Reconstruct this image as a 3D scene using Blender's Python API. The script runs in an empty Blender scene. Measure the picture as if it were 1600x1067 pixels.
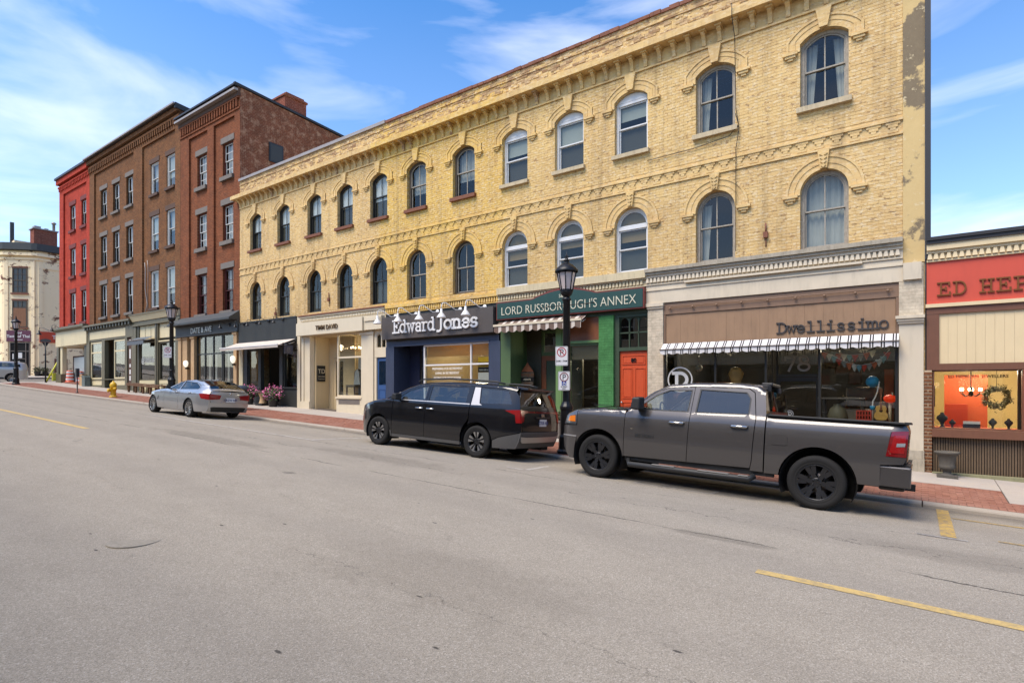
import bpy, bmesh, math, random
from mathutils import Vector, Matrix, geometry
RND = random.Random(11)
D = bpy.data; SC = bpy.context.scene; COL = SC.collection
rad = math.radians

# ------------------------------------------------------------------ camera, sky, sun
YAW = math.atan2(640, 885)
cam = D.cameras.new('camera'); co = D.objects.new('camera', cam); COL.objects.link(co)
cam.sensor_width = 36; cam.lens = 885 / 1600 * 36
cam.shift_y = (603 - 533.5) / 1600
cam.clip_start = 0.05; cam.clip_end = 3000
co.location = (0, 0, 0); co.rotation_euler = (rad(90), 0, YAW)
SC.camera = co

SUN_EL, SUN_AZ = rad(58), rad(200)          # azimuth measured clockwise from +Y: the sun stands behind the camera
world = D.worlds.new('World'); SC.world = world; world.use_nodes = True
wt = world.node_tree; wn, wl = wt.nodes, wt.links; wn.clear()
w_out = wn.new('ShaderNodeOutputWorld'); w_bg = wn.new('ShaderNodeBackground'); w_bg.inputs[1].default_value = 0.138
sky = wn.new('ShaderNodeTexSky'); sky.sky_type = 'NISHITA'; sky.sun_disc = False
sky.sun_elevation = SUN_EL; sky.sun_rotation = SUN_AZ; sky.altitude = 100
sky.air_density = 1.0; sky.dust_density = 0.6; sky.ozone_density = 2.0
tcw = wn.new('ShaderNodeTexCoord')
mpw = wn.new('ShaderNodeMapping'); mpw.inputs['Scale'].default_value = (1.5, 1.5, 5.0); mpw.inputs['Rotation'].default_value = (0.12, 0.22, 0.3)
n1 = wn.new('ShaderNodeTexNoise'); n1.inputs['Scale'].default_value = 1.5; n1.inputs['Detail'].default_value = 7; n1.inputs['Roughness'].default_value = 0.52; n1.inputs['Distortion'].default_value = 0.7
r1 = wn.new('ShaderNodeValToRGB'); r1.color_ramp.elements[0].position = 0.48; r1.color_ramp.elements[1].position = 0.82
r1.color_ramp.elements[0].color = (0, 0, 0, 1); r1.color_ramp.elements[1].color = (0.5, 0.5, 0.5, 1)
sep = wn.new('ShaderNodeSeparateXYZ')
rz = wn.new('ShaderNodeMapRange'); rz.inputs['From Min'].default_value = 0.0; rz.inputs['From Max'].default_value = 0.62
rz.inputs['To Min'].default_value = 0.24; rz.inputs['To Max'].default_value = 0.0
addn = wn.new('ShaderNodeMath'); addn.operation = 'ADD'; addn.use_clamp = True
hsv = wn.new('ShaderNodeHueSaturation'); hsv.inputs['Saturation'].default_value = 1.3; hsv.inputs['Value'].default_value = 1.0
mixw = wn.new('ShaderNodeMix'); mixw.data_type = 'RGBA'; mixw.inputs[7].default_value = (6.6, 6.5, 6.7, 1)
wl.new(tcw.outputs['Generated'], mpw.inputs[0]); wl.new(mpw.outputs[0], n1.inputs['Vector']); wl.new(n1.outputs['Fac'], r1.inputs[0])
wl.new(tcw.outputs['Generated'], sep.inputs[0]); wl.new(sep.outputs['Z'], rz.inputs['Value'])
wl.new(r1.outputs[0], addn.inputs[0]); wl.new(rz.outputs[0], addn.inputs[1])
tint = wn.new('ShaderNodeMix'); tint.data_type = 'RGBA'; tint.blend_type = 'MULTIPLY'; tint.inputs[0].default_value = 1; tint.inputs[7].default_value = (.93, .97, 1.03, 1); wl.new(sky.outputs[0], tint.inputs[6]); wl.new(tint.outputs[2], hsv.inputs['Color'])
wl.new(addn.outputs[0], mixw.inputs[0]); wl.new(hsv.outputs[0], mixw.inputs[6]); wl.new(mixw.outputs[2], w_bg.inputs[0]); wl.new(w_bg.outputs[0], w_out.inputs[0])

sun = D.lights.new('sun', 'SUN'); so = D.objects.new('sun', sun); COL.objects.link(so)
sun.energy = 2.6; sun.angle = rad(34); sun.color = (1.0, 0.90, 0.77)
sd = Vector((math.sin(SUN_AZ) * math.cos(SUN_EL), math.cos(SUN_AZ) * math.cos(SUN_EL), math.sin(SUN_EL)))
so.rotation_euler = (-sd).to_track_quat('-Z', 'Y').to_euler(); so.location = (0, -20, 60)
SC.view_settings.view_transform = 'Standard'; SC.view_settings.look = 'None'
SC.view_settings.exposure = 0.95; SC.view_settings.gamma = 1.0; SC.view_settings.use_curve_mapping = False
SC.render.engine = 'CYCLES'
SC.cycles.max_bounces = 7; SC.cycles.transparent_max_bounces = 12; SC.cycles.diffuse_bounces = 3; SC.cycles.glossy_bounces = 3
SC.cycles.caustics_reflective = False; SC.cycles.caustics_refractive = False; SC.cycles.use_denoising = True
SC.cycles.sample_clamp_indirect = 5

# ------------------------------------------------------------------ materials
def lin(v):
    v /= 255.0
    return v / 12.92 if v <= 0.04045 else ((v + 0.055) / 1.055) ** 2.4
def C(r, g, b, k=0.82): return (lin(r) * k, lin(g) * k, lin(b) * k, 1)
MATS = {}
class NT:
    def __init__(s, name):
        s.m = D.materials.new(name); s.m.use_nodes = True; s.t = s.m.node_tree; s.n = s.t.nodes; s.l = s.t.links
        s.b = s.n['Principled BSDF']; s.out = s.n['Material Output']; s._pos = None; MATS[name] = s.m
    def new(s, typ, **kw):
        nd = s.n.new('ShaderNode' + typ)
        for k, v in kw.items(): setattr(nd, k, v)
        return nd
    def pos(s, scale=(1, 1, 1), loc=(0, 0, 0), rot=(0, 0, 0)):
        g = s.new('NewGeometry'); mp = s.new('Mapping'); mp.inputs['Scale'].default_value = scale; mp.inputs['Location'].default_value = loc; mp.inputs['Rotation'].default_value = rot
        s.l.new(g.outputs['Position'], mp.inputs[0]); return mp.outputs[0]
    def noise(s, vec, scale, detail=4, rough=0.55, dist=0.0):
        nd = s.new('TexNoise'); nd.inputs['Scale'].default_value = scale; nd.inputs['Detail'].default_value = detail
        nd.inputs['Roughness'].default_value = rough; nd.inputs['Distortion'].default_value = dist; s.l.new(vec, nd.inputs['Vector']); return nd.outputs['Fac']
    def ramp(s, fac, stops):
        nd = s.new('ValToRGB'); e = nd.color_ramp.elements
        while len(e) < len(stops): e.new(0.5)
        for i, (p, c) in enumerate(stops):
            e[i].position = p; e[i].color = c if len(c) == 4 else (c[0], c[1], c[2], 1)
        s.l.new(fac, nd.inputs[0]); return nd.outputs[0]
    def mix(s, fac, a, b, mode='MIX'):
        nd = s.new('Mix', data_type='RGBA', blend_type=mode); nd.clamp_factor = True
        for sock, v in ((nd.inputs[0], fac), (nd.inputs[6], a), (nd.inputs[7], b)):
            if hasattr(v, 'links'): s.l.new(v, sock)
            else: sock.default_value = v
        return nd.outputs[2]
    def math(s, op, a, b=None, clamp=False):
        nd = s.new('Math', operation=op); nd.use_clamp = clamp
        for i, v in enumerate((a, b)):
            if v is None: continue
            if hasattr(v, 'links'): s.l.new(v, nd.inputs[i])
            else: nd.inputs[i].default_value = v
        return nd.outputs[0]
    def bump(s, h, strength=0.3, dist=0.01):
        nd = s.new('Bump'); nd.inputs['Strength'].default_value = strength; nd.inputs['Distance'].default_value = dist
        s.l.new(h, nd.inputs['Height']); s.l.new(nd.outputs[0], s.b.inputs['Normal'])
    def col(s, v):
        if hasattr(v, 'links'): s.l.new(v, s.b.inputs['Base Color'])
        else: s.b.inputs['Base Color'].default_value = v
    def set(s, rough=None, metal=None, coat=None, spec=None):
        if rough is not None: s.b.inputs['Roughness'].default_value = rough
        if metal is not None: s.b.inputs['Metallic'].default_value = metal
        if coat is not None: s.b.inputs['Coat Weight'].default_value = coat; s.b.inputs['Coat Roughness'].default_value = 0.03
        if spec is not None: s.b.inputs['Specular IOR Level'].default_value = spec
def G(v): return (v, v, v, 1)
def paint(name, c, rough=0.55, var=0.22, scale=3.0, grime=0.25, bump=0.08, metal=0, spec=None):
    """a painted or plain surface: soft patchiness, fine speckle and a little vertical streaking"""
    t = NT(name); p = t.pos(); ps = t.pos(scale=(1, 1, 0.18))
    n = t.noise(p, scale, 5); n2 = t.noise(ps, scale * 3.2, 4, 0.6); n3 = t.noise(p, 60, 3)
    a = tuple(x * (1 - var) for x in c[:3]) + (1,); b = tuple(min(1, x * (1 + var * 0.6)) for x in c[:3]) + (1,)
    base = t.mix(n, a, b)
    g = t.ramp(n2, [(0.48, G(0)), (0.72, G(1))])
    base = t.mix(t.math('MULTIPLY', g, grime), base, tuple(x * 0.55 for x in c[:3]) + (1,))
    t.col(base); t.set(rough=rough, metal=metal, spec=spec)
    if bump: t.bump(n3, bump, 0.006)
    return t.m
def flat(name, c, rough=0.5, metal=0, coat=None, spec=None):
    t = NT(name); t.col(c); t.set(rough=rough, metal=metal, coat=coat, spec=spec); return t.m
def emis(name, c, k):
    t = NT(name); t.col(c); t.b.inputs['Emission Color'].default_value = c; t.b.inputs['Emission Strength'].default_value = k; return t.m
def glassmat(name, tint=(0.75, 0.78, 0.76), ior=1.55, extra=0.0, rough=0.015, wavy=True):
    t = NT(name); t.n.remove(t.b)
    tr = t.new('BsdfTransparent'); tr.inputs[0].default_value = tint + (1,)
    gl = t.new('BsdfGlossy'); gl.inputs['Roughness'].default_value = rough; gl.inputs[0].default_value = (1, 0.95, 0.88, 1)
    if wavy:
        p = t.pos(); nz = t.noise(p, 1.3, 2); bp = t.new('Bump'); bp.inputs['Strength'].default_value = 0.035; bp.inputs['Distance'].default_value = 0.03
        t.l.new(nz, bp.inputs['Height']); t.l.new(bp.outputs[0], gl.inputs['Normal'])
    lw = t.new('LayerWeight'); lw.inputs['Blend'].default_value = .5; f0 = ((ior - 1) / (ior + 1)) ** 2 * 1.8 + extra
    ad = t.math('ADD', t.math('MULTIPLY', t.math('POWER', lw.outputs['Facing'], 4.6), 1 - f0), f0, True)
    mx = t.new('MixShader'); t.l.new(ad, mx.inputs[0]); t.l.new(tr.outputs[0], mx.inputs[1]); t.l.new(gl.outputs[0], mx.inputs[2]); t.l.new(mx.outputs[0], t.out.inputs[0])
    return t.m
def brickmat(name, c1, c2, mortar, axis='x', bw=0.22, rh=0.075, ms=0.008, stain=0.5, bump=0.5, pale=None):
    t = NT(name)
    g = t.new('NewGeometry'); sp = t.new('SeparateXYZ'); cb = t.new('CombineXYZ'); t.l.new(g.outputs['Position'], sp.inputs[0])
    t.l.new(sp.outputs['X' if axis == 'x' else 'Y'], cb.inputs[0]); t.l.new(sp.outputs['Z'], cb.inputs[1])
    br = t.new('TexBrick'); br.inputs['Scale'].default_value = 1; br.inputs['Brick Width'].default_value = bw; br.inputs['Row Height'].default_value = rh
    br.inputs['Mortar Size'].default_value = ms; br.inputs['Mortar Smooth'].default_value = 0.3; br.inputs['Bias'].default_value = 0.0
    br.inputs['Color1'].default_value = c1; br.inputs['Color2'].default_value = c2; br.inputs['Mortar'].default_value = mortar
    t.l.new(cb.outputs[0], br.inputs['Vector'])
    p = t.pos(); n = t.noise(p, 0.55, 5, 0.6); n2 = t.noise(p, 9, 4, 0.6)
    base = t.mix(t.ramp(n2, [(0.3, G(0)), (0.75, G(0.75))]), br.outputs['Color'], tuple(x * 0.45 for x in c1[:3]) + (1,))
    base = t.mix(t.math('MULTIPLY', t.ramp(n, [(0.42, G(0)), (0.7, G(1))]), stain), base, tuple(x * 0.4 for x in c1[:3]) + (1,))
    if pale:
        n4 = t.noise(p, 3.0, 8, 0.75)
        base = t.mix(t.ramp(n4, [(0.5, G(0)), (0.62, G(0.8))]), base, pale)
    n5 = t.noise(p, 2.4, 7, .7); base = t.mix(t.ramp(n5, [(.45, G(0)), (.7, G(.3))]), base, tuple(min(1, x * 1.4) for x in c1[:3]) + (1,)); n6 = t.noise(t.pos(scale=(1, 1, .3), loc=(3, 8, 1)), 1.7, 6, .65); base = t.mix(t.ramp(n6, [(.52, G(0)), (.75, G(.4))]), base, tuple(x * .5 for x in c2[:3]) + (1,))
    t.col(base); t.set(rough=0.9, spec=0.2)
    t.bump(t.math('ADD', t.math('MULTIPLY', br.outputs['Fac'], -0.7), t.math('MULTIPLY', n2, 0.5)), bump, 0.012)
    return t.m

# yellow painted brick: three coats of paint along the row, chips that show cream and brown, dark weather streaks
def yellowmat(name, rough=0.8, chip=0.5, raw=0.0):
    t = NT(name); p = t.pos()
    g = t.new('NewGeometry'); sp = t.new('SeparateXYZ'); t.l.new(g.outputs['Position'], sp.inputs[0])
    xj = t.math('ADD', sp.outputs['X'], t.math('MULTIPLY', t.noise(p, 0.7, 4), 0.9))
    mr = t.new('MapRange'); mr.inputs['From Min'].default_value = -28; mr.inputs['From Max'].default_value = 0.5; t.l.new(xj, mr.inputs['Value'])
    coat = t.ramp(mr.outputs[0], [(0.0, C(233, 197, 134)), (0.385, C(234, 197, 130)), (0.40, C(235, 194, 102)), (0.60, C(233, 192, 104)), (0.62, C(232, 196, 127)), (1.0, C(231, 196, 135))])
    wn_ = t.new('TexWhiteNoise', noise_dimensions='2D'); sn = t.new('VectorMath', operation='SNAP')
    cb = t.new('CombineXYZ'); t.l.new(sp.outputs['X'], cb.inputs[0]); t.l.new(sp.outputs['Z'], cb.inputs[1])
    t.l.new(cb.outputs[0], sn.inputs[0]); sn.inputs[1].default_value = (0.22, 0.075, 1); t.l.new(sn.outputs[0], wn_.inputs['Vector'])
    coat = t.mix(t.math('MULTIPLY', t.math('POWER', wn_.outputs['Value'], 2.0), 0.30), coat, C(196, 152, 92))
    n = t.noise(p, 0.9, 5, 0.6); coat = t.mix(t.ramp(n, [(0.42, G(0)), (0.68, G(0.5))]), coat, C(204, 166, 112))
    nf = t.noise(t.pos(scale=(1, 1, 2.4)), 7, 7, 0.72)
    coat = t.mix(t.ramp(nf, [(0.525, G(0)), (0.57, G(chip))]), coat, C(244, 226, 190))
    nb = t.noise(t.pos(scale=(1, 1, 2.0), loc=(7, 3, 1)), 5, 8, 0.75)
    coat = t.mix(t.ramp(nb, [(0.59 - .06 * chip, G(0)), (0.625 - .06 * chip, G(min(1, chip * 1.3)))]), coat, C(150, 110, 76))
    if raw:
        rw = t.noise(t.pos(scale=(.8, 1, 2.2), loc=(2, 5, 4)), 2.2, 8, .72); coat = t.mix(t.ramp(rw, [(.44, G(0)), (.52, G(raw))]), coat, t.mix(wn_.outputs['Value'], C(206, 176, 134), C(150, 112, 80)))
    st = t.noise(t.pos(scale=(3.0, 1, 0.25)), 1.3, 5, 0.6)
    coat = t.mix(t.ramp(st, [(0.5, G(0)), (0.75, G(0.5))]), coat, C(150, 124, 90))
    t.col(coat); t.set(rough=rough, spec=0.25); t.bump(t.noise(p, 38, 4, 0.7), 0.35, 0.01)
    return t.m
M_YB = yellowmat('yellow_painted_brick'); M_YT = yellowmat('yellow_painted_trim', 0.7, 0.3); M_YW = yellowmat('worn_yellow_brick', 0.85, 0.9, 0.9)
M_BROWN = brickmat('brown_brick', C(144, 92, 54), C(100, 65, 40), C(140, 112, 82), 'x', bw=.24, rh=.085, ms=.012, stain=0.35)
M_BROWN_S = brickmat('brown_brick_side', C(128, 84, 62), C(100, 66, 50), C(130, 110, 92), 'y')
M_RB = brickmat('red_brown_brick', C(152, 86, 52), C(116, 64, 40), C(140, 102, 76), 'x', bw=.24, rh=.085, stain=0.2, ms=0.012)
M_RB_S = brickmat('weathered_brick_side', C(150, 88, 62), C(126, 72, 52), C(182, 152, 124), 'y', stain=0.3, bump=0.9, pale=C(196, 158, 128))
M_RED = brickmat('red_painted_brick', C(202, 76, 52), C(178, 58, 44), C(190, 74, 52), 'x', stain=0.45, bump=0.3)
M_RED_S = brickmat('red_painted_brick_side', C(198, 70, 50), C(184, 58, 42), C(180, 60, 44), 'y', stain=0.4, bump=0.3)
M_PIER = brickmat('brown_pier_brick', C(140, 92, 62), C(120, 76, 50), C(186, 160, 128), 'x', ms=0.012)
M_CHIM = brickmat('chimney_brick', C(160, 84, 62), C(134, 66, 48), C(190, 160, 138), 'y', stain=0.2)
M_CREAMW = None
M_DARKFR = paint('dark_window_paint', C(58, 56, 50), 0.45, grime=0.1)
M_BLACKFR = paint('black_window_paint', C(38, 38, 36), 0.4, grime=0.1)
M_VINYL = paint('white_vinyl', C(232, 230, 226), 0.4, 0.06, grime=0.1, bump=0.0)
M_WEATH = paint('weathered_window_paint', C(178, 168, 152), 0.8, 0.45, 14, 0.8, 0.4)
M_OLDWOOD = paint('bare_grey_window_wood', C(96, 84, 70), 0.85, 0.5, 12, 0.7, 0.4)
M_BRNSILL = paint('brown_painted_sill', C(132, 76, 40), 0.6, 0.3, 8, 0.5)
M_STONESILL = paint('cream_stone_sill', C(206, 186, 150), 0.8, 0.3, 6, 0.6, 0.2)
M_LEDGE = paint('cream_stone_ledge', C(222, 204, 164), 0.8, 0.22, 4, 0.45, 0.2)
M_WHTTRIM = paint('old_white_trim', C(226, 210, 182), 0.65, 0.14, 2.5, 0.3, 0.1)
M_GREYLEDGE = paint('weathered_grey_ledge', C(186, 174, 152), 0.85, 0.4, 5, 0.8, 0.3)
M_WHTBRICK = brickmat('white_painted_brick', C(230, 214, 186), C(224, 206, 178), C(208, 190, 164), 'x', stain=0.12, bump=0.35)
M_GRNBRICK = brickmat('green_painted_brick', C(88, 148, 88), C(80, 138, 80), C(70, 126, 72), 'x', stain=0.12, bump=0.35)
M_CREAM = paint('cream_shopfront_paint', C(232, 216, 184), 0.5, 0.1, 2, 0.12, 0.05)
M_CREAMY = paint('warm_cream_paint', C(230, 204, 156), 0.5, 0.1, 2, 0.12, 0.05)
M_WHITE = paint('clean_white_paint', C(238, 234, 226), 0.45, 0.05, 2, 0.06, 0.0)
M_TAUPE = paint('taupe_boards', C(164, 130, 98), 0.6, 0.18, 2.2, 0.35, 0.06)
M_TAUPE2 = paint('taupe_frame', C(142, 112, 88), 0.6, 0.14, 3, 0.2, 0.06)
M_ROOFMETAL = paint('grey_roof_flashing', C(170, 160, 152), 0.5, 0.15, 2, 0.3, 0.0, 0.2)
M_RUSTCAP = paint('old_brick_coping', C(142, 92, 70), 0.9, 0.45, 8, 0.6, 0.5)
M_BLACKMETAL = paint('black_roof_flashing', C(46, 42, 40), 0.5, 0.2, 2, 0.2, 0.0)
M_IRON = flat('black_cast_iron', C(24, 24, 25), 0.42, 0.3)
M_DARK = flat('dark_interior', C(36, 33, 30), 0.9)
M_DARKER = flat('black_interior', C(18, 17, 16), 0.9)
M_ROOMMID = flat('brown_interior', C(112, 98, 78), 0.9); M_ROOMLT = flat('beige_interior', C(186, 166, 128), 0.9)
tt = NT('lit_blind_cloth'); tt.col(C(214, 176, 112)); tt.set(rough=.9); tl_ = tt.new('BsdfTranslucent'); tl_.inputs[0].default_value = C(220, 180, 116); ms_ = tt.new('MixShader'); ms_.inputs[0].default_value = .5; tt.l.new(tt.b.outputs[0], ms_.inputs[1]); tt.l.new(tl_.outputs[0], ms_.inputs[2]); tt.l.new(ms_.outputs[0], tt.out.inputs[0]); M_LITBLIND = tt.m
M_CURT = paint('grey_white_curtain', C(206, 206, 200), 0.9, 0.15, 6, 0.2, 0.0)
M_BLIND = paint('pale_blind', C(196, 200, 192), 0.8, 0.06, 2, 0.05, 0.0)
M_BLINDTAN = paint('tan_blind', C(170, 142, 96), 0.8, 0.1, 2, 0.1, 0.0)
M_SCREEN = flat('insect_screen', C(86, 84, 76), 0.9)
M_GLASS_UP = glassmat('upper_window_glass', (0.72, 0.75, 0.73), 1.4, 0.0)
M_GLASS = glassmat('shop_window_glass', (0.86, 0.88, 0.86), 1.5, 0.0, 0.008)
M_GLASS_DK = glassmat('dim_shop_glass', (0.6, 0.63, 0.6), 1.55, 0.02, 0.008)
M_GREYSTONE = paint('grey_stone_lintel', C(124, 114, 104), 0.8, 0.2, 6, 0.4, 0.2)
M_BRNSTONE = paint('brown_stone_lintel', C(92, 66, 50), 0.85, 0.25, 6, 0.4, 0.2)
M_REDSTONE = paint('dark_red_lintel', C(120, 46, 38), 0.8, 0.25, 6, 0.4, 0.2)
M_OLIVE = paint('olive_shopfront_paint', C(112, 104, 78), 0.55, 0.12, 3, 0.2, 0.06)
M_OLIVEDK = paint('dark_olive_paint', C(76, 72, 54), 0.55, 0.12, 3, 0.2, 0.06)
M_PALECREAM = paint('pale_cream_panel', C(228, 212, 168), 0.6, 0.08, 2, 0.2, 0.05)
M_SLATEHOOD = paint('dark_slate_hood', C(70, 72, 70), 0.6, 0.2, 4, 0.3, 0.1)
M_TANSTONE = paint('tan_stone_column', C(204, 168, 122), 0.75, 0.2, 7, 0.5, 0.2)
M_BLACKSHOP = paint('black_shopfront_paint', C(48, 49, 45), 0.6, 0.18, 3, 0.2, 0.05)
M_NAVY = paint('navy_shopfront_paint', C(62, 71, 92), 0.5, 0.2, 3, 0.35, 0.05)
M_NAVYDK = paint('navy_tile', C(44, 48, 70), 0.35, 0.12, 8, 0.15, 0.0)
M_BLUEDOOR = paint('blue_door_paint', C(58, 92, 142), 0.45, 0.1, 3, 0.1, 0.0)
M_GRNFRAME = paint('olive_green_frame', C(84, 108, 66), 0.55, 0.15, 3, 0.2, 0.05)
M_GRNDARK = paint('dark_green_frame', C(58, 74, 50), 0.55, 0.15, 3, 0.2, 0.05)
M_GRNPOST = paint('light_green_post', C(108, 140, 82), 0.55, 0.12, 3, 0.2, 0.05)
M_ORANGE = paint('orange_door_paint', C(214, 84, 36), 0.5, 0.16, 4, 0.3, 0.05)
M_ORWOOD = paint('orange_brown_wood', C(140, 82, 48), 0.5, 0.2, 6, 0.3, 0.05)
M_CONC = None
print('materials', len(MATS))

# ------------------------------------------------------------------ mesh helpers
class MB:
    def __init__(s): s.v = []; s.f = []; s.mi = []; s.sm = []; s.cur = 0
    def add(s, vs, fs, smooth=False):
        n = len(s.v); s.v.extend([tuple(v) for v in vs])
        for f in fs: s.f.append(tuple(i + n for i in f)); s.mi.append(s.cur); s.sm.append(smooth)
        return s
    def box(s, x0, x1, y0, y1, z0, z1):
        return s.add([(x0, y0, z0), (x1, y0, z0), (x1, y1, z0), (x0, y1, z0), (x0, y0, z1), (x1, y0, z1), (x1, y1, z1), (x0, y1, z1)],
                     [(0, 3, 2, 1), (4, 5, 6, 7), (0, 1, 5, 4), (1, 2, 6, 5), (2, 3, 7, 6), (3, 0, 4, 7)])
    def hexa(s, p): return s.add(p, [(0, 3, 2, 1), (4, 5, 6, 7), (0, 1, 5, 4), (1, 2, 6, 5), (2, 3, 7, 6), (3, 0, 4, 7)])
    def prism(s, poly, a0, a1, axis='y'):
        """polygon extruded along an axis; poly holds (x,z) for y, (y,z) for x, (x,y) for z"""
        n = len(poly)
        def P(u, w, a): return (u, a, w) if axis == 'y' else ((a, u, w) if axis == 'x' else (u, w, a))
        vs = [P(u, w, a0) for u, w in poly] + [P(u, w, a1) for u, w in poly]
        fs = [tuple(range(n)), tuple(range(2 * n - 1, n - 1, -1))] + [(i, (i + 1) % n, (i + 1) % n + n, i + n) for i in range(n)]
        return s.add(vs, fs)
    def strip(s, outer, inner, y0, y1):
        n = len(outer); vs = [(x, y0, z) for x, z in outer] + [(x, y0, z) for x, z in inner] + [(x, y1, z) for x, z in outer] + [(x, y1, z) for x, z in inner]
        fs = []
        for i in range(n - 1):
            fs += [(i, i + 1, n + i + 1, n + i), (2 * n + i, i + 2 * n + 1, i + 1, i), (n + i, n + i + 1, 3 * n + i + 1, 3 * n + i)]
        fs += [(0, n, 3 * n, 2 * n), (n - 1, 2 * n - 1, 4 * n - 1, 3 * n - 1)]
        return s.add(vs, fs)
    def lathe(s, prof, c=(0, 0, 0), n=16, axis='z', smooth=True, a0=0.0, a1=2 * math.pi):
        full = abs(a1 - a0 - 2 * math.pi) < 1e-6; m = n if full else n + 1; vs = []
        for r, h in prof:
            for i in range(m):
                a = a0 + (a1 - a0) * i / n; p = (r * math.cos(a), r * math.sin(a), h)
                if axis == 'y': p = (p[0], p[2], p[1])
                elif axis == 'x': p = (p[2], p[0], p[1])
                vs.append((c[0] + p[0], c[1] + p[1], c[2] + p[2]))
        fs = []
        for j in range(len(prof) - 1):
            for i in range(n):
                k = (i + 1) % m; fs.append((j * m + i, j * m + k, (j + 1) * m + k, (j + 1) * m + i))
        return s.add(vs, fs, smooth)
    def tube(s, pts, r, n=8, smooth=True, caps=True):
        pts = [Vector(p) for p in pts]; rs = r if isinstance(r, (list, tuple)) else [r] * len(pts); vs = []; up = None
        for i, p in enumerate(pts):
            d = (pts[min(i + 1, len(pts) - 1)] - pts[max(i - 1, 0)]).normalized()
            if up is None: up = Vector((0, 0, 1)) if abs(d.z) < 0.9 else Vector((1, 0, 0))
            a = d.cross(up).normalized(); b = a.cross(d).normalized(); up = b
            for k in range(n):
                t = 2 * math.pi * k / n; vs.append(p + (a * math.cos(t) + b * math.sin(t)) * rs[i])
        fs = [(i * n + k, i * n + (k + 1) % n, (i + 1) * n + (k + 1) % n, (i + 1) * n + k) for i in range(len(pts) - 1) for k in range(n)]
        if caps: fs += [tuple(range(n)), tuple(range(len(pts) * n - 1, (len(pts) - 1) * n - 1, -1))]
        return s.add(vs, fs, smooth)
    def ball(s, c, r, n=12, m=8, sc=(1, 1, 1)):
        prof = [(r * math.sin(math.pi * j / m) + 1e-5, -r * math.cos(math.pi * j / m)) for j in range(m + 1)]
        k = len(s.v); s.lathe(prof, (0, 0, 0), n)
        for i in range(k, len(s.v)):
            v = s.v[i]; s.v[i] = (c[0] + v[0] * sc[0], c[1] + v[1] * sc[1], c[2] + v[2] * sc[2])
        return s
    def xf(s, M, k=0):
        for i in range(k, len(s.v)): s.v[i] = tuple(M @ Vector(s.v[i]))
        return s
    def mesh(s, name, mats, off=(0, 0, 0), recalc=True):
        me = D.meshes.new(name); ox, oy, oz = off
        me.from_pydata([(x - ox, y - oy, z - oz) for x, y, z in s.v], [], s.f)
        for m in (mats if isinstance(mats, (list, tuple)) else [mats]): me.materials.append(m)
        me.polygons.foreach_set('material_index', s.mi); me.polygons.foreach_set('use_smooth', s.sm); me.update()
        if recalc and len(s.f) < 30000:
            bm = bmesh.new(); bm.from_mesh(me); bmesh.ops.recalc_face_normals(bm, faces=bm.faces); bm.to_mesh(me); bm.free()
        return me
    def build(s, name, mats, parent=None, stuff=False, bevel=0, local=False, recalc=True):
        """link as ONE object; vertices are in world coordinates unless local=True (coordinates of the thing)"""
        off = (0, 0, 0)
        if not local: off = origin(parent) if parent else base_of(s.v)
        o = D.objects.new(name, s.mesh(name, mats, off, recalc)); COL.objects.link(o)
        if parent: o.parent = parent
        else: o.location = off
        if stuff: o['kind'] = 'stuff'
        if bevel:
            md = o.modifiers.new('bevel', 'BEVEL'); md.width = bevel; md.segments = 2; md.limit_method = 'ANGLE'
        return o
def base_of(v):
    xs = [p[0] for p in v]; ys = [p[1] for p in v]; return ((min(xs) + max(xs)) / 2, (min(ys) + max(ys)) / 2, min(p[2] for p in v))
def origin(o):
    v = Vector((0, 0, 0))
    while o: v = v + o.location; o = o.parent
    return tuple(v)
def tag(o, label=None, cat=None, group=None, kind=None):
    if label: o['label'] = label
    if cat: o['category'] = cat
    if group: o['group'] = group
    if kind: o['kind'] = kind
    return o
def thing(name, label, cat, loc=(0, 0, 0), rz=0, group=None):
    o = D.objects.new(name, None); o.empty_display_size = 0.3; COL.objects.link(o); o.location = loc; o.rotation_euler = (0, 0, rz)
    return tag(o, label, cat, group)
def copy_tree(o, parent=None):
    c = o.copy(); COL.objects.link(c)
    if parent: c.parent = parent
    for ch in [x for x in o.children]: copy_tree(ch, c)
    return c
def arc(cx, cz, rx, rz, a0, a1, n=12):
    return [(cx + rx * math.cos(rad(a0 + (a1 - a0) * i / n)), cz + rz * math.sin(rad(a0 + (a1 - a0) * i / n))) for i in range(n + 1)]
def archtop(x0, x1, ztop, rise, n=12):
    """points of an arch from left springing to right springing"""
    w = (x1 - x0) / 2; R = (w * w + rise * rise) / (2 * rise); cz = ztop - R; a = math.degrees(math.asin(min(1, w / R)))
    return arc((x0 + x1) / 2, cz, R, R, 90 + a, 90 - a, n)

# image measurements of the street front turned into metres on a plane parallel to it
SN, CS = math.sin(YAW), math.cos(YAW)
def FX(px, Y=15.0):
    u = px - 800.0; return Y * (-885 * SN + u * CS) / (885 * CS + u * SN)
def FZ(px, py, Y=15.0):
    u = px - 800.0; return -(py - 603) * Y / (885 * CS + u * SN)

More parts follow.
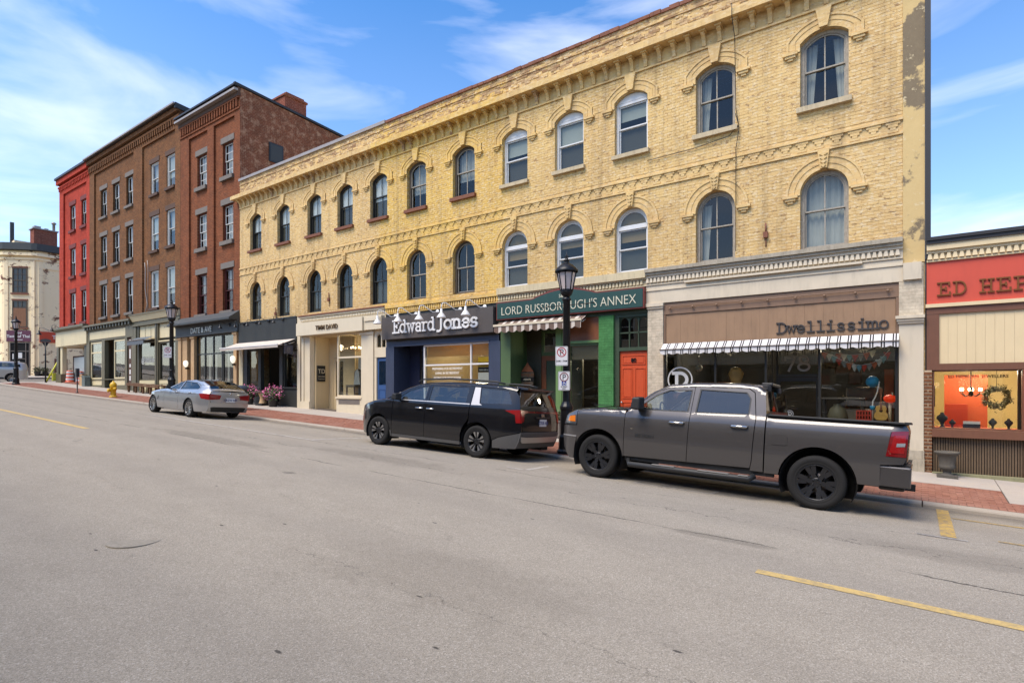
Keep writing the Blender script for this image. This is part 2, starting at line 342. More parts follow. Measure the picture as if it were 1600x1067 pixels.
# ------------------------------------------------------------------ ground profile
def gx(X):
    z = -0.0376 * X
    if X < -40: z += 0.0003 * (X + 40) ** 2
    return z
def road_z(X, Y):
    d = abs(Y - 5.55); return -1.76 - (0.0074 * d + 0.00534 * d * d) + gx(X)
YK = 11.55                                    # face of the kerb
def walk_z(X, Y): return -1.92 + 0.0275 * (Y - YK) + gx(X)
def zb(X): return walk_z(X, 15.0)
def text_mesh(txt, size, depth=0.01, bold=0.0, align='CENTER', sx=1.0):
    cu = D.curves.new('lettering', 'FONT'); cu.body = txt; cu.size = size; cu.align_x = align; cu.extrude = depth / 2; cu.offset = bold; cu.resolution_u = 3
    o = D.objects.new('tmp', cu); COL.objects.link(o); dg = bpy.context.evaluated_depsgraph_get(); dg.update()
    me = D.meshes.new_from_object(o.evaluated_get(dg)); D.objects.remove(o); D.curves.remove(cu)
    if sx != 1: me.transform(Matrix.Diagonal((sx, 1, 1, 1)))
    return me
def text(txt, size, mat, parent, loc, rot=(90, 0, 0), depth=0.01, bold=0.0, align='CENTER', sx=1.0, name='lettering'):
    """flat lettering in the XZ plane (facing -Y) at a world position"""
    me = text_mesh(txt, size, depth, bold, align, sx); me.materials.clear(); me.materials.append(mat)
    o = D.objects.new(name, me); COL.objects.link(o); po = origin(parent); o.parent = parent
    o.location = (loc[0] - po[0], loc[1] - po[1], loc[2] - po[2]); o.rotation_euler = tuple(rad(a) for a in rot)
    return o
# ------------------------------------------------------------------ road, kerb, pavement
def asphaltmat():
    t = NT('worn_asphalt'); p = t.pos()
    g = t.new('NewGeometry'); sp = t.new('SeparateXYZ'); t.l.new(g.outputs['Position'], sp.inputs[0])
    X, Y = sp.outputs['X'], sp.outputs['Y']
    big = t.noise(t.pos(scale=(0.35, 1, 1)), 0.5, 5, 0.6); mid = t.noise(t.pos(scale=(0.5, 1, 1)), 2.6, 6, 0.65); fine = t.noise(p, 95, 3, 0.7); fine2 = t.noise(p, 260, 2, 0.6)
    base = t.mix(big, C(160, 151, 137, .86), C(178, 168, 152, .86))
    base = t.mix(t.ramp(mid, [(0.35, G(0)), (0.8, G(0.5))]), base, C(146, 137, 123, .84))
    vor = t.new('TexVoronoi'); vor.inputs['Scale'].default_value = 120; t.l.new(p, vor.inputs['Vector'])
    base = t.mix(t.ramp(vor.outputs['Color'], [(0.25, G(0.26)), (0.5, G(0))]), base, C(98, 90, 78, .8))
    base = t.mix(t.ramp(vor.outputs['Color'], [(0.68, G(0)), (0.9, G(0.34))]), base, C(226, 216, 204, .85))
    base = t.mix(t.ramp(fine, [(0.35, G(0.6)), (0.5, G(0))]), base, C(108, 99, 86, .8))
    # tyre-polished lanes, darker strips between them
    ln = t.new('MapRange'); wv = t.math('SINE', t.math('MULTIPLY', t.math('ADD', Y, t.math('MULTIPLY', big, 0.7)), 3.3))
    base = t.mix(t.math('MULTIPLY', t.ramp(wv, [(0.0, G(0)), (1.0, G(1))]), 0.12), base, C(118, 112, 106, .8))
    # small oil spots and tar flecks
    sp1 = t.noise(t.pos(scale=(0.55, 1, 1)), 1.9, 3, 0.5)
    base = t.mix(t.ramp(sp1, [(0.72, G(0)), (0.80, G(0.55))]), base, C(70, 66, 64, .6))
    v2 = t.new('TexVoronoi'); v2.inputs['Scale'].default_value = 2.1; t.l.new(t.pos(scale=(0.6, 1.6, 1)), v2.inputs['Vector'])
    base = t.mix(t.ramp(v2.outputs['Distance'], [(0.035, G(0.8)), (0.055, G(0))]), base, C(60, 56, 54, .6))
    def patch(x, y, rx, ry, k, c):
        m = t.new('Mapping'); gg = t.new('NewGeometry'); m.inputs['Location'].default_value = (-x / rx, -y / ry, 0); m.inputs['Scale'].default_value = (1 / rx, 1 / ry, 0); t.l.new(gg.outputs['Position'], m.inputs[0])
        ln_ = t.new('VectorMath', operation='LENGTH'); t.l.new(m.outputs[0], ln_.inputs[0]); d = t.math('ADD', ln_.outputs['Value'], t.math('MULTIPLY', t.math('SUBTRACT', t.noise(p, 3.0, 5, .7), .5), 1.6))
        return t.ramp(d, [(.6, G(k)), (1.0, G(0))]), c
    for a in ((-1.75, 6.5, .75, .14, .34, C(96, 90, 80, .7)), (-9, 7.8, 2.2, .5, .22, C(96, 88, 76, .7)), (-3.4, 3.6, 1.6, .7, .18, C(110, 100, 86, .7)), (-14, 6.8, 3, .35, .3, C(96, 88, 76, .7)), (.6, 7.6, 1.5, .4, .2, C(104, 96, 84, .7))):
        f_, c_ = patch(*a); base = t.mix(f_, base, c_)
    # seams and cracks along the street
    def crack(y0, wob, wid, k, seed):
        w = t.noise(t.pos(loc=(seed, 0, 0)), 1.2, 6, 0.7)
        d = t.math('ABSOLUTE', t.math('ADD', t.math('SUBTRACT', Y, y0), t.math('MULTIPLY', t.math('SUBTRACT', w, 0.5), wob)))
        gate = t.ramp(t.noise(t.pos(loc=(seed * 3, 5, 0)), 0.8, 3), [(0.4, G(0)), (0.52, G(1))])
        return t.math('MULTIPLY', t.math('MULTIPLY', t.math('LESS_THAN', d, wid), gate), k)
    for a in ((6.55, 0.25, 0.013, 0.8, 3.1), (8.55, 0.5, 0.011, 0.75, 9.2), (3.3, 0.8, 0.004, 0.45, 5.7), (7.6, 1.1, 0.009, 0.65, 1.9), (4.4, 1.4, 0.004, 0.4, 12.3)):
        base = t.mix(crack(*a), base, C(58, 54, 52, .6))
    gut = t.new('MapRange'); gut.inputs['From Min'].default_value = 10.9; gut.inputs['From Max'].default_value = 11.5; t.l.new(t.math('ADD', Y, t.math('MULTIPLY', mid, .3)), gut.inputs['Value'])
    base = t.mix(t.math('MULTIPLY', gut.outputs[0], t.math('MULTIPLY', t.noise(t.pos(scale=(.4, 2, 1)), 3, 5, .7), .9), True), base, C(96, 86, 72, .6))
    t.col(base); t.set(rough=0.92, spec=0.25)
    t.bump(t.math('ADD', t.math('MULTIPLY', vor.outputs['Distance'], 1.2), fine), 0.55, 0.006)
    return t.m
def concmat(name, c, k=0.5):
    t = NT(name); p = t.pos(); n = t.noise(p, 1.1, 6, 0.6); f = t.noise(p, 55, 4, 0.7); st = t.noise(p, 5, 6, 0.7)
    b = t.mix(n, tuple(x * 0.86 for x in c[:3]) + (1,), tuple(x * 1.05 for x in c[:3]) + (1,))
    b = t.mix(t.ramp(f, [(0.35, G(0.35)), (0.5, G(0))]), b, tuple(x * 0.6 for x in c[:3]) + (1,))
    b = t.mix(t.ramp(st, [(0.58, G(0)), (0.72, G(k))]), b, tuple(x * 0.62 for x in c[:3]) + (1,))
    t.col(b); t.set(rough=0.9, spec=0.25); t.bump(f, 0.3, 0.005); return t.m
M_ASPH = asphaltmat()
M_CONC = concmat('pale_concrete', C(214, 202, 188, .62)); M_KERB = concmat('kerb_concrete', C(208, 194, 176, .6), 0.6); M_JOINT = flat('pavement_bedding', C(112, 100, 90, .5), 0.95)
def pavermat():
    t = NT('red_paver'); p = t.pos()
    wn_ = t.new('TexWhiteNoise', noise_dimensions='2D'); sn = t.new('VectorMath', operation='SNAP'); t.l.new(p, sn.inputs[0]); sn.inputs[1].default_value = (0.1, 0.1, 1); t.l.new(sn.outputs[0], wn_.inputs['Vector'])
    b = t.mix(wn_.outputs['Value'], C(164, 108, 88, .6), C(186, 130, 108, .6)); n = t.noise(p, 1.4, 6, .65); f = t.noise(p, 60, 3, .7)
    b = t.mix(t.ramp(n, [(0.45, G(0)), (0.75, G(0.55))]), b, C(206, 160, 140, .6)); b = t.mix(t.ramp(f, [(0.3, G(.5)), (0.48, G(0))]), b, C(120, 66, 54, .6))
    t.col(b); t.set(rough=0.9, spec=.25); t.bump(f, 0.4, 0.004); return t.m
M_PAVER = pavermat()
def wornpaint(name, c, wear=0.5):
    t = NT(name); p = t.pos(); n = t.noise(p, 9, 7, 0.75); f = t.noise(p, 70, 3, 0.7)
    b = t.mix(t.ramp(n, [(0.47, G(0)), (0.47 + 0.12, G(wear))]), c, C(150, 143, 136, .5)); b = t.mix(t.ramp(f, [(0.3, G(wear)), (0.46, G(0))]), b, C(140, 132, 124, .5))
    t.col(b); t.set(rough=0.85); t.bump(f, 0.4, 0.004); return t.m
M_LINEY = wornpaint('yellow_road_paint', C(230, 196, 122, .66), 0.4); M_LINEYW = wornpaint('worn_yellow_road_paint', C(224, 184, 96, .62), 0.75); M_LINEW = wornpaint('white_road_paint', C(222, 212, 200, .62), 0.7)
M_LINEWF = wornpaint('faint_white_road_paint', C(196, 188, 178, .6), 0.9)

def sheet(name, xs, ys, zf, m, lift=0.0, kind='structure'):
    vs = [(x, y, zf(x, y) + lift) for x in xs for y in ys]; ny = len(ys)
    fs = [(i * ny + j, (i + 1) * ny + j, (i + 1) * ny + j + 1, i * ny + j + 1) for i in range(len(xs) - 1) for j in range(ny - 1)]
    mb = MB(); mb.add(vs, fs, True); o = mb.build(name, m); o['kind'] = kind; return o
def frange(a, b, n): return [a + (b - a) * i / n for i in range(n + 1)]
XS = frange(-140, -60, 16)[:-1] + frange(-60, -20, 20)[:-1] + frange(-20, 30, 20)
# far land under everything
sheet('ground', frange(-1500, 300, 60), frange(-700, 900, 20), lambda x, y: max(-14, min(gx(max(x, -140)), 12)) - 3.2, concmat('far_ground', C(150, 142, 130, .5)))
sheet('road', XS, [-0.4] + frange(0, 11.0, 22) + [YK], road_z, M_ASPH)
# side street beyond the red building
sheet('side_street', frange(-63.6, -55.2, 6), [YK] + frange(12, 70, 20), lambda x, y: road_z(x, YK) + 0.012 * (y - YK), M_ASPH, -0.002)
sheet('far_pavement', frange(-90, -63.6, 10), [YK] + frange(12.2, 70, 14), lambda x, y: road_z(x, YK) + 0.14 + 0.014 * (y - YK), M_CONC)
kb = MB()
for i in range(10):
    a, b_ = -63.6 - i * 2.6, -63.6 - (i + 1) * 2.6
    kb.hexa([(a, YK - .02, road_z(a, YK) - .2), (b_, YK - .02, road_z(b_, YK) - .2), (b_, YK + .16, road_z(b_, YK) - .2), (a, YK + .16, road_z(a, YK) - .2),
             (a, YK - .02, road_z(a, YK) + .145), (b_, YK - .02, road_z(b_, YK) + .145), (b_, YK + .16, road_z(b_, YK) + .149), (a, YK + .16, road_z(a, YK) + .149)])
kb.box(-63.62, -63.44, YK - .02, 60, 0.2, road_z(-63.5, YK) + .16)
kb.build('far_kerb', M_KERB)['kind'] = 'structure'

XW0 = -55.0
bed = MB()
xs = frange(XW0, 12, 40)
for i in range(40):
    a, b_ = xs[i], xs[i + 1]; z = lambda x, y: walk_z(x, y) - 0.012
    bed.hexa([(a, YK + .16, z(a, YK) - .4), (b_, YK + .16, z(b_, YK) - .4), (b_, 15.6, z(b_, 15) - .4), (a, 15.6, z(a, 15) - .4), (a, YK + .16, z(a, YK + .16)), (b_, YK + .16, z(b_, YK + .16)), (b_, 15.6, z(b_, 15.6)), (a, 15.6, z(a, 15.6))])
walk = bed.build('pavement', M_JOINT); walk['kind'] = 'structure'
def slab(x0, x1, y0, y1, dz):
    g = 0.006; mb = MB(); x0 += g; x1 -= g; y0 += g; y1 -= g
    z = lambda x, y: walk_z(x, y) + dz
    mb.hexa([(x0, y0, z(x0, y0) - .1), (x1, y0, z(x1, y0) - .1), (x1, y1, z(x1, y1) - .1), (x0, y1, z(x0, y1) - .1), (x0, y0, z(x0, y0)), (x1, y0, z(x1, y0)), (x1, y1, z(x1, y1)), (x0, y1, z(x0, y1))])
    mb.build('slab', M_CONC, walk)
SPL = 1.18
xe = [SPL - 1.72 * k for k in range(33)]
for k in range(32): slab(xe[k + 1], xe[k], 13.56, 15.0 if xe[k] < .5 else 15.3, RND.uniform(-.003, .003))
slab(xe[32] - .6, xe[32], 13.56, 15.0, 0)
for k in range(4): slab(SPL + 1.72 * k, SPL + 1.72 * (k + 1), 12.42, 15.3, RND.uniform(-.003, .003))
# red paver band: the nearest three hundred one by one, the rest as one part
pv = MB(); plist = []
def paver(x0, x1, y0, y1):
    plist.append((x0, x1, y0, y1, RND.uniform(-.004, .002)))
x = XW0
while x < 8:
    paver(x, x + .094, YK + .18, YK + .375); x += .1
rows = []
y = YK + .38; k = 0
while y < 13.52:
    x = XW0 + (.1 if k % 2 else 0)
    while x < 8:
        if y < 12.36 or x + .2 <= SPL: paver(x, x + .194, y, y + .094)
        elif x < SPL - .03: paver(x, SPL - .012, y, y + .094)
        x += .2
    y += .1; k += 1
plist.sort(key=lambda p: abs(p[0] - 0.35) + (p[2] - 11.6) * 0.4 if p[0] < 2.0 else 50)
def paver_shape(mb, p):
    x0, x1, y0, y1, dz = p; z = lambda x, y: walk_z(x, y) + dz
    mb.add([(x0, y0, z(x0, y0) - .02), (x1, y0, z(x1, y0) - .02), (x1, y1, z(x1, y1) - .02), (x0, y1, z(x0, y1) - .02), (x0, y0, z(x0, y0)), (x1, y0, z(x1, y0)), (x1, y1, z(x1, y1)), (x0, y1, z(x0, y1))],
           [(4, 5, 6, 7), (0, 1, 5, 4), (1, 2, 6, 5), (2, 3, 7, 6), (3, 0, 4, 7)])
pm = {}
wo = origin(walk)
for p in plist[:300]:
    key = (round(p[1] - p[0], 3), round(p[3] - p[2], 3))
    if key not in pm:
        w, h = key; mb = MB(); z = lambda x, y: -0.0376 * x + .0275 * y
        mb.add([(0, 0, z(0, 0) - .02), (w, 0, z(w, 0) - .02), (w, h, z(w, h) - .02), (0, h, z(0, h) - .02), (0, 0, z(0, 0)), (w, 0, z(w, 0)), (w, h, z(w, h)), (0, h, z(0, h))], [(4, 5, 6, 7), (0, 1, 5, 4), (1, 2, 6, 5), (2, 3, 7, 6), (3, 0, 4, 7)])
        pm[key] = mb.mesh('paver', M_PAVER)
    o = D.objects.new('paver', pm[key]); COL.objects.link(o); o.parent = walk
    o.location = (p[0] - wo[0], p[2] - wo[1], walk_z(p[0], p[2]) + p[4] - wo[2])
for p in plist[300:]: paver_shape(pv, p)
pv.build('paver_band', M_PAVER, walk, stuff=True, recalc=False)
# kerb in cast lengths
kroot = MB(); kroot.box(XW0, 9, YK + .05, YK + .15, -2.6, -2.5); kr = kroot.build('kerb', M_KERB); kr['kind'] = 'structure'
x = 9.0; xs_k = []
while x > XW0 + 0.5: xs_k.append((x - 2.98, x)); x -= 3.0
for a, b_ in xs_k:
    mb = MB()
    def ring(x): 
        zt = walk_z(x, YK); zr = road_z(x, YK)
        return [(x, YK, zr - .15), (x, YK, zt - .035), (x, YK + .012, zt - .012), (x, YK + .035, zt), (x, YK + .165, zt + .004), (x, YK + .165, zr - .15)]
    r0, r1 = ring(a), ring(b_); n = 6
    mb.add(r0 + r1, [(i, i + 1, n + i + 1, n + i) for i in range(n - 1)] + [tuple(range(n)), tuple(range(2 * n - 1, n - 1, -1))])
    mb.build('kerb_stone', M_KERB, kr)
# rounded corner of the kerb at the side street
mb = MB(); pts = arc(XW0, YK + 2.0, 2.0, 2.0, 270, 180, 8)
for i in range(8):
    (x0, y0), (x1, y1) = pts[i], pts[i + 1]; ci = (XW0, YK + 2)
    q = lambda x, y, k: (ci[0] + (x - ci[0]) * k, ci[1] + (y - ci[1]) * k)
    a0, a1 = q(x0, y0, .92), q(x1, y1, .92)
    zz = lambda x, y: walk_z(x, y) + .003
    mb.hexa([(x0, y0, zz(x0, y0) - .3), (x1, y1, zz(x1, y1) - .3), (a1[0], a1[1], zz(*a1) - .3), (a0[0], a0[1], zz(*a0) - .3), (x0, y0, zz(x0, y0)), (x1, y1, zz(x1, y1)), (a1[0], a1[1], zz(*a1)), (a0[0], a0[1], zz(*a0))])
mb.box(-57.0, -56.84, YK + 2, 40, -.4, walk_z(-57, 13.6) + .003)
mb.build('kerb_corner', M_KERB, kr)
cv = MB(); pts2 = [(XW0, YK + .16)] + arc(XW0, YK + 2.0, 1.84, 1.84, 270, 180, 8)[1:] + [(-56.84, 40), (XW0, 40)]
cv.add([(x, y, walk_z(x, min(y, 16)) + .002) for x, y in pts2] + [(x, y, walk_z(x, min(y, 16)) - .3) for x, y in pts2], [tuple(range(len(pts2)))]); cv.build('corner_slab', M_CONC, walk)

# painted markings: sheets 4 mm above the asphalt
def mark(name, label, x0, x1, y0, y1, m, lift=.004, n=8, skew=0.0):
    xs, ys = frange(x0, x1, n if x1 - x0 > 1 else 1), frange(y0, y1, n if y1 - y0 > 1 else 2)
    vs = [(x + skew * (y - y0), y, road_z(x, y) + lift) for x in xs for y in ys]; ny = len(ys)
    fs = [(i * ny + j, (i + 1) * ny + j, (i + 1) * ny + j + 1, i * ny + j + 1) for i in range(len(xs) - 1) for j in range(ny - 1)]
    mb = MB(); mb.add(vs, fs); o = mb.build(name, m); tag(o, label, 'road marking', kind='structure'); return o
def marks(name, m, items, lift=.004):
    mb = MB()
    for x0, x1, y0, y1, skew in items:
        xs, ys = frange(x0, x1, 8 if x1 - x0 > 1 else 1), frange(y0, y1, 6 if y1 - y0 > 1 else 1); ny = len(ys)
        mb.add([(x + skew * (y - y0), y, road_z(x, y) + lift) for x in xs for y in ys], [(i * ny + j, (i + 1) * ny + j, (i + 1) * ny + j + 1, i * ny + j + 1) for i in range(len(xs) - 1) for j in range(ny - 1)])
    o = mb.build(name, m); o['kind'] = 'structure'; return o
marks('centre_line', M_LINEY, [(-1.24, 4.5, 5.52, 5.645, 0)])
marks('centre_line', M_LINEY, [(-26.2, -17.5, 5.36, 5.50, 0)])
marks('parking_line', M_LINEYW, [(0.19, 0.345, 8.75, 11.50, 0.0)])
marks('parking_line', M_LINEYW, [(0.36, 5.0, 10.48, 10.56, 0), (0.75, 5.0, 8.92, 9.0, 0)], .005)
marks('parking_line', M_LINEWF, [(-0.05, 0.45, 8.62, 8.69, 0)], .005)
marks('parking_line', M_LINEW, [(-6.22, -6.12, 9.02, 11.45, -0.11), (-6.62, -6.24, 8.95, 9.03, 0)])
marks('parking_line', M_LINEW, [(-12.60, -12.48, 8.70, 11.4, -0.05), (-21.8, -12.2, 8.60, 8.69, 0)])
marks('parking_line', M_LINEW, [(-37.5, -37.38, 9.3, 11.3, -0.6), (-52, -25.5, 11.12, 11.22, 0)])
mb = MB()                                     # accessible bay emblem partly under the pickup
def bayq(x0, x1, y0, y1): mb.add([(x0, y0, road_z(x0, y0) + .004), (x1, y0, road_z(x1, y0) + .004), (x1, y1, road_z(x1, y1) + .004), (x0, y1, road_z(x0, y1) + .004)], [(0, 1, 2, 3)])
ex0, ex1, ey0, ey1 = -4.15, -2.75, 9.36, 10.7
for q in ((ex0, ex1, ey0, ey0 + .07), (ex0, ex1, ey1 - .07, ey1), (ex0, ex0 + .07, ey0 + .071, ey1 - .071), (ex1 - .07, ex1, ey0 + .071, ey1 - .071)): bayq(*q)
def bayring(cx, cy, r, w, a0, a1):
    o_, i_ = arc(cx, cy, r, r, a0, a1, 14), arc(cx, cy, r - w, r - w, a0, a1, 14)
    mb.add([(x, y, road_z(x, y) + .004) for x, y in o_] + [(x, y, road_z(x, y) + .004) for x, y in i_], [(i, i + 1, 15 + i + 1, 15 + i) for i in range(14)])
bayring(-3.5, 9.85, .3, .08, 40, 290); bayring(-3.42, 10.45, .1, .099, 0, 360); bayq(-3.45, -3.37, 10.0, 10.32); bayq(-3.36, -3.0, 10.05, 10.13)
mb.build('accessible_bay_emblem', M_LINEWF)['kind'] = 'structure'
M_COVER = paint('old_iron_cover', C(158, 149, 134), 0.9, 0.3, 12, 0.4, 0.3)
mb = MB(); mb.lathe([(0.25, -.05), (0.25, .0015), (0.24, .002), (0.235, .001), (0.001, .001)], (-6.55, 2.45, road_z(-6.55, 2.45)), 24, smooth=False)
for i in range(-3, 4): mb.box(-6.55 - .17, -6.55 + .17, 2.45 + i * .05 - .006, 2.45 + i * .05 + .006, road_z(-6.55, 2.45) - .01, road_z(-6.55, 2.45) + .0025)
tag(mb.build('manhole_cover', M_COVER), 'small round iron cover worn flush in the asphalt foreground', 'manhole cover')
# ------------------------------------------------------------------ walls with openings, sash windows
def wall(mb, x0, x1, z0, z1, ops, y, depth=0.2):
    """front face with openings; ops = [(xa, xb, zsill, ztop, rise)], plus reveals going back by depth"""
    ops = sorted(ops); cols = {}
    for o in ops: cols.setdefault((o[0], o[1]), []).append(o)
    def quad(a, b, c, d): mb.add([(a, y, c), (b, y, c), (b, y, d), (a, y, d)], [(0, 1, 2, 3)])
    cur = x0
    for (xa, xb), lst in sorted(cols.items()):
        if xa > cur + 1e-4: quad(cur, xa, z0, z1)
        zc = z0; lst.sort(key=lambda o: o[2]); prev = None
        for k, o in enumerate(lst):
            zn = lst[k + 1][2] if k + 1 < len(lst) else z1
            if prev is None and o[2] > z0 + 1e-4: quad(xa, xb, z0, o[2])
            if o[4] > 0:
                ap = archtop(xa, xb, o[3], o[4], 12)
            else: ap = [(xa, o[3]), (xb, o[3])]
            for (ax, az), (bx, bz) in zip(ap[:-1], ap[1:]):
                mb.add([(ax, y, az), (bx, y, bz), (bx, y, zn), (ax, y, zn)], [(0, 1, 2, 3)])
            loop = [(xa, o[2])] + ap + [(xb, o[2])]
            for (ax, az), (bx, bz) in zip(loop, loop[1:] + loop[:1]):
                mb.add([(ax, y, az), (bx, y, bz), (bx, y + depth, bz), (ax, y + depth, az)], [(0, 1, 2, 3)])
            prev = o
        cur = xb
    if cur < x1 - 1e-4: quad(cur, x1, z0, z1)

def sash_window(bld, x0, x1, z0, z1, y, rise=0.0, fw=0.07, frame=None, sash=None, meet=0.5, grid_up=(2, 1), grid_lo=(2, 1), transom=None, sill=None, lintel=None,
                glass=None, blind=None, lower=None, label=None, bar=0.028, sash_lo=None):
    """window part with frame, panes, sill and whatever hangs behind the glass as its children; y is the face of the frame"""
    glass = glass or M_GLASS_UP; sash = sash or frame; sash_lo = sash_lo or sash
    mb = MB()
    loop_o = [(x0, z0)] + (archtop(x0, x1, z1, rise) if rise else [(x0, z1), (x1, z1)]) + [(x1, z0)]
    xi0, xi1, zi0, zi1 = x0 + fw, x1 - fw, z0 + fw, z1 - fw
    ri = max(rise - fw * 0.25, .05) if rise else 0
    if rise and abs(rise - (x1 - x0) / 2) < 0.02: ri = (xi1 - xi0) / 2
    loop_i = [(xi0, zi0)] + (archtop(xi0, xi1, zi1, ri) if rise else [(xi0, zi1), (xi1, zi1)]) + [(xi1, zi0)]
    mb.strip(loop_o + loop_o[:1], loop_i + loop_i[:1], y, y + .09)
    w = mb.build('window', frame, bld)
    if label: w['label'] = label
    def topz(x):
        if not rise: return zi1
        R = ((xi1 - xi0) ** 2 / 4 + ri * ri) / (2 * ri); c = (xi0 + xi1) / 2; return zi1 - R + math.sqrt(max(0, R * R - (x - c) ** 2))
    top_sash_z1 = zi1
    zt = None
    if transom: zt = transom
    zm = zi0 + ((zt or zi1) - zi0) * meet
    sw = .035
    def sash_part(za, zb_, yy, grid, m, arch):
        s = MB(); lo = [(xi0 + .001, za)]; 
        if arch and rise:
            up = [(px, pz) for px, pz in archtop(xi0, xi1, zi1, ri)]; lo = [(xi0, za)] + up + [(xi1, za)]
            j0, j1 = xi0 + sw, xi1 - sw; rr = (j1 - j0) / 2 if abs(ri - (xi1 - xi0) / 2) < .02 else ri - .01
            li = [(j0, za + sw)] + archtop(j0, j1, zi1 - sw, rr) + [(j1, za + sw)]
        else:
            lo = [(xi0, za), (xi0, zb_), (xi1, zb_), (xi1, za)]; li = [(xi0 + sw, za + sw), (xi0 + sw, zb_ - sw), (xi1 - sw, zb_ - sw), (xi1 - sw, za + sw)]
        s.strip(lo + lo[:1], li + li[:1], yy, yy + .035)
        nx, nz = grid
        for k in range(1, nx):
            xx = xi0 + (xi1 - xi0) * k / nx; zz = min(zb_, topz(xx)) - sw * .5 if not (arch and rise) else topz(xx) - sw * .5
            s.box(xx - bar / 2, xx + bar / 2, yy + .004, yy + .03, za + sw * .5, zz)
        for k in range(1, nz):
            zz = za + (zb_ - za) * k / nz; s.box(xi0 + sw * .5, xi1 - sw * .5, yy + .005, yy + .029, zz - bar / 2, zz + bar / 2)
        p = s.build('sash', m, w)
        g = MB(); n = len(li); g.add([(px, yy + .016, pz) for px, pz in li], [tuple(range(n))]); g.build('pane', glass, w, recalc=False)
    if transom:
        s = MB(); s.box(xi0, xi1, y - .012, y + .08, zt - .05, zt + .05); s.build('transom_bar', frame, w)
        sash_part(zt + .05, zi1, y + .03, (1, 1), frame, True)
        sash_part(zm, zt - .05, y + .03, grid_up, sash, False); sash_part(zi0, zm + .02, y + .066, grid_lo, sash_lo, False)
    else:
        sash_part(zm, zi1, y + .03, grid_up, sash, True); sash_part(zi0, zm + .03, y + .066, grid_lo, sash_lo, False)
    if blind:
        frac, m = blind; b = MB(); zz = zi1 - (zi1 - zi0) * frac
        if m is M_CURT:
            n = 18; vs = []
            for k in range(n + 1):
                xx = xi0 + (xi1 - xi0) * k / n; yy = y + .19 + .03 * math.sin(k * 2.4) ; vs += [(xx, yy, zz), (xx, yy, topz(min(max(xx, xi0 + .001), xi1 - .001)))]
            b.add(vs, [(2 * k, 2 * k + 2, 2 * k + 3, 2 * k + 1) for k in range(n)], True); b.build('curtain', m, w)
        else:
            b.box(xi0, xi1, y + .108, y + .113, zz, zi1); b.build('blind', m, w)
    if lower:
        b = MB(); b.box(xi0 + .01, xi1 - .01, y + .125, y + .13, zi0, zm); b.build(lower[0], lower[1], w)
    if sill:
        m, h, proj, ext, zoff, dep = sill; s = MB(); s.box(x0 - ext, x1 + ext, dep - proj, y + .02, z0 - h + zoff, z0 + zoff); s.build('sill', m, w)
    if lintel:
        m, h, ext, dep, proj = lintel; s = MB(); s.box(x0 - ext, x1 + ext, dep - proj, dep + .1, z1 + .001, z1 + h); s.build('lintel', m, w)
    return w

M_SKYBLIND = flat('sky_white_blind', C(240, 240, 236, .95), .8)  # blind whose near-white colour stands in for sky reflected in the upper panes
# ------------------------------------------------------------------ the long yellow brick row
YW = 15.0
X0, X1 = -27.65, 0.06
yb = thing('row_building', 'long yellow painted brick row building with arched upper windows and six shopfronts', 'building', ((X0 + X1) / 2, 15.5, zb(-14)))
CTR = [-26.2, -23.85, -21.5, -19.4, -17.32, -15.23, -12.92, -10.73, -8.70, -6.68, -4.34, -1.85]
UP = (6.60, 8.35, 0.22); LO = (3.22, 5.06, 0.5)
ops = []
for c in CTR:
    ops.append((c - .5, c + .5, LO[0], LO[1], LO[2])); ops.append((c - .5, c + .5, UP[0], UP[1], UP[2]))
mb = MB(); wall(mb, X0, X1, 3.0, 10.2, ops, YW - .003, .2)
mb.box(X0, X1, YW + .3, YW + .32, 10.0, 10.2)
mb.box(X1 - .02, X1, YW + .006, 27, zb(0) - .3, 10.2); mb.box(X0, X0 + .02, YW + .006, 27, zb(-27) - .3, 10.2); mb.box(X0, X1, 26.98, 27, zb(0) - .3, 10.2); mb.box(X0 + .02, X1 - .02, YW + .3, 26.98, 9.7, 9.72)
wallp = mb.build('wall', M_YB, yb)
# floors and a back wall inside, so that the windows look into rooms
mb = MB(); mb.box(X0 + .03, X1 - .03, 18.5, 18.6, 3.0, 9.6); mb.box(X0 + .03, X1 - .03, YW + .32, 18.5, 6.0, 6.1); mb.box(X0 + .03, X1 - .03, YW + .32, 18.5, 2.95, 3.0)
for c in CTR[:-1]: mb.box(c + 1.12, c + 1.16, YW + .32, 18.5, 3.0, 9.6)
mb.build('interior', M_DARK, yb)

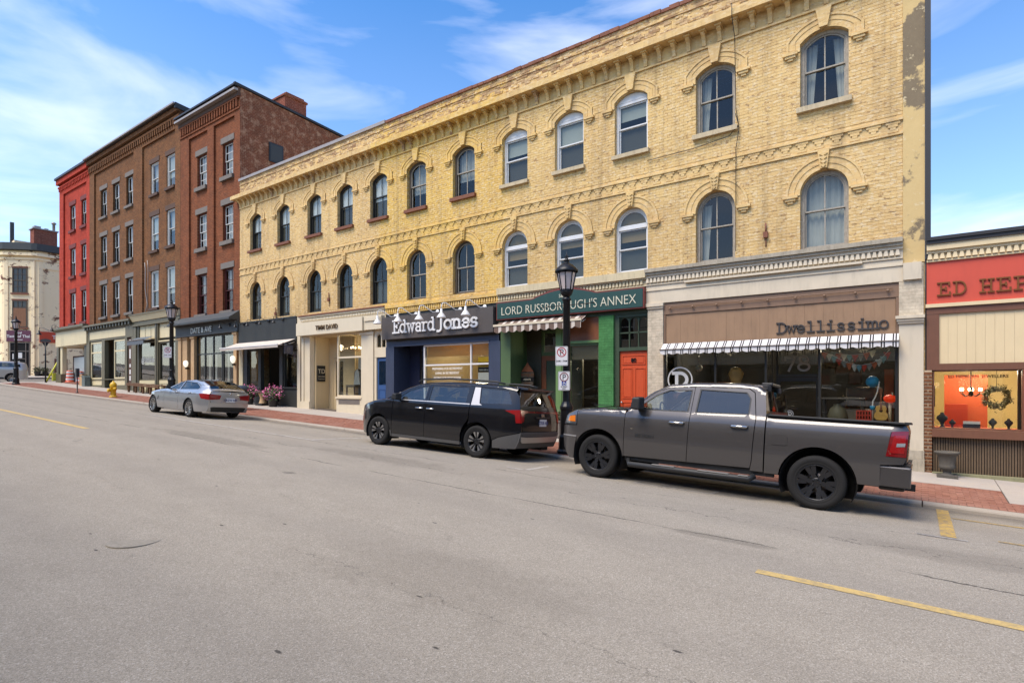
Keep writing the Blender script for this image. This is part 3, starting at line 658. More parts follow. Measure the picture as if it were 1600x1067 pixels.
# hood mouldings with keystones and label stops
def hood_upper(c):
    zc = 8.35 - .678
    def path(hw, R): 
        zs = zc + math.sqrt(max(R * R - hw * hw, 0)); a = math.degrees(math.asin(min(1, hw / R)))
        return [(c - hw, 7.97)] + arc(c, zc, R, R, 90 + a, 90 - a, 12) + [(c + hw, 7.97)]
    return path
def hood_lower(c):
    zc = 4.56
    def path(hw, R): return [(c - R, 4.54)] + arc(c, zc, R, R, 180, 0, 16) + [(c + R, 4.54)]
    return path
def build_hoods(c, f, up, par):
    mb = MB(); P = f(c); ylev = YW
    if up: bands = [((.80, .985), (.502, .680), .022), ((.80, .985), (.745, .935), .042), ((.64, .86), (.60, .82), .034), ((.56, .735), (.502, .680), .028)]
    else: bands = [((.82, .82), (.502, .502), .022), ((.82, .82), (.765, .765), .042), ((.66, .66), (.625, .625), .034), ((.555, .555), (.502, .502), .03)]
    for o, i, pr in bands: mb.strip(P(*o), P(*i), ylev - pr, ylev + .01)
    mb.build('hood_mould', M_YT, par)
    k = MB()
    if up: k.prism([(c - .085, 8.36), (c + .085, 8.36), (c + .165, 8.80), (c - .165, 8.80)], YW - .10, YW + .01)
    else:
        k.prism([(c - .07, 5.065), (c + .07, 5.065), (c + .125, 5.50), (c - .125, 5.50)], YW - .10, YW + .01)
        for j in range(4):
            z = 5.12 + j * .09; wv = .05 + j * .013
            k.prism([(c - wv, z), (c, z - .05), (c + wv, z), (c, z + .045)], YW - .125, YW - .1)
    k.build('keystone', M_YT, par)
    for s in (-1, 1):
        l = MB(); zz = 7.97 if up else 4.54; cx = c + s * .71
        l.box(cx - .165, cx + .165, YW - .10, YW + .01, zz - .055, zz + .01); l.box(cx - .115, cx + .115, YW - .075, YW + .01, zz - .115, zz - .055); l.box(cx - .06, cx + .06, YW - .05, YW + .01, zz - .17, zz - .115)
        l.build('label_stop', M_YT, par)
for i, c in enumerate(CTR):
    for up in (True, False):
        z0, z1, rise = UP if up else LO
        kw = dict(rise=rise)
        if i <= 4:
            kw.update(frame=M_BLACKFR, sash=M_DARKFR, sill=(M_BRNSILL, .11, .12, .08, 0, YW) if up else None, blind=((.5, .54, .47, .52, .58)[i], M_SKYBLIND) if up else None, lower=('screen', M_SCREEN), fw=.06)
        elif i <= 6 or i >= 10:
            kw.update(frame=M_WEATH if i >= 10 else M_OLDWOOD, sash=M_WEATH, fw=.075, sill=((M_BRNSILL if i <= 6 else M_STONESILL), .12, .12, .07, 0, YW) if up else None)
            if i in (5, 6): kw.update(blind=(.66 if up else 0.0001, M_CURT) if up else None)
            if i == 11: kw.update(blind=None if up else (.999, M_CURT))
        else:
            kw.update(frame=M_VINYL, sash=M_VINYL, fw=.07, grid_up=(1, 1), grid_lo=(1, 1), sash_lo=M_VINYL, transom=(8.10 if up else 4.52), sill=(M_STONESILL, .11, .12, .06, 0, YW) if up else None,
                      blind=(((.45, .52, .40)[i - 7], M_BLIND) if up else ((.50, .44, .50)[i - 7], M_BLINDTAN)), lower=('screen', M_SCREEN))
        w = sash_window(yb, c - .5, c + .5, z0, z1, YW + .12, **kw)
        build_hoods(c, hood_upper if up else hood_lower, up, w)
        if i in (10, 11) and (up or i == 10):             # drawn-back side curtains
            for s in (-1, 1):
                if i == 10 and s == 1: continue
                b = MB(); vs = []; n = 8
                for k in range(n + 1):
                    yy = YW + .33 + .025 * math.sin(k * 2.2); xt = c + s * (.42 - .26 * k / n); xb_ = c + s * (.42 - .16 * k / n)
                    vs += [(xb_, yy, z0 + .1), (xt, yy, z1 - .16 - (.1 if not up else 0))]
                b.add(vs, [(2 * k, 2 * k + 2, 2 * k + 3, 2 * k + 1) for k in range(n)], True); b.build('curtain', M_CURT, w)
        if 7 <= i <= 9 and up:                            # white filler panel in the arch of the replaced windows
            f = MB(); ap = archtop(c - .43, c + .43, 8.33, .17); f.prism([(c - .43, 8.13)] + ap + [(c + .43, 8.13)], YW + .10, YW + .13); f.build('arch_panel', M_VINYL, w)

# brick by brick: courses of the front, cut round openings and mouldings
bricks = []; BL, BH = .22, .075
def blocked(z):
    iv = []
    for c in CTR:
        for (z0, z1, rise), up in ((UP, True), (LO, False)):
            if z0 - .11 < z < z0 + .001 and up: iv.append((c - .58, c + .58))
            elif z0 - .01 < z < (7.97 if up else 4.5): iv.append((c - .5, c + .5))
            elif up and 7.95 <= z < 8.67:
                zc = 7.672; hw = .80 if z < zc + .57 else math.sqrt(max(.985 ** 2 - (z - zc) ** 2, 0)); iv.append((c - hw, c + hw))
            elif (not up) and 4.5 <= z < 5.38:
                hw = math.sqrt(max(.82 ** 2 - max(z - 4.56, 0) ** 2, 0)); iv.append((c - hw, c + hw))
            if up and 8.6 < z < 8.8: iv.append((c - .165, c + .165))
            if (not up) and 5.2 < z < 5.5: iv.append((c - .12, c + .12))
    iv.sort(); return iv
zz = 3.225; row = 0
while zz < 10.12:
    zm = zz + BH / 2; skip = (5.47 < zm < 5.90) or (8.79 < zm < 9.62)
    if not skip:
        free = [[X0, -.335]]
        for a, b_ in blocked(zm):
            nf = []
            for f in free:
                if b_ <= f[0] or a >= f[1]: nf.append(f); continue
                if a > f[0]: nf.append([f[0], a])
                if b_ < f[1]: nf.append([b_, f[1]])
            free = nf
        for a, b_ in free:
            k = math.floor((a - (BL / 2 if row % 2 else 0)) / BL) - 1
            while True:
                bx = k * BL + (BL / 2 if row % 2 else 0); k += 1
                if bx >= b_: break
                l, r = max(bx, a) + .003, min(bx + BL, b_) - .003
                if r - l < .03: continue
                pr = RND.uniform(.0, .006)
                if zm > 9.5:
                    pr = RND.uniform(-.012, .014)
                    if RND.random() < .12: continue
                if RND.random() < .006: pr = -.02
                bricks.append((l, r, zz + .003, zz + BH - .003, pr))
    zz += BH; row += 1
full = [b for b in bricks if b[1] - b[0] > .2 and b[4] > 0]
full.sort(key=lambda b: -b[0] + abs(b[2] - 5.8) * .22); near = set(full[:300])
mbk = MB(); mbk.add([(0, -.012, 0), (.214, -.012, 0), (.214, .02, 0), (0, .02, 0), (0, -.012, .069), (.214, -.012, .069), (.214, .02, .069), (0, .02, .069)], [(0, 1, 5, 4), (1, 2, 6, 5), (3, 0, 4, 7), (4, 5, 6, 7), (0, 3, 2, 1)])
bm_ = mbk.mesh('brick', M_YB); wp = origin(wallp)
for b in full[:300]:
    o = D.objects.new('brick', bm_); COL.objects.link(o); o.parent = wallp; o.location = (b[0] - wp[0], YW + .004 - b[4] - wp[1], b[2] - wp[2])
brickgroups = ([b for b in bricks if b not in near and b[2] < 9.5], [b for b in bricks if b[2] >= 9.5])
for gi, grp in enumerate(brickgroups):
  vs, fs = [], []
  for b in grp:
    l, r, za, zb_, pr = b; n = len(vs); yf = YW - .008 - pr
    vs += [(l, yf, za), (r, yf, za), (r, YW + .02, za), (l, YW + .02, za), (l, yf, zb_), (r, yf, zb_), (r, YW + .02, zb_), (l, YW + .02, zb_)]
    fs += [(n, n + 1, n + 5, n + 4), (n + 1, n + 2, n + 6, n + 5), (n + 3, n, n + 4, n + 7), (n + 4, n + 5, n + 6, n + 7), (n, n + 3, n + 2, n + 1)]
  bb = MB(); bb.add(vs, fs); o = bb.build('brickwork', (M_YB, M_YW)[gi], wallp, stuff=True, recalc=False)
# stucco strip, metal edge and painted gap shadow at the right corner
def stuccomat():
    t = NT('peeling_stucco'); p = t.pos(); n = t.noise(p, 1.1, 7, .62); n2 = t.noise(p, 6, 6, .7)
    b = t.mix(n2, C(226, 198, 142), C(212, 180, 122)); b = t.mix(t.ramp(n, [(.515, G(0)), (.55, G(1))]), b, t.mix(n2, C(150, 134, 108), C(120, 104, 84))); b = t.mix(t.ramp(n2, [(.6, G(0)), (.66, G(.7))]), b, C(232, 212, 170))
    t.col(b); t.set(rough=.9, spec=.2); t.bump(n, .5, .03); return t.m
mb = MB(); mb.box(-.33, X1 - .005, YW - .03, YW + .02, 2.66, 10.2); mb.build('corner_strip', stuccomat(), yb)
mb = MB(); mb.box(X1 + .001, X1 + .10, YW - .06, YW + .10, 2.7, 10.3); mb.box(X1 + .001, X1 + .03, YW + .02, YW + .12, zb(0) - .2, 2.69); mb.build('flashing_and_gap_shade', M_BLACKMETAL, yb)  # below the flashing, a dark strip stands in for the narrow shadow gap
# string course with stepped corbels
mb = MB(); mb.box(X0, -.33, YW - .045, YW + .01, 5.49, 5.535); mb.box(X0, -.33, YW - .012, YW + .01, 5.535, 5.83); mb.box(X0, -.33, YW - .06, YW + .01, 5.795, 5.84); mb.box(X0, -.33, YW - .04, YW + .01, 5.842, 5.87); bc = mb.build('string_course', M_YT, yb)
cbm = MB(); cbm.box(-.135, 0.135, -.04, .01, .2, .26); cbm.box(-.09, .09, -.036, .01, .135, .198); cbm.box(-.05, .05, -.033, .01, .075, .133); cbm.box(-.10, .10, -.03, .01, .02, .073)
cme = cbm.mesh('corbel', M_YT); bo = origin(bc); x = -.33 - .18
while x > X0 + .15:
    o = D.objects.new('corbel', cme); COL.objects.link(o); o.parent = bc; o.location = (x - bo[0], YW - bo[1], 5.535 - bo[2]); x -= .36
# main cornice: frieze string, curved brackets, projecting ledge
mb = MB(); mb.box(X0, X1, YW - .05, YW + .01, 8.81, 8.86); mb.box(X0, X1, YW - .02, YW + .01, 8.86, 9.30)
mb.box(X0 - .28, X1 + .02, YW - .36, YW + .01, 9.235, 9.40); mb.box(X0 - .24, X1 + .0, YW - .32, YW + .01, 9.402, 9.44); cn = mb.build('cornice', M_YT, yb)
bk = MB(); prof = [(0, 0), (-.04, 0), (-.06, .06), (-.07, .14), (-.11, .21), (-.19, .27), (-.19, .31), (0, .31)]
bk.prism(prof, -.05, .05, 'x'); bk.box(-.085, .085, -.24, 0, .31, .36)
bme = bk.mesh('bracket', M_YT); bko = origin(cn); x = X1 - .25; brk2 = bk.mesh('bracket', M_YW)
while x > X0 - .1:
    o = D.objects.new('bracket', brk2 if RND.random() < .2 else bme); COL.objects.link(o); o.parent = cn; o.location = (x - bko[0], YW - .02 - bko[1], 8.874 - bko[2]); x -= .402
# parapet above the ledge with its plain bands, coping on top
mb = MB(); mb.box(X0, X1, YW - .035, YW + .005, 9.44, 9.62); mb.box(X0, X1, YW - .035, YW + .005, 9.98, 10.02); mb.box(X0, X1, YW - .015, YW + .005, 10.125, 10.2); mb.build('parapet_band', M_YW, yb)
mb = MB(); mb.box(X0 - .02, -16.9, YW - .08, YW + .4, 10.203, 10.33); mb.build('coping', M_ROOFMETAL, yb)
x = -16.88
while x < X1 - .05:
    l = RND.uniform(.22, .34); mb = MB(); mb.box(x, min(x + l - .01, X1), YW - .055 + RND.uniform(-.02, .01), YW + .34, 10.203, 10.30 + RND.uniform(-.015, .02)); mb.build('coping_stone', M_RUSTCAP, yb); x += l
# cables down the front
mb = MB(); mb.tube([(FX(1150), YW - .40, 9.5), (FX(1150), YW - .40, 9.2), (FX(1150), YW - .12, 8.8), (FX(1151), YW - .07, 7.0), (FX(1156), YW - .07, 6.5), (FX(1151), YW - .07, 6.0), (FX(1151), YW - .08, 3.4)], .009, 6)
mb.tube([(FX(1150), YW - .07, 6.9)] + [(FX(1156) - .0, YW - .1, 6.55), (FX(1140), YW - .07, 6.36), (FX(1083), YW - .05, 6.27), (FX(1012), YW - .05, 6.25)], .009, 5); mb.build('cable', M_IRON, yb)
for px, py in ((432, 490), (515, 468), (1197, 367)):        # rusty anchors of vanished signs
    x, z = FX(px), FZ(px, py); mb = MB(); mb.box(x - .05, x + .05, YW - .09, YW, z - .08, z + .06); mb.tube([(x, YW - .03, z), (x, YW - .05, z + .28)], .02, 6); mb.tube([(x, YW - .03, z - .1), (x, YW - .02, z - .3)], .015, 6); mb.build('sign_anchor', M_RUSTCAP, yb)

# ------------------------------------------------------------------ shopfronts of the yellow row
def room(x0, x1, y0, y1, z0, z1, m, par, floor=None, name='shop_interior'):
    mb = MB(); p = [(x0, y0, z0), (x1, y0, z0), (x1, y1, z0), (x0, y1, z0), (x0, y0, z1), (x1, y0, z1), (x1, y1, z1), (x0, y1, z1)]
    mb.add(p, [(0, 1, 2, 3), (4, 7, 6, 5), (1, 5, 6, 2), (2, 6, 7, 3), (3, 7, 4, 0)]); return mb.build(name, m, par)
def part(name, m, par, *boxes, bevel=0):
    mb = MB()
    for b in boxes: mb.box(*b)
    return mb.build(name, m, par, bevel=bevel)
def parts(name, m, par, *boxes):
    return [part(name, m, par, b) for b in boxes]
def pane(par, x0, x1, y, z0, z1, m=None, name='pane'):
    mb = MB(); mb.box(x0, x1, y, y + .008, z0, z1); return mb.build(name, m or M_GLASS, par)
def shop_window(par, x0, x1, z0, z1, y, frame, fw=.06, bars_x=(), bars_z=(), m=None, label=None, dep=.08):
    mb = MB(); mb.box(x0, x1, y, y + dep, z0, z0 + fw); mb.box(x0, x1, y, y + dep, z1 - fw, z1); mb.box(x0, x0 + fw, y, y + dep, z0 + fw, z1 - fw); mb.box(x1 - fw, x1, y, y + dep, z0 + fw, z1 - fw)
    for b in bars_x: mb.box(b - fw / 2, b + fw / 2, y + .003, y + dep - .003, z0 + fw, z1 - fw)
    for b in bars_z: mb.box(x0 + fw, x1 - fw, y + .006, y + dep - .006, b - fw / 2, b + fw / 2)
    w = mb.build('window', frame, par)
    if label: w['label'] = label
    xs = [x0 + fw] + [t for b in bars_x for t in (b - fw / 2, b + fw / 2)] + [x1 - fw]; zs = [z0 + fw] + [t for b in bars_z for t in (b - fw / 2, b + fw / 2)] + [z1 - fw]
    for i in range(0, len(xs), 2):
        for j in range(0, len(zs), 2): pane(w, xs[i], xs[i + 1], y + dep / 2, zs[j], zs[j + 1], m)
    return w
def dentils(name, m, par, x0, x1, y, z0, z1, pitch, w0, w1, pr):
    mb = MB(); x = x0 + pitch / 2
    while x < x1 - w0 / 2:
        mb.add([(x - w0 / 2, y - pr, z0), (x + w0 / 2, y - pr, z0), (x + w0 / 2, y, z0), (x - w0 / 2, y, z0), (x - w1 / 2, y - pr * .8, z1), (x + w1 / 2, y - pr * .8, z1), (x + w1 / 2, y, z1), (x - w1 / 2, y, z1)],
               [(0, 3, 2, 1), (4, 5, 6, 7), (0, 1, 5, 4), (1, 2, 6, 5), (2, 3, 7, 6), (3, 0, 4, 7)]); x += pitch
    return mb.build(name, m, par, stuff=True)
# -- home shop at the right end
a, b = -6.20, -.33
part('ledge', M_GREYLEDGE, yb, (a, b, YW - .20, YW + .004, 3.12, 3.215), (a, b, YW - .15, YW + .004, 3.05, 3.118))
part('cornice', M_WHTTRIM, yb, (a, b, YW - .10, YW + .003, 2.98, 3.048), (a, b, YW - .05, YW + .003, 2.80, 2.978), (a, b, YW - .09, YW + .002, 2.77, 2.80))
dentils('dentils', M_WHTTRIM, yb, a, b, YW - .05, 2.845, 2.965, .106, .085, .05, .07)
part('cornice_board', M_WHTTRIM, yb, (FX(1072), FX(1348), YW - .15, YW - .052, 2.74, 2.79))
part('beam', M_WHTTRIM, yb, (a, b, YW - .06, YW + .1, 2.27, 2.765), (a, b, YW - .085, YW - .062, 2.615, 2.65))
M_PLASTERW = paint('white_painted_pilaster', C(222, 207, 180), 0.7, 0.1, 2, 0.3, 0.1)
def wpil(x0, x1, ztop, zcap, shaft):
    p = part('pilaster', shaft, yb, (x0, x1, YW - .055, YW + .25, zb(x1) - .1, zcap))
    return p
p = part('pilaster', M_WHTBRICK, yb, (-.40, .035, YW - .055, YW + .25, 1.52, 2.64)); part('capital', M_WHTTRIM, p, (-.46, .055, YW - .16, YW + .2, 1.455, 1.518), (-.44, .045, YW - .13, YW + .2, 1.40, 1.453), (-.42, .04, YW - .10, YW + .2, 1.35, 1.398)); part('cap_block', M_WHTTRIM, p, (-.325, .0, YW - .12, YW + .002, 2.29, 2.655))
part('shaft', M_PLASTERW, p, (-.40, .035, YW - .06, YW + .25, zb(0) - .1, 1.348)); part('base', M_GREYLEDGE, p, (-.46, .05, YW - .12, YW + .2, zb(0) - .1, -1.56), (-.44, .045, YW - .10, YW + .2, -1.558, -1.38))
p = part('pilaster', M_WHTBRICK, yb, (-6.16, -5.72, YW - .055, YW + .25, zb(-6) - .1, 2.12)); part('capital', M_WHTTRIM, p, (-6.19, -5.70, YW - .12, YW + .2, 2.18, 2.268), (-6.17, -5.71, YW - .09, YW + .2, 2.122, 2.178))
part('sign_frame', M_TAUPE2, yb, (-5.71, -.401, YW - .02, YW + .1, 1.95, 2.268), (-5.715, -5.665, YW - .015, YW + .1, 1.10, 1.948), (-.455, -.402, YW - .015, YW + .1, 1.10, 1.948))
x = -5.66; bd = MB(); bd.box(0, .1985, 0, .05, 0, .80); bdm = bd.mesh('board', M_TAUPE); yo = origin(yb)
while x < -.47:
    if x + .2 > -.458: part('board', M_TAUPE, yb, (x, -.457, YW + .012, YW + .06, 1.147, 1.946)); break
    o = D.objects.new('board', bdm); COL.objects.link(o); o.parent = yb; o.location = (x - yo[0], YW + .01 + RND.uniform(-.003, .003) - yo[1], 1.147 - yo[2]); x += .2
mb = MB(); mb.tube([(-5.6, YW - .07, 2.14), (-.5, YW - .07, 2.14)], .012, 6)
for k in range(9): mb.ball((-5.52 + k * .615, YW - .075, 2.10), .032, 8, 6)
mb.build('bulb_rail', M_TAUPE2, yb)
Z78 = zb(-3) + .06
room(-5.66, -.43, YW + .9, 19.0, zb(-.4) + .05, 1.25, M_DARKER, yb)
part('shop_floor', M_ROOMMID, yb, (-5.66, -.43, YW + .1, 18.9, zb(-5.6) - .05, -1.2))
part('bulkhead', M_TAUPE2, yb, (-5.715, -3.1, YW - .01, YW + .12, zb(-4) - .3, -1.02), (-1.95, -.402, YW - .01, YW + .12, zb(0) - .2, -1.02))
part('shop_ceiling', M_DARK, yb, (-5.66, -.43, YW + .1, YW + .9, 1.14, 1.2))
shop_window(yb, -5.71, -3.10, -1.02, 1.14, YW + .03, M_BLACKFR, .05, bars_x=(-4.35,))
shop_window(yb, -1.97, -.42, -1.02, 1.14, YW + .03, M_BLACKFR, .05)
for xx in (-3.08, -1.99):
    mb = MB(); mb.add([(xx, YW + .06, -1.0), (xx, YW + .9, -1.0), (xx, YW + .9, 1.14), (xx, YW + .06, 1.14)], [(0, 1, 2, 3)]); mb.build('side_pane', M_GLASS, yb)
d = part('door', M_BLACKFR, yb, (-3.05, -2.95, YW + .86, YW + .92, zb(-2.5) + .1, .22), (-2.13, -2.03, YW + .86, YW + .92, zb(-2.5) + .1, .22), (-2.95, -2.13, YW + .862, YW + .918, .12, .218), (-2.95, -2.13, YW + .862, YW + .918, zb(-2.5) + .1, -1.35))
pane(d, -2.95, -2.13, YW + .885, -1.35, .12)
fan = part('transom', M_BLACKFR, yb, (-3.05, -2.03, YW + .87, YW + .93, .24, .30), (-3.05, -2.03, YW + .87, YW + .93, 1.08, 1.14), (-3.05, -3.0, YW + .87, YW + .93, .3, 1.08), (-2.08, -2.03, YW + .87, YW + .93, .3, 1.08)); pane(fan, -3.0, -2.08, YW + .89, .3, 1.08)
M_DECAL = flat('white_window_lettering', C(214, 212, 206), .6)
M_DECALG = flat('silver_window_lettering', C(160, 160, 156), .5)

# -- antiques annex
a, b = -11.37, -6.20
part('ledge', M_LEDGE, yb, (a, b, YW - .16, YW + .003, 3.0, 3.215))
part('cornice', M_LEDGE, yb, (a, b, YW - .10, YW + .003, 2.955, 2.998), (a, b, YW - .04, YW + .003, 2.80, 2.953), (a, b, YW - .08, YW + .002, 2.765, 2.798)); dentils('dentils', M_LEDGE, yb, a, b, YW - .04, 2.825, 2.945, .106, .075, .055, .06)
part('beam', M_GRNDARK, yb, (a, b, YW - .02, YW + .2, 2.05, 2.763))
part('jamb', M_GRNFRAME, yb, (-11.28, -10.88, YW - .04, YW + .9, zb(-11) - .1, 2.048))
part('jamb', M_GRNPOST, yb, (-9.16, -8.96, YW - .03, YW + .25, zb(-9) - .1, 2.048), (-8.955, -8.74, YW - .01, YW + .12, zb(-9) - .1, 2.048))
p = part('pilaster', M_GRNBRICK, yb, (-7.67, -7.20, YW - .06, YW + .25, zb(-7) - .1, 2.047))
part('door_frame', M_GRNDARK, yb, (-7.198, -7.05, YW + .01, YW + .2, zb(-7) - .1, 2.047), (-6.20, -6.165, YW + .01, YW + .2, zb(-7) - .1, 2.047), (-7.05, -6.20, YW + .012, YW + .2, 1.0, 1.10), (-7.05, -6.20, YW + .012, YW + .2, 1.96, 2.047))
fan = part('transom', M_GRNDARK, yb, (-7.05, -6.20, YW + .06, YW + .12, 1.50, 1.54), (-6.775, -6.745, YW + .06, YW + .12, 1.10, 1.96), (-6.495, -6.465, YW + .06, YW + .12, 1.10, 1.96))
for k in range(3):
    xc = -6.91 + k * .29; mb = MB(); ap = archtop(xc - .13, xc + .13, 1.945, .125); mb.strip([(xc - .145, 1.955), (xc - .1, 1.96), (xc, 1.96), (xc + .1, 1.96), (xc + .145, 1.955)], [(xc - .13, 1.82), ap[3], ap[6], ap[9], (xc + .13, 1.82)], YW + .07, YW + .10); mb.build('arch_light', M_GRNDARK, fan)
pane(fan, -7.05, -6.20, YW + .095, 1.10, 1.96, M_GLASS_DK)
def panel_door(x0, x1, z0, z1, y, m, par, panels, knob=None, label=None):
    mb = MB(); mb.box(x0, x1, y, y + .05, z0, z1); d = mb.build('door', m, par)
    if label: d['label'] = label
    for (u0, u1, v0, v1) in panels:
        xa, xb_, za, zb_ = x0 + (x1 - x0) * u0, x0 + (x1 - x0) * u1, z0 + (z1 - z0) * v0, z0 + (z1 - z0) * v1
        s = MB(); o_ = [(xa, za), (xa, zb_), (xb_, zb_), (xb_, za), (xa, za)]; t = .022; i_ = [(xa + t, za + t), (xa + t, zb_ - t), (xb_ - t, zb_ - t), (xb_ - t, za + t), (xa + t, za + t)]
        s.strip(o_, i_, y - .016, y); s.box(xa + .05, xb_ - .05, y - .010, y, za + .05, zb_ - .05); s.build('door_panel', m, d)
    if knob:
        k = MB(); kx = x0 + (x1 - x0) * knob; k.ball((kx, y - .05, z0 + .95), .03, 10, 8); k.tube([(kx, y, z0 + .95), (kx, y - .05, z0 + .95)], .012); k.build('knob', M_STEEL, d)
    return d
M_STEEL = flat('brushed_steel', C(190, 188, 184), .35, .9)
zd = zb(-6.6) + .16
od = panel_door(-7.045, -6.205, zd, .995, YW + .07, M_ORANGE, yb, [(.08, .46, .05, .40), (.54, .92, .05, .40), (.08, .46, .44, .80), (.54, .92, .44, .80), (.08, .92, .84, .95)], .08, 'orange panelled door number eighty')
part('step', M_CONC, yb, (-7.05, -6.2, YW - .02, YW + .3, zb(-6.6) - .15, zd - .005))
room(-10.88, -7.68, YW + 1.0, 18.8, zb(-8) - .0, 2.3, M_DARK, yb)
part('shop_floor', M_ROOMMID, yb, (-11.25, -7.68, YW + .02, 18.7, zb(-7.6) - .2, zb(-10.9) + .03))
# display window with tan board above, tiled sill below
part('window_head', M_ORWOOD, yb, (-8.738, -7.672, YW + .05, YW + .08, 1.36, 2.046))
part('transom_bar', M_GRNPOST, yb, (-8.738, -7.672, YW - .02, YW + .1, 1.28, 1.358))
part('window_blind', M_OLIVE, yb, (-8.738, -7.672, YW + .12, YW + .13, .80, 1.278))
shop_window(yb, -8.738, -7.672, -.95, 1.278, YW + .03, M_GRNFRAME, .06)
part('bulkhead', M_GRNFRAME, yb, (-8.738, -7.672, YW - .01, YW + .12, zb(-8) - .2, -.95))
# recessed glazed door
part('recess_wall', M_OLIVEDK, yb, (-10.88, -10.30, YW + .9, YW + 1.0, zb(-10) - .1, 2.3), (-9.15, -8.74, YW + .9, YW + 1.0, zb(-10) - .1, 2.3), (-10.30, -9.15, YW + .9, YW + 1.0, 1.85, 2.3))
wd = part('door', M_ORWOOD, yb, (-10.30, -10.12, YW + .93, YW + .98, zb(-10) + .1, 1.0), (-9.33, -9.15, YW + .93, YW + .98, zb(-10) + .1, 1.0), (-10.12, -9.33, YW + .931, YW + .979, .84, 1.0), (-10.12, -9.33, YW + .931, YW + .979, zb(-10) + .1, -1.1)); wd['label'] = 'orange brown glazed door with dark green pane'
part('door_pane', M_GRNDARK, wd, (-10.12, -9.33, YW + .945, YW + .96, -1.1, .84))
fan = part('transom', M_GRNFRAME, yb, (-10.3, -9.15, YW + .92, YW + .98, 1.0, 1.12), (-10.3, -9.15, YW + .92, YW + .98, 1.75, 1.85), (-10.3, -10.2, YW + .92, YW + .98, 1.12, 1.75), (-9.25, -9.15, YW + .92, YW + .98, 1.12, 1.75)); pane(fan, -10.2, -9.25, YW + .94, 1.12, 1.75, M_GLASS_DK)
part('recess_ceiling', M_OLIVEDK, yb, (-10.88, -8.96, YW + .2, YW + 1.0, 2.25, 2.32))

# -- investment office
a, b = -16.87, -11.37
part('ledge', M_YT, yb, (a, b, YW - .10, YW + .003, 2.985, 3.10)); part('cornice', M_YT, yb, (a, b, YW - .03, YW + .003, 2.80, 2.983), (a, b, YW - .07, YW + .002, 2.765, 2.798)); dentils('dentils', M_YT, yb, a, b, YW - .03, 2.82, 2.96, .106, .07, .05, .055)
part('sign_backing', M_BLACKSHOP, yb, (a, b, YW - .03, YW + .02, 1.70, 2.763))
part('fascia', M_NAVY, yb, (a, b, YW - .02, YW + .15, 1.50, 1.698)); part('moulding', M_NAVY, yb, (a + .4, b - .4, YW - .06, YW - .022, 1.50, 1.55))
part('pilaster', M_NAVY, yb, (a + .01, -16.40, YW - .05, YW + .9, zb(-16) - .2, 1.498), (-16.86, -16.36, YW - .08, YW + .1, zb(-16) - .2, -.55)); part('pilaster', M_NAVY, yb, (-11.78, -11.29, YW - .05, YW + .3, zb(-11) - .2, 1.498))
part('bulkhead', M_NAVYDK, yb, (-14.9, -11.78, YW - .01, YW + .15, zb(-11) - .3, -.75))
shop_window(yb, -14.88, -11.78, -.75, 1.498, YW + .02, M_WHITE, .055, bars_x=(-12.62,), bars_z=(.76,))
part('window_valance', M_LITBLIND, yb, (-14.8, -11.8, YW + .14, YW + .15, 1.06, 1.46))
part('recess_wall', M_NAVYDK, yb, (-16.40, -15.85, YW + .78, YW + .9, zb(-15) - .2, 1.6), (-15.84, -14.86, YW + .8, YW + .9, 1.42, 1.6))
gd = part('door', M_DARKFR, yb, (-15.85, -15.76, YW + .82, YW + .88, zb(-15) - .05, .66), (-14.96, -14.87, YW + .82, YW + .88, zb(-15) - .05, .66), (-15.76, -14.96, YW + .822, YW + .878, .57, .66), (-15.76, -14.96, YW + .822, YW + .878, zb(-15) - .05, -.95)); pane(gd, -15.76, -14.96, YW + .845, -.95, .57, M_GLASS_DK)
fan = part('transom', M_DARKFR, yb, (-15.85, -14.87, YW + .82, YW + .88, .68, .74), (-15.85, -14.87, YW + .82, YW + .88, 1.36, 1.42), (-15.85, -15.79, YW + .82, YW + .88, .74, 1.36), (-14.93, -14.87, YW + .82, YW + .88, .74, 1.36)); pane(fan, -15.79, -14.93, YW + .845, .74, 1.36, M_GLASS_DK)
part('window_return', M_NAVY, yb, (-14.93, -14.88, YW + .03, YW + .9, zb(-14.9) - .2, 1.498))
part('recess_ceiling', M_NAVYDK, yb, (-16.40, -14.9, YW + .1, YW + .9, 1.58, 1.62))
room(-14.85, -11.8, YW + .16, 18.5, zb(-11.8) - .0, 1.62, M_ROOMLT, yb); room(-16.3, -14.95, YW + 1.0, 18.0, zb(-15) - .1, 1.7, M_DARK, yb); part('shop_floor', M_ROOMMID, yb, (-16.4, -11.8, YW + .02, 18.4, zb(-11.8) - .1, zb(-16.0) - .02), (-14.8, -11.8, YW + .03, YW + .8, -.85, -.76))
for k, (t, z) in enumerate((('PREPARING FOR RETIREMENT', .585), ('LIVING IN RETIREMENT', .425), ('PAYING FOR EDUCATION', .255))):
    text(t, .11, M_WHITE, yb, (-13.75, YW + .052, z), bold=.001); part('window_rule', M_DECALG, yb, (-14.5, -13.0, YW + .052, YW + .054, z - .055, z - .048))
text('Edward Jones', .10, M_WHITE, gd, (-15.36, YW + .842, .46)); 
for k in range(4): text(('Financial', 'Advisor', 'Office', 'Hours')[k], .075, M_WHITE, gd, (-15.36, YW + .842, (.24 - k * .11)))
po = part('poster', flat('yellow_poster', C(240, 190, 40), .6), yb, (-12.35, -11.86, YW + .09, YW + .10, .66, .99)); text('Edward Jones', .085, M_IRON, po, (-12.1, YW + .086, .78)); part('poster_foot', M_WHITE, po, (-12.35, -11.86, YW + .09, YW + .10, -.3, .46)); part('poster_band', M_BLACKFR, po, (-12.35, -11.86, YW + .09, YW + .10, .47, .65)); text('Invest with us', .07, M_WHITE, po, (-12.1, YW + .086, .53))

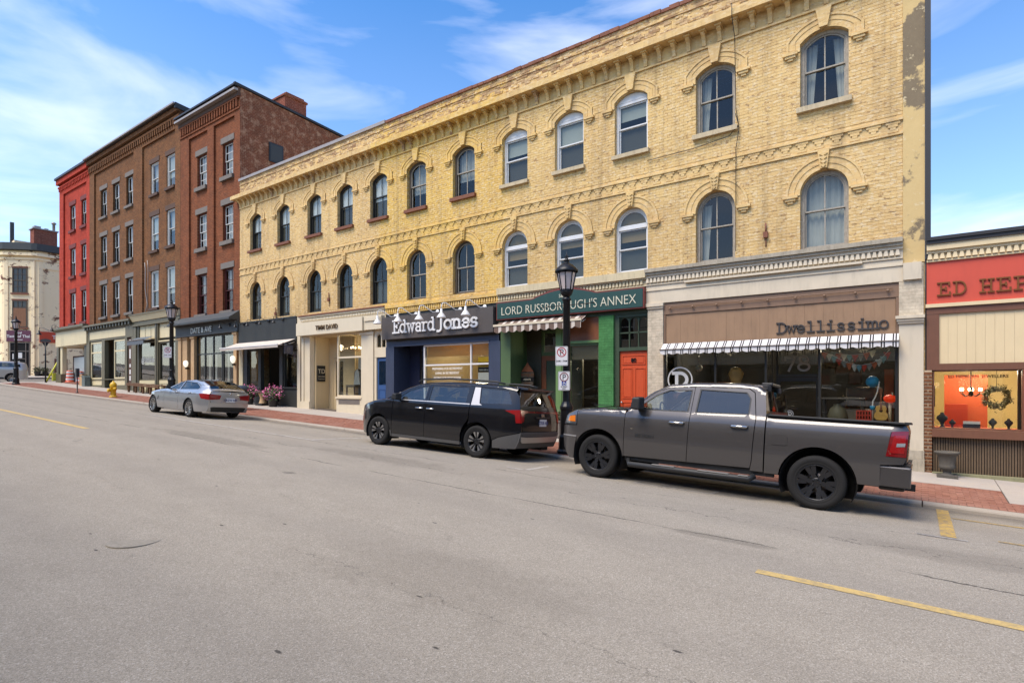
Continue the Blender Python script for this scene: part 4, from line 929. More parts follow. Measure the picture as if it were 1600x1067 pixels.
# -- cream studio
a, b = -22.5, -16.87
part('roof_flashing', M_RUSTCAP, yb, (a, b, YW - .17, YW + .003, 3.06, 3.11)); part('cornice', M_CREAM, yb, (a, b, YW - .13, YW + .003, 2.99, 3.058), (a, b, YW - .05, YW + .003, 2.765, 2.988)); dentils('dentils', M_CREAM, yb, a + .1, b, YW - .05, 2.86, 2.96, .1, .07, .06, .05)
part('fascia', M_CREAM, yb, (a, b, YW - .04, YW + .2, 2.20, 2.763))
p = part('pilaster', M_CREAM, yb, (-22.42, -21.80, YW - .03, YW + .2, zb(-22) - .1, 2.198), (-22.36, -22.2, YW - .07, YW - .03, zb(-22) + .3, 2.1)); part('base', M_CREAM, p, (-22.45, -21.78, YW - .08, YW + .1, zb(-22) - .1, zb(-22) + .32))
part('recess_wall', M_CREAMY, yb, (-21.80, -21.70, YW + .21, YW + .95, zb(-22) - .2, 2.2))
part('recess_back', M_CREAMY, yb, (-21.70, -21.42, YW + .9, YW + .98, zb(-22) - .2, 2.2), (-20.5, -19.9, YW + .9, YW + .98, zb(-22) - .2, 2.2), (-21.42, -20.5, YW + .9, YW + .98, 1.25, 2.2))
cd = part('door', M_CREAMY, yb, (-21.42, -21.22, YW + .92, YW + .97, zb(-21) - .02, 1.24), (-20.72, -20.5, YW + .92, YW + .97, zb(-21) - .02, 1.24), (-21.22, -20.72, YW + .921, YW + .969, 1.1, 1.24), (-21.22, -20.72, YW + .921, YW + .969, zb(-21) - .02, -.45)); pane(cd, -21.22, -20.72, YW + .94, -.45, 1.1, M_GLASS_DK)
part('recess_ceiling', M_CREAMY, yb, (-21.80, -19.92, YW + .1, YW + 1.0, 2.15, 2.2))
shop_window(yb, -19.93, -18.33, -.45, 2.19, YW + .01, M_CREAM, .07, bars_z=(1.19,)); 
mb = MB(); mb.add([(-19.90, YW + .05, -.4), (-19.90, YW + .9, -.4), (-19.90, YW + .9, 2.15), (-19.90, YW + .05, 2.15)], [(0, 1, 2, 3)]); mb.build('side_pane', M_GLASS, yb)
part('bulkhead', M_CREAM, yb, (-19.95, -18.32, YW - .02, YW + .12, zb(-18) - .2, -.78), (-19.97, -18.30, YW - .07, YW + .12, -.52, -.452), (-19.95, -18.32, YW - .02, YW + .12, -.778, -.522)); part('bulkhead_panel', M_GREYSTONE, yb, (-19.8, -18.45, YW - .03, YW - .021, -.75, -.56)); part('bulkhead_return', M_CREAM, yb, (-19.97, -19.9, YW + .12, YW + .95, zb(-19) - .2, -.452))
p = part('pilaster', M_CREAM, yb, (-18.32, -17.60, YW - .05, YW + .25, zb(-17) - .2, 2.198)); part('capital', M_CREAM, p, (-18.38, -17.55, YW - .09, YW - .051, 2.05, 2.15)); part('base', M_CREAM, p, (-18.36, -17.56, YW - .1, YW - .051, zb(-17) - .2, zb(-17) + .25))
part('door_frame', M_CREAM, yb, (-17.595, -17.46, YW + .0, YW + .15, zb(-17) - .1, 1.12), (-17.595, -16.875, YW + .0, YW + .15, 1.13, 1.52), (-17.595, -16.875, YW + .0, YW + .15, 2.08, 2.198), (-17.595, -17.45, YW + .0, YW + .15, 1.52, 2.08), (-17.2, -17.16, YW + .01, YW + .14, 1.52, 2.08), (-16.93, -16.876, YW + .0, YW + .15, 1.52, 2.08))
for xc in (-17.325, -17.045):
    mb = MB(); ap = archtop(xc - .11, xc + .11, 2.06, .11); mb.strip([(xc - .125, 1.53), (xc - .125, 2.07), (xc, 2.075), (xc + .125, 2.07), (xc + .125, 1.53)], [(xc - .11, 1.53), ap[1], ap[6], ap[11], (xc + .11, 1.53)], YW + .02, YW + .06); w = mb.build('arch_light', M_CREAM, yb); pane(w, xc - .12, xc + .12, YW + .07, 1.53, 2.08, M_GLASS_DK)
bd_ = panel_door(-17.455, -16.88, zb(-17) + .08, 1.11, YW + .06, M_BLUEDOOR, yb, [(.12, .88, .04, .22), (.12, .88, .26, .44)], None, 'blue half glazed door'); pane(bd_, -17.37, -16.96, YW + .052, .05, .98, M_GLASS_DK)
room(-19.88, -18.34, YW + .98, 18.4, zb(-18) - .0, 2.25, M_ROOMLT, yb); part('display_floor', M_ROOMMID, yb, (-19.88, -18.34, YW + .06, YW + 1.5, -.55, -.46)); room(-17.5, -16.9, YW + .2, 17.5, zb(-17), 2.2, M_DARK, yb)
mb = MB(); vs = []
for k in range(25):
    xx = -19.45 + .62 * k / 24; yy = YW + .72 + .04 * math.sin(k * 1.9); vs += [(xx, yy, -.45), (xx, yy, 1.2)]
mb.add(vs, [(2 * k, 2 * k + 2, 2 * k + 3, 2 * k + 1) for k in range(24)], True); mb.build('curtain', M_CURT, yb)

# -- black shop at the left end
a, b = -27.64, -22.52
part('fascia', M_BLACKSHOP, yb, (a - .0, -22.74, YW - .08, YW + .2, 2.02, 3.13), (a, -22.76, YW - .10, YW - .081, 3.08, 3.15)); part('pilaster', M_CREAM, yb, (-22.735, -22.505, YW - .04, YW + .2, zb(-22.6) - .1, 3.10)); part('pilaster', M_PALECREAM, yb, (-27.645, -27.3, YW - .06, YW + .2, zb(-27) - .1, 2.018))
part('shopfront_frame', M_BLACKSHOP, yb, (-27.295, -26.95, YW - .03, YW + .15, zb(-27) - .1, 2.018), (-25.95, -25.72, YW - .03, YW + .15, zb(-26) - .1, 2.018), (-24.15, -23.9, YW - .03, YW + .15, zb(-24) - .1, 2.018), (-23.9, -22.74, YW - .03, YW + .15, zb(-23) - .2, -.12), (-26.95, -25.95, YW - .03, YW + .15, zb(-26) - .2, -.02), (-26.945, -22.745, YW - .02, YW + .15, 1.76, 2.017))
part('sill', M_BLACKSHOP, yb, (-23.95, -22.745, YW - .09, YW + .02, -.12, -.05))
shop_window(yb, -26.95, -25.95, -.02, 1.76, YW + .04, M_BLACKSHOP, .06, m=M_GLASS); shop_window(yb, -23.9, -22.745, -.12, 1.76, YW + .04, M_BLACKSHOP, .06, m=M_GLASS)
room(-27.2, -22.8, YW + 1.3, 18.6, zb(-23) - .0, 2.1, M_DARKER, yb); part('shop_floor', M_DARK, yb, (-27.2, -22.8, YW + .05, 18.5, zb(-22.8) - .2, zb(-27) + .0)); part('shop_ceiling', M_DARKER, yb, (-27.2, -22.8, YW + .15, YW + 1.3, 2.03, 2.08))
d = part('door', M_BLACKSHOP, yb, (-25.6, -25.5, YW + 1.2, YW + 1.26, zb(-25) - .05, 1.5), (-24.4, -24.3, YW + 1.2, YW + 1.26, zb(-25) - .05, 1.5), (-25.5, -24.4, YW + 1.2, YW + 1.26, 1.4, 1.5)); pane(d, -25.5, -24.4, YW + 1.22, zb(-25), 1.4, M_GLASS_DK)
# ------------------------------------------------------------------ brick buildings further up the street
def panels_wall(mb, x0, x1, z0, z1, recs, wins, y, rd=.12, dep=.2):
    """piers at y, recessed bays recs=[(xa,xb,za,zb)] set back by rd, window openings cut in the bays"""
    cur = x0
    def q(a, b, c, d, yy): mb.add([(a, yy, c), (b, yy, c), (b, yy, d), (a, yy, d)], [(0, 1, 2, 3)])
    for xa, xb, za, zb_ in sorted(recs):
        q(cur, xa, z0, z1, y); q(xa, xb, z0, za, y); q(xa, xb, zb_, z1, y)
        wall(mb, xa, xb, za, zb_, [w for w in wins if xa < w[0] < xb], y + rd, dep)
        for p0, p1 in (((xa, za), (xa, zb_)), ((xb, za), (xb, zb_)), ((xa, zb_), (xb, zb_)), ((xa, za), (xb, za))):
            mb.add([(p0[0], y, p0[1]), (p1[0], y, p1[1]), (p1[0], y + rd, p1[1]), (p0[0], y + rd, p0[1])], [(0, 1, 2, 3)])
        cur = xb
    q(cur, x1, z0, z1, y)
def shell(bld, x0, x1, z0, z1, mside, yback=25.0, front=YW, zback=None):
    zk = zback if zback is not None else z1
    mb = MB()
    for x in (x0, x1):
        mb.add([(x, front, z0), (x, yback, z0), (x, yback, zk), (x, front, z1)], [(0, 1, 2, 3)])
    mb.add([(x0, yback, z0), (x1, yback, z0), (x1, yback, zk), (x0, yback, zk)], [(0, 1, 2, 3)]); mb.build('side_wall', mside, bld)
    mb = MB(); mb.add([(x0, front, z1 + .02), (x1, front, z1 + .02), (x1, yback, zk + .02), (x0, yback, zk + .02)], [(0, 1, 2, 3)]); mb.build('roof', M_BLACKMETAL, bld)
    mb = MB(); mb.box(x0 + .05, x1 - .05, 18.2, 18.3, z0, z1 - .3)
    for z in (3.9, 7.2, 10.6): mb.box(x0 + .05, x1 - .05, front + .5, 18.2, z, z + .1)
    mb.build('interior', M_DARK, bld)
M_WSASH = paint('white_sash_paint', C(222, 220, 214), .5, .08, 3, .1, 0)
M_MAROON = paint('maroon_window_paint', C(92, 40, 34), .5, .15, 5, .2, .05)
def dentil_row(bld, name, m, x0, x1, y, z0, z1, pitch, w, pr):
    mb = MB(); x = x0 + pitch / 2
    while x < x1: mb.box(x - w / 2, x + w / 2, y - pr, y + .01, z0, z1); x += pitch
    mb.build(name, m, bld, stuff=True)
# red-brown building
rb = thing('brick_building', 'red brown brick building with multi pane windows between yellow row and brown building', 'building', (-30.85, 15.4, zb(-30.85)))
rows = [(10.82, 12.58), (7.48, 9.38), (3.89, 6.08)]; cx = [(-32.28, -31.22), (-29.54, -28.49)]
W = [(a, b_, z0, z1, 0) for a, b_ in cx for z0, z1 in rows]
mb = MB(); panels_wall(mb, -34.03, -27.66, 3.2, 14.9, [(-33.04, -30.96, 3.5, 13.7), (-30.29, -28.18, 3.5, 13.7)], W, YW, .10, .24); mb.build('wall', M_RB, rb)
shell(rb, -34.03, -27.66, -1.0, 14.95, M_RB_S, 24.5, zback=14.4)
dentil_row(rb, 'dentils', M_RB, -33.95, -27.75, YW, 14.02, 14.42, .27, .12, .09)
part('string_course', M_RB, rb, (-34.02, -27.66, YW - .1, YW + .01, 14.42, 14.5), (-34.02, -27.66, YW - .05, YW + .01, 13.9, 13.99))
mb = MB(); mb.prism([(-34.1, 14.72), (-34.1, 14.83), (-27.62, 14.83), (-27.62, 14.72)], YW - .32, YW - .12); mb.build('gutter', M_ROOFMETAL, rb)
part('eaves', M_BRNSTONE, rb, (-34.05, -27.64, YW - .12, YW + .02, 14.5, 14.93)); part('roof_edge', M_BLACKMETAL, rb, (-34.08, -27.60, YW - .35, YW + .1, 14.935, 15.02))
mb = MB(); mb.hexa([(-27.75, YW - .3, 14.98), (-27.58, YW - .3, 14.98), (-27.58, 24.5, 14.45), (-27.75, 24.5, 14.45), (-27.75, YW - .3, 15.1), (-27.58, YW - .3, 15.1), (-27.58, 24.5, 14.56), (-27.75, 24.5, 14.56)]); mb.build('verge', M_BLACKMETAL, rb)
ch = part('chimney', M_CHIM, rb, (-28.9, -27.70, 17.5, 18.8, 14.0, 15.75)); part('chimney_cap', M_CHIM, ch, (-28.95, -27.64, 17.44, 18.86, 15.6, 15.7), (-28.85, -27.75, 17.6, 18.7, 15.75, 15.85))
sw_ = part('window', M_BLACKFR, rb, (-27.665, -27.60, 16.55, 17.35, 11.75, 12.75)); mb = MB(); mb.box(-27.60, -27.592, 16.63, 17.27, 11.83, 12.67); mb.build('shutter', M_DARKFR, sw_); sw_['label'] = 'dark boarded side window in the gable wall'
for a, b_ in cx:
    for k, (z0, z1) in enumerate(rows):
        sash_window(rb, a, b_, z0, z1, YW + .20, 0, .05, M_MAROON, M_MAROON if k == 2 else M_WSASH, .48, (3, 2), (3, 2), sill=(M_GREYSTONE, .2, .14, .10, 0, YW + .1), lintel=(M_GREYSTONE, .30, .14, YW + .10, .045), blind=(.999 if k < 2 else .45, M_CURT), bar=.03)
# brown building
bb_ = thing('brick_building', 'tall dark brown brick building with two recessed bays beside the red painted one', 'building', (-41, 15.4, zb(-41)))
rows = [(11.6, 13.5), (8.18, 10.3), (4.73, 6.97)]; cl = [(-46.08, -45.0), (-43.95, -42.88), (-41.78, -40.74)]; cr = [(-38.15, -37.07), (-36.0, -34.93)]
W = [(a, b_, z0, z1, 0) for a, b_ in cl + cr for z0, z1 in rows]
mb = MB(); panels_wall(mb, -47.83, -34.05, 3.9, 15.6, [(-46.99, -40.40, 4.2, 14.8), (-39.12, -34.70, 4.4, 14.75)], W, YW, .10, .24); mb.build('wall', M_BROWN, bb_)
shell(bb_, -47.83, -34.05, -.6, 15.65, M_BROWN_S, 24.0, zback=14.9)
dentil_row(bb_, 'dentils', M_BROWN, -47.8, -34.1, YW, 14.98, 15.28, .30, .14, .09); part('string_course', M_BROWN, bb_, (-47.83, -34.05, YW - .1, YW + .01, 15.28, 15.4))
part('eaves', M_BLACKMETAL, bb_, (-47.85, -34.02, YW - .34, YW + .05, 15.80, 15.9)); part('soffit', M_BROWN, bb_, (-47.84, -34.03, YW - .2, YW + .02, 15.55, 15.799)); part('gutter', M_ROOFMETAL, bb_, (-47.85, -33.98, YW - .42, YW - .341, 15.84, 15.93))
mb = MB(); mb.hexa([(-34.14, YW - .3, 15.66), (-33.98, YW - .3, 15.66), (-33.98, 24, 14.9), (-34.14, 24, 14.9), (-34.14, YW - .3, 15.96), (-33.98, YW - .3, 15.96), (-33.98, 24, 15.1), (-34.14, 24, 15.1)]); mb.build('verge', M_BLACKMETAL, bb_)
for j, (a, b_) in enumerate(cl + cr):
    for k, (z0, z1) in enumerate(rows):
        if j < 3: sash_window(bb_, a, b_, z0, z1, YW + .20, 0, .06, M_DARKFR, M_WSASH, .5, (2, 1), (2, 1), sill=(M_GREYSTONE, .16, .12, .10, 0, YW + .1), lintel=(M_GREYSTONE, .28, .14, YW + .10, .03), blind=(.6, M_CURT), bar=.05)
        else: sash_window(bb_, a, b_, z0, z1, YW + .16, 0, .08, M_WSASH, M_WSASH, (.5, .48, .45)[k], (1, 1), (1, 1), sill=(M_BRNSTONE, .16, .12, .08, 0, YW + .1), lintel=(M_BRNSTONE, .28, .14, YW + .10, .03), blind=((.55, M_CURT) if (j + k) % 2 else (.7, M_BLIND)), lower=('screen', M_SCREEN) if (j, k) in ((3, 2), (4, 0)) else None)
mb = MB(); mb.tube([(-38.9, YW + .06, 7.6), (-38.75, YW + .04, 7.2), (-38.8, YW + .05, 6), (-38.5, YW + .05, 5), (-38.5, YW - .1, 4.4)], .025, 5); mb.tube([(-38.5, YW + .05, 7.7), (-38.4, YW + .05, 7.3), (-38.45, YW + .05, 4.5)], .02, 5); mb.build('cable', M_ROOFMETAL, bb_)
# red painted building
rd_ = thing('brick_building', 'narrow brick building painted bright red standing on the street corner', 'building', (-50.9, 15.4, zb(-50.9)))
rows = [(11.65, 13.53), (8.2, 10.3), (4.68, 6.96)]; cd_ = [(-52.05, -50.95), (-49.74, -48.65)]
W = [(a, b_, z0, z1, 0) for a, b_ in cd_ for z0, z1 in rows]
mb = MB(); panels_wall(mb, -54.1, -47.85, 4.3, 15.75, [(-53.2, -48.45, 4.45, 14.65)], W, YW, .10, .24); mb.build('wall', M_RED, rd_)
shell(rd_, -54.1, -47.85, 3.03, 15.8, M_RED_S, 24, zback=15.0); part('side_wall', M_RED_S, rd_, (-54.1, -54.05, YW + 1.6, 24, -.3, 3.03))
dentil_row(rd_, 'dentils', M_RED, -54.1, -47.9, YW, 14.95, 15.2, .3, .14, .08); part('string_course', M_RED, rd_, (-54.15, -47.86, YW - .1, YW + .01, 15.2, 15.3)); part('eaves', M_BLACKMETAL, rd_, (-54.25, -47.86, YW - .3, YW + .05, 15.80, 15.95)); part('cornice', M_RED, rd_, (-54.2, -47.86, YW - .2, YW + .03, 15.45, 15.798))
for j, (a, b_) in enumerate(cd_):
    for k, (z0, z1) in enumerate(rows):
        sash_window(rd_, a, b_, z0, z1, YW + .17, 0, .06, M_MAROON, M_WSASH, .5, (2, 1), (1, 1), sill=(M_REDSTONE, .2, .12, .08, 0, YW + .1), lintel=(M_REDSTONE, .3, .14, YW + .1, .04), blind=(.999 if k < 2 else .55, M_CURT))

# -- shopfronts below them
# dark hooded shop of the red-brown building
def zbb(x): return zb(x) - .15
mb = MB(); mb.prism([(YW - .55, 3.32), (YW - .55, 3.42), (YW, 3.80), (YW, 3.32)], -34.45, -27.68, 'x'); mb.build('shop_hood', M_SLATEHOOD, rb)
part('fascia', M_SLATEHOOD, rb, (-34.35, -27.68, YW - .12, YW + .15, 2.72, 3.318)); part('fascia_moulding', M_SLATEHOOD, rb, (-34.35, -27.68, YW - .16, YW - .121, 2.72, 2.78), (-34.35, -27.68, YW - .16, YW - .121, 3.24, 3.30))
for x0, x1, yy in ((-34.2, -33.85, -.06), (-33.8, -33.25, .0), (-32.68, -32.32, -.06), (-28.18, -27.88, -.06)):
    p = part('column', M_TANSTONE, rb, (x0, x1, YW + yy, YW + .3, zbb(x0), 2.6)); part('capital', M_TANSTONE, p, (x0 - .06, x1 + .06, YW + yy - .05, YW + .3, 2.602, 2.715))
part('recess_wall', M_DARK, rb, (-33.25, -32.68, YW + .5, YW + .55, zbb(-33), 2.7))
shop_window(rb, -32.3, -29.55, zbb(-30) + .55, 2.70, YW + .08, M_BLACKFR, .07, bars_x=(-31.4, -30.5), bars_z=(1.72,), m=M_GLASS); shop_window(rb, -29.5, -28.2, zbb(-28.4) + .55, 2.70, YW + .08, M_DARKFR, .07, bars_z=(1.72,), m=M_GLASS)
part('bulkhead', M_BLACKSHOP, rb, (-32.3, -28.2, YW + .06, YW + .2, zbb(-28), zbb(-30) + .55)); room(-33.2, -28.0, YW + .3, 18.2, zbb(-28), 2.75, M_DARK, rb)
mb = MB()
for x in (-31.8, -31.1, -30.3, -29.8): mb.box(x, x + .18, YW + .5, YW + .55, -.3, 1.7)
mb.build('interior_drape', M_CURT, rb)
for x, z in ((-33.0, 1.05), (-28.0, 1.15)):
    p = MB(); p.lathe([(.02, -.02), (.10, .06), (.13, .2), (.10, .32), (.03, .36)], (x, YW - .18, z), 10); l = p.build('wall_light', emis('frosted_lamp_glass', C(240, 236, 220), .6) if 'frosted_lamp_glass' not in MATS else MATS['frosted_lamp_glass'], rb); part('bracket', M_IRON, l, (x - .03, x + .03, YW - .2, YW, z - .12, z - .02))
# olive shopfront, right half
part('cornice', M_OLIVE, bb_, (-40.35, -34.06, YW - .3, YW + .1, 4.36, 4.44), (-40.35, -34.06, YW - .12, YW + .1, 3.72, 3.80)); mb = MB(); mb.prism([(YW - .26, 4.36), (YW - .1, 4.02), (YW, 4.02), (YW, 4.36)], -40.35, -34.08, 'x'); mb.build('cornice_board', M_PALECREAM, bb_); part('fascia', M_OLIVE, bb_, (-40.35, -34.06, YW - .04, YW + .15, 3.80, 4.02))
parts('post', M_OLIVE, bb_, (-40.3, -39.92, YW - .05, YW + .15, zbb(-40), 3.72), (-37.25, -36.85, YW - .04, YW + .15, zbb(-37), 3.72), (-34.55, -34.08, YW - .05, YW + .15, zbb(-34), 3.72)); parts('post', M_OLIVEDK, bb_, (-37.05, -36.95, YW - .07, YW - .041, zbb(-37), 3.7), (-39.915, -39.6, YW - .0, YW + .15, zbb(-40), 3.72))
for x0, x1 in ((-39.58, -38.85), (-38.78, -38.05), (-37.98, -37.28), (-36.83, -35.2), (-35.1, -34.57)):
    part('upper_panel', M_PALECREAM, bb_, (x0, x1, YW + .06, YW + .12, 2.86, 3.70))
part('upper_backing', M_OLIVEDK, bb_, (-39.6, -34.55, YW + .121, YW + .2, 2.78, 3.72)); part('transom_bar', M_PALECREAM, bb_, (-36.84, -34.56, YW + .0, YW + .1, 2.62, 2.70))
shop_window(bb_, -39.6, -37.26, .34, 2.72, YW + .05, M_OLIVE, .07, m=M_GLASS); shop_window(bb_, -36.84, -34.56, .34, 2.60, YW + .05, M_OLIVE, .07, bars_x=(-35.3,), m=M_GLASS)
parts('sill_panel', M_PALECREAM, bb_, (-39.6, -37.26, YW + .03, YW + .15, .12, .338), (-36.84, -34.56, YW + .03, YW + .15, .12, .338)); parts('bulkhead', M_PALECREAM, bb_, (-39.6, -37.26, YW + .05, YW + .15, zbb(-37), .10), (-36.84, -34.56, YW + .05, YW + .15, zbb(-35), .10)); parts('bulkhead_batten', M_OLIVE, bb_, *[(x, x + .08, YW + .02, YW + .049, zbb(x), .10) for x in (-39.4, -38.6, -37.9, -36.5, -35.8, -35.1)])
room(-39.8, -34.3, YW + .2, 18.0, -.5, 3.7, M_ROOMMID, bb_)
# olive shopfront, left half
part('cornice', M_OLIVE, bb_, (-48.35, -40.36, YW - .3, YW + .1, 4.12, 4.24), (-48.35, -40.36, YW - .06, YW + .1, 3.85, 4.12)); dentil_row(bb_, 'cornice_bracket', M_OLIVEDK, -48.3, -40.5, YW - .06, 3.9, 4.11, .5, .22, .17)
part('fascia_panel', M_PALECREAM, bb_, (-47.7, -41.55, YW - .03, YW + .1, 3.24, 3.76)); part('fascia', M_OLIVE, bb_, (-48.3, -47.7, YW - .02, YW + .12, 3.12, 3.85), (-41.55, -40.36, YW - .04, YW + .12, 3.12, 3.85), (-47.7, -41.55, YW - .0, YW + .12, 3.761, 3.85), (-47.7, -41.55, YW - .0, YW + .12, 3.10, 3.238))
parts('post', M_OLIVE, bb_, (-48.3, -47.75, YW - .04, YW + .15, zbb(-48), 3.12), (-45.6, -45.1, YW + .0, YW + .25, zbb(-45), 3.10), (-41.65, -41.3, YW - .03, YW + .15, zbb(-41), 3.12), (-40.62, -40.32, YW - .03, YW + .15, zbb(-40), 3.12)); 
shop_window(bb_, -47.7, -45.65, .48, 3.05, YW + .04, M_PALECREAM, .10, bars_z=(2.32,), m=M_GLASS); shop_window(bb_, -43.55, -41.68, .48, 3.05, YW + .04, M_PALECREAM, .10, bars_z=(2.32,), m=M_GLASS)
ad = part('door', M_OLIVEDK, bb_, (-45.08, -44.95, YW + .5, YW + .56, .12, 3.05), (-43.75, -43.6, YW + .5, YW + .56, .12, 3.05), (-44.95, -43.75, YW + .5, YW + .56, .12, .45), (-44.95, -43.75, YW + .5, YW + .56, 2.24, 2.36)); pane(ad, -44.95, -43.75, YW + .53, .45, 3.05, M_GLASS)
parts('sill_panel', M_PALECREAM, bb_, (-47.7, -45.65, YW + .03, YW + .15, .06, .42), (-43.55, -41.68, YW + .03, YW + .15, .06, .42)); part('bulkhead', M_OLIVE, bb_, (-47.7, -45.65, YW + .0, YW + .15, zbb(-45), .058), (-43.55, -41.68, YW + .0, YW + .15, zbb(-41), .058), (-47.75, -41.65, YW - .02, YW + .1, .421, .479))
part('door_recess', M_OLIVEDK, bb_, (-41.29, -40.63, YW + .1, YW + .2, zbb(-41), 3.12)); sb = part('sign_strip', M_BRNSTONE, bb_, (-41.2, -40.7, YW + .02, YW + .06, .15, 3.05))
for k, z in enumerate((2.7, 1.75, 1.2, .75, .35)): part('sign_mark', M_WHITE, sb, (-41.05, -40.85, YW + .012, YW + .019, z, z + (.25, .6, .2, .3, .3)[k]))
room(-47.6, -41.4, YW + .6, 18.0, -.2, 3.2, M_ROOMMID, bb_)
# cream fascia and recess under the red building
part('cornice', M_OLIVE, rd_, (-54.75, -48.05, YW - .35, YW + .1, 4.26, 4.42)); mb = MB(); mb.prism([(YW - .33, 4.255), (YW - .12, 4.12), (YW, 4.12), (YW, 4.255)], -54.7, -48.1, 'x'); mb.build('cornice_moulding', M_OLIVE, rd_)
part('fascia', M_PALECREAM, rd_, (-54.6, -48.15, YW - .10, YW + .1, 3.02, 4.12), (-54.6, -54.45, YW + .1, 22, 3.02, 4.12))
part('fascia_soffit', M_PALECREAM, rd_, (-54.44, -48.15, YW + .0, YW + 1.5, 2.95, 3.018))
part('corner_post', M_OLIVE, rd_, (-54.55, -54.1, YW - .05, YW + .4, zbb(-54), 2.95)); part('corner_post', M_PALECREAM, rd_, (-53.95, -53.5, YW + .02, YW + .3, zbb(-54), 2.95)); part('post', M_OLIVEDK, rd_, (-49.2, -48.4, YW + .1, YW + .5, zbb(-48), 2.95)); part('base', M_OLIVE, rd_, (-54.6, -53.45, YW - .09, YW + .4, zbb(-54), zb(-54) + .65))
part('back_wall', M_CREAMY, rd_, (-54.1, -48.2, YW + 1.5, YW + 1.6, zbb(-48), 2.95)); part('recess_floor', M_PAVER, rd_, (-54.1, -48.2, YW + .02, YW + 1.5, zbb(-54) - .3, zb(-54) + .03))
pl = part('glazed_screen', M_BRNSTONE, rd_, (-53.2, -53.08, YW + .6, YW + .68, .3, 2.3), (-50.75, -50.63, YW + .6, YW + .68, .3, 2.3), (-53.08, -50.75, YW + .6, YW + .68, 2.2, 2.3)); pane(pl, -53.08, -50.75, YW + .63, .3, 2.2, flat('frosted_plastic_film', C(176, 186, 186), .35))
part('door_opening', M_DARKER, rd_, (-50.6, -49.2, YW + .65, YW + .75, .25, 2.35))

# ------------------------------------------------------------------ cream corner building across the side street
def creammat():
    t = NT('peeling_cream_paint'); p = t.pos(); n = t.noise(t.pos(scale=(1, 1, 1.6)), 1.4, 7, .7); n2 = t.noise(p, .4, 3)
    b = t.mix(t.noise(p, .8, 4), C(250, 224, 176, .95), C(252, 230, 190, .95)); m_ = t.math('MULTIPLY', t.ramp(n, [(.55, G(0)), (.58, G(1))]), t.ramp(n2, [(.4, G(0)), (.5, G(1))]))
    b = t.mix(m_, b, t.mix(t.noise(p, 6, 4), C(150, 84, 62), C(122, 110, 90))); t.col(b); t.set(rough=.8, spec=.2); return t.m
M_PEEL = creammat()
cb_ = thing('corner_building', 'cream painted building with rounded corner and peeling paint at the top of the street', 'building', (-68.5, 18, .9))
# plan: front along the side street (facing +x), cut corner, front along the main street
A_ = Vector((-67, 16.7)); B_ = Vector((-69.1, 14.6)); zc0, zc1 = .2, 12.6
plan = [(-67.0, 34), (-67.0, 17.5)] + [(-67.0, 17.1), (-67.2, 16.75)] + [(-68.9, 15.05), (-69.25, 14.85), (-69.7, 14.8)] + [(-84, 14.8), (-84, 34)]
mb = MB(); mb.prism(plan, zc0, zc1, 'z'); mb.build('wall', M_PEEL, cb_)
def off(pl, d):
    c = Vector((-75, 24)); out = []
    for x, y in pl:
        out.append((x + d * (1 if x > -70 else (-1 if x < -80 else .3)), y - d * (1 if y < 17.4 else (-1 if y > 30 else 0))))
    return out
mb = MB(); mb.prism(off(plan, .10), 11.75, 11.95, 'z'); mb.prism(off(plan, .25), 12.1, 12.35, 'z'); mb.build('cornice', M_PEEL, cb_)
mb = MB(); mb.prism(off(plan, .32), 12.62, 13.25, 'z'); mb.build('roof_band', M_SLATEHOOD, cb_)
mb = MB(); mb.hexa([(-83.5, 16, 13.26), (-68, 19, 13.26), (-67.5, 34, 13.26), (-83.5, 34, 13.26), (-82, 24, 15.2), (-72, 25, 14.6), (-71, 30, 14.0), (-82, 32, 14.6)]); mb.build('roof', M_SLATEHOOD, cb_)
ch = part('chimney', M_CHIM, cb_, (-71.6, -70.4, 17.5, 19.35, 13.0, 15.4)); part('chimney_cap', M_ROOFMETAL, ch, (-71.7, -70.3, 17.4, 19.45, 15.4, 15.5), (-71.4, -70.6, 17.6, 18.1, 15.5, 15.75), (-71.4, -70.6, 18.4, 18.7, 15.5, 15.65))
mb = MB(); mb.lathe([(.12, 15.3), (.12, 16.2), (.2, 16.22), (.2, 16.35), (.02, 16.45)], (-70.7, 19.15, 0), 10); mb.build('vent_pipe', M_ROOFMETAL, cb_); part('gable_stub', M_PEEL, cb_, (-76, -72.5, 16.5, 18.0, 13.2, 14.4)); part('chimney', M_SLATEHOOD, cb_, (-73.6, -73.4, 16.4, 16.7, 13.5, 16.3))
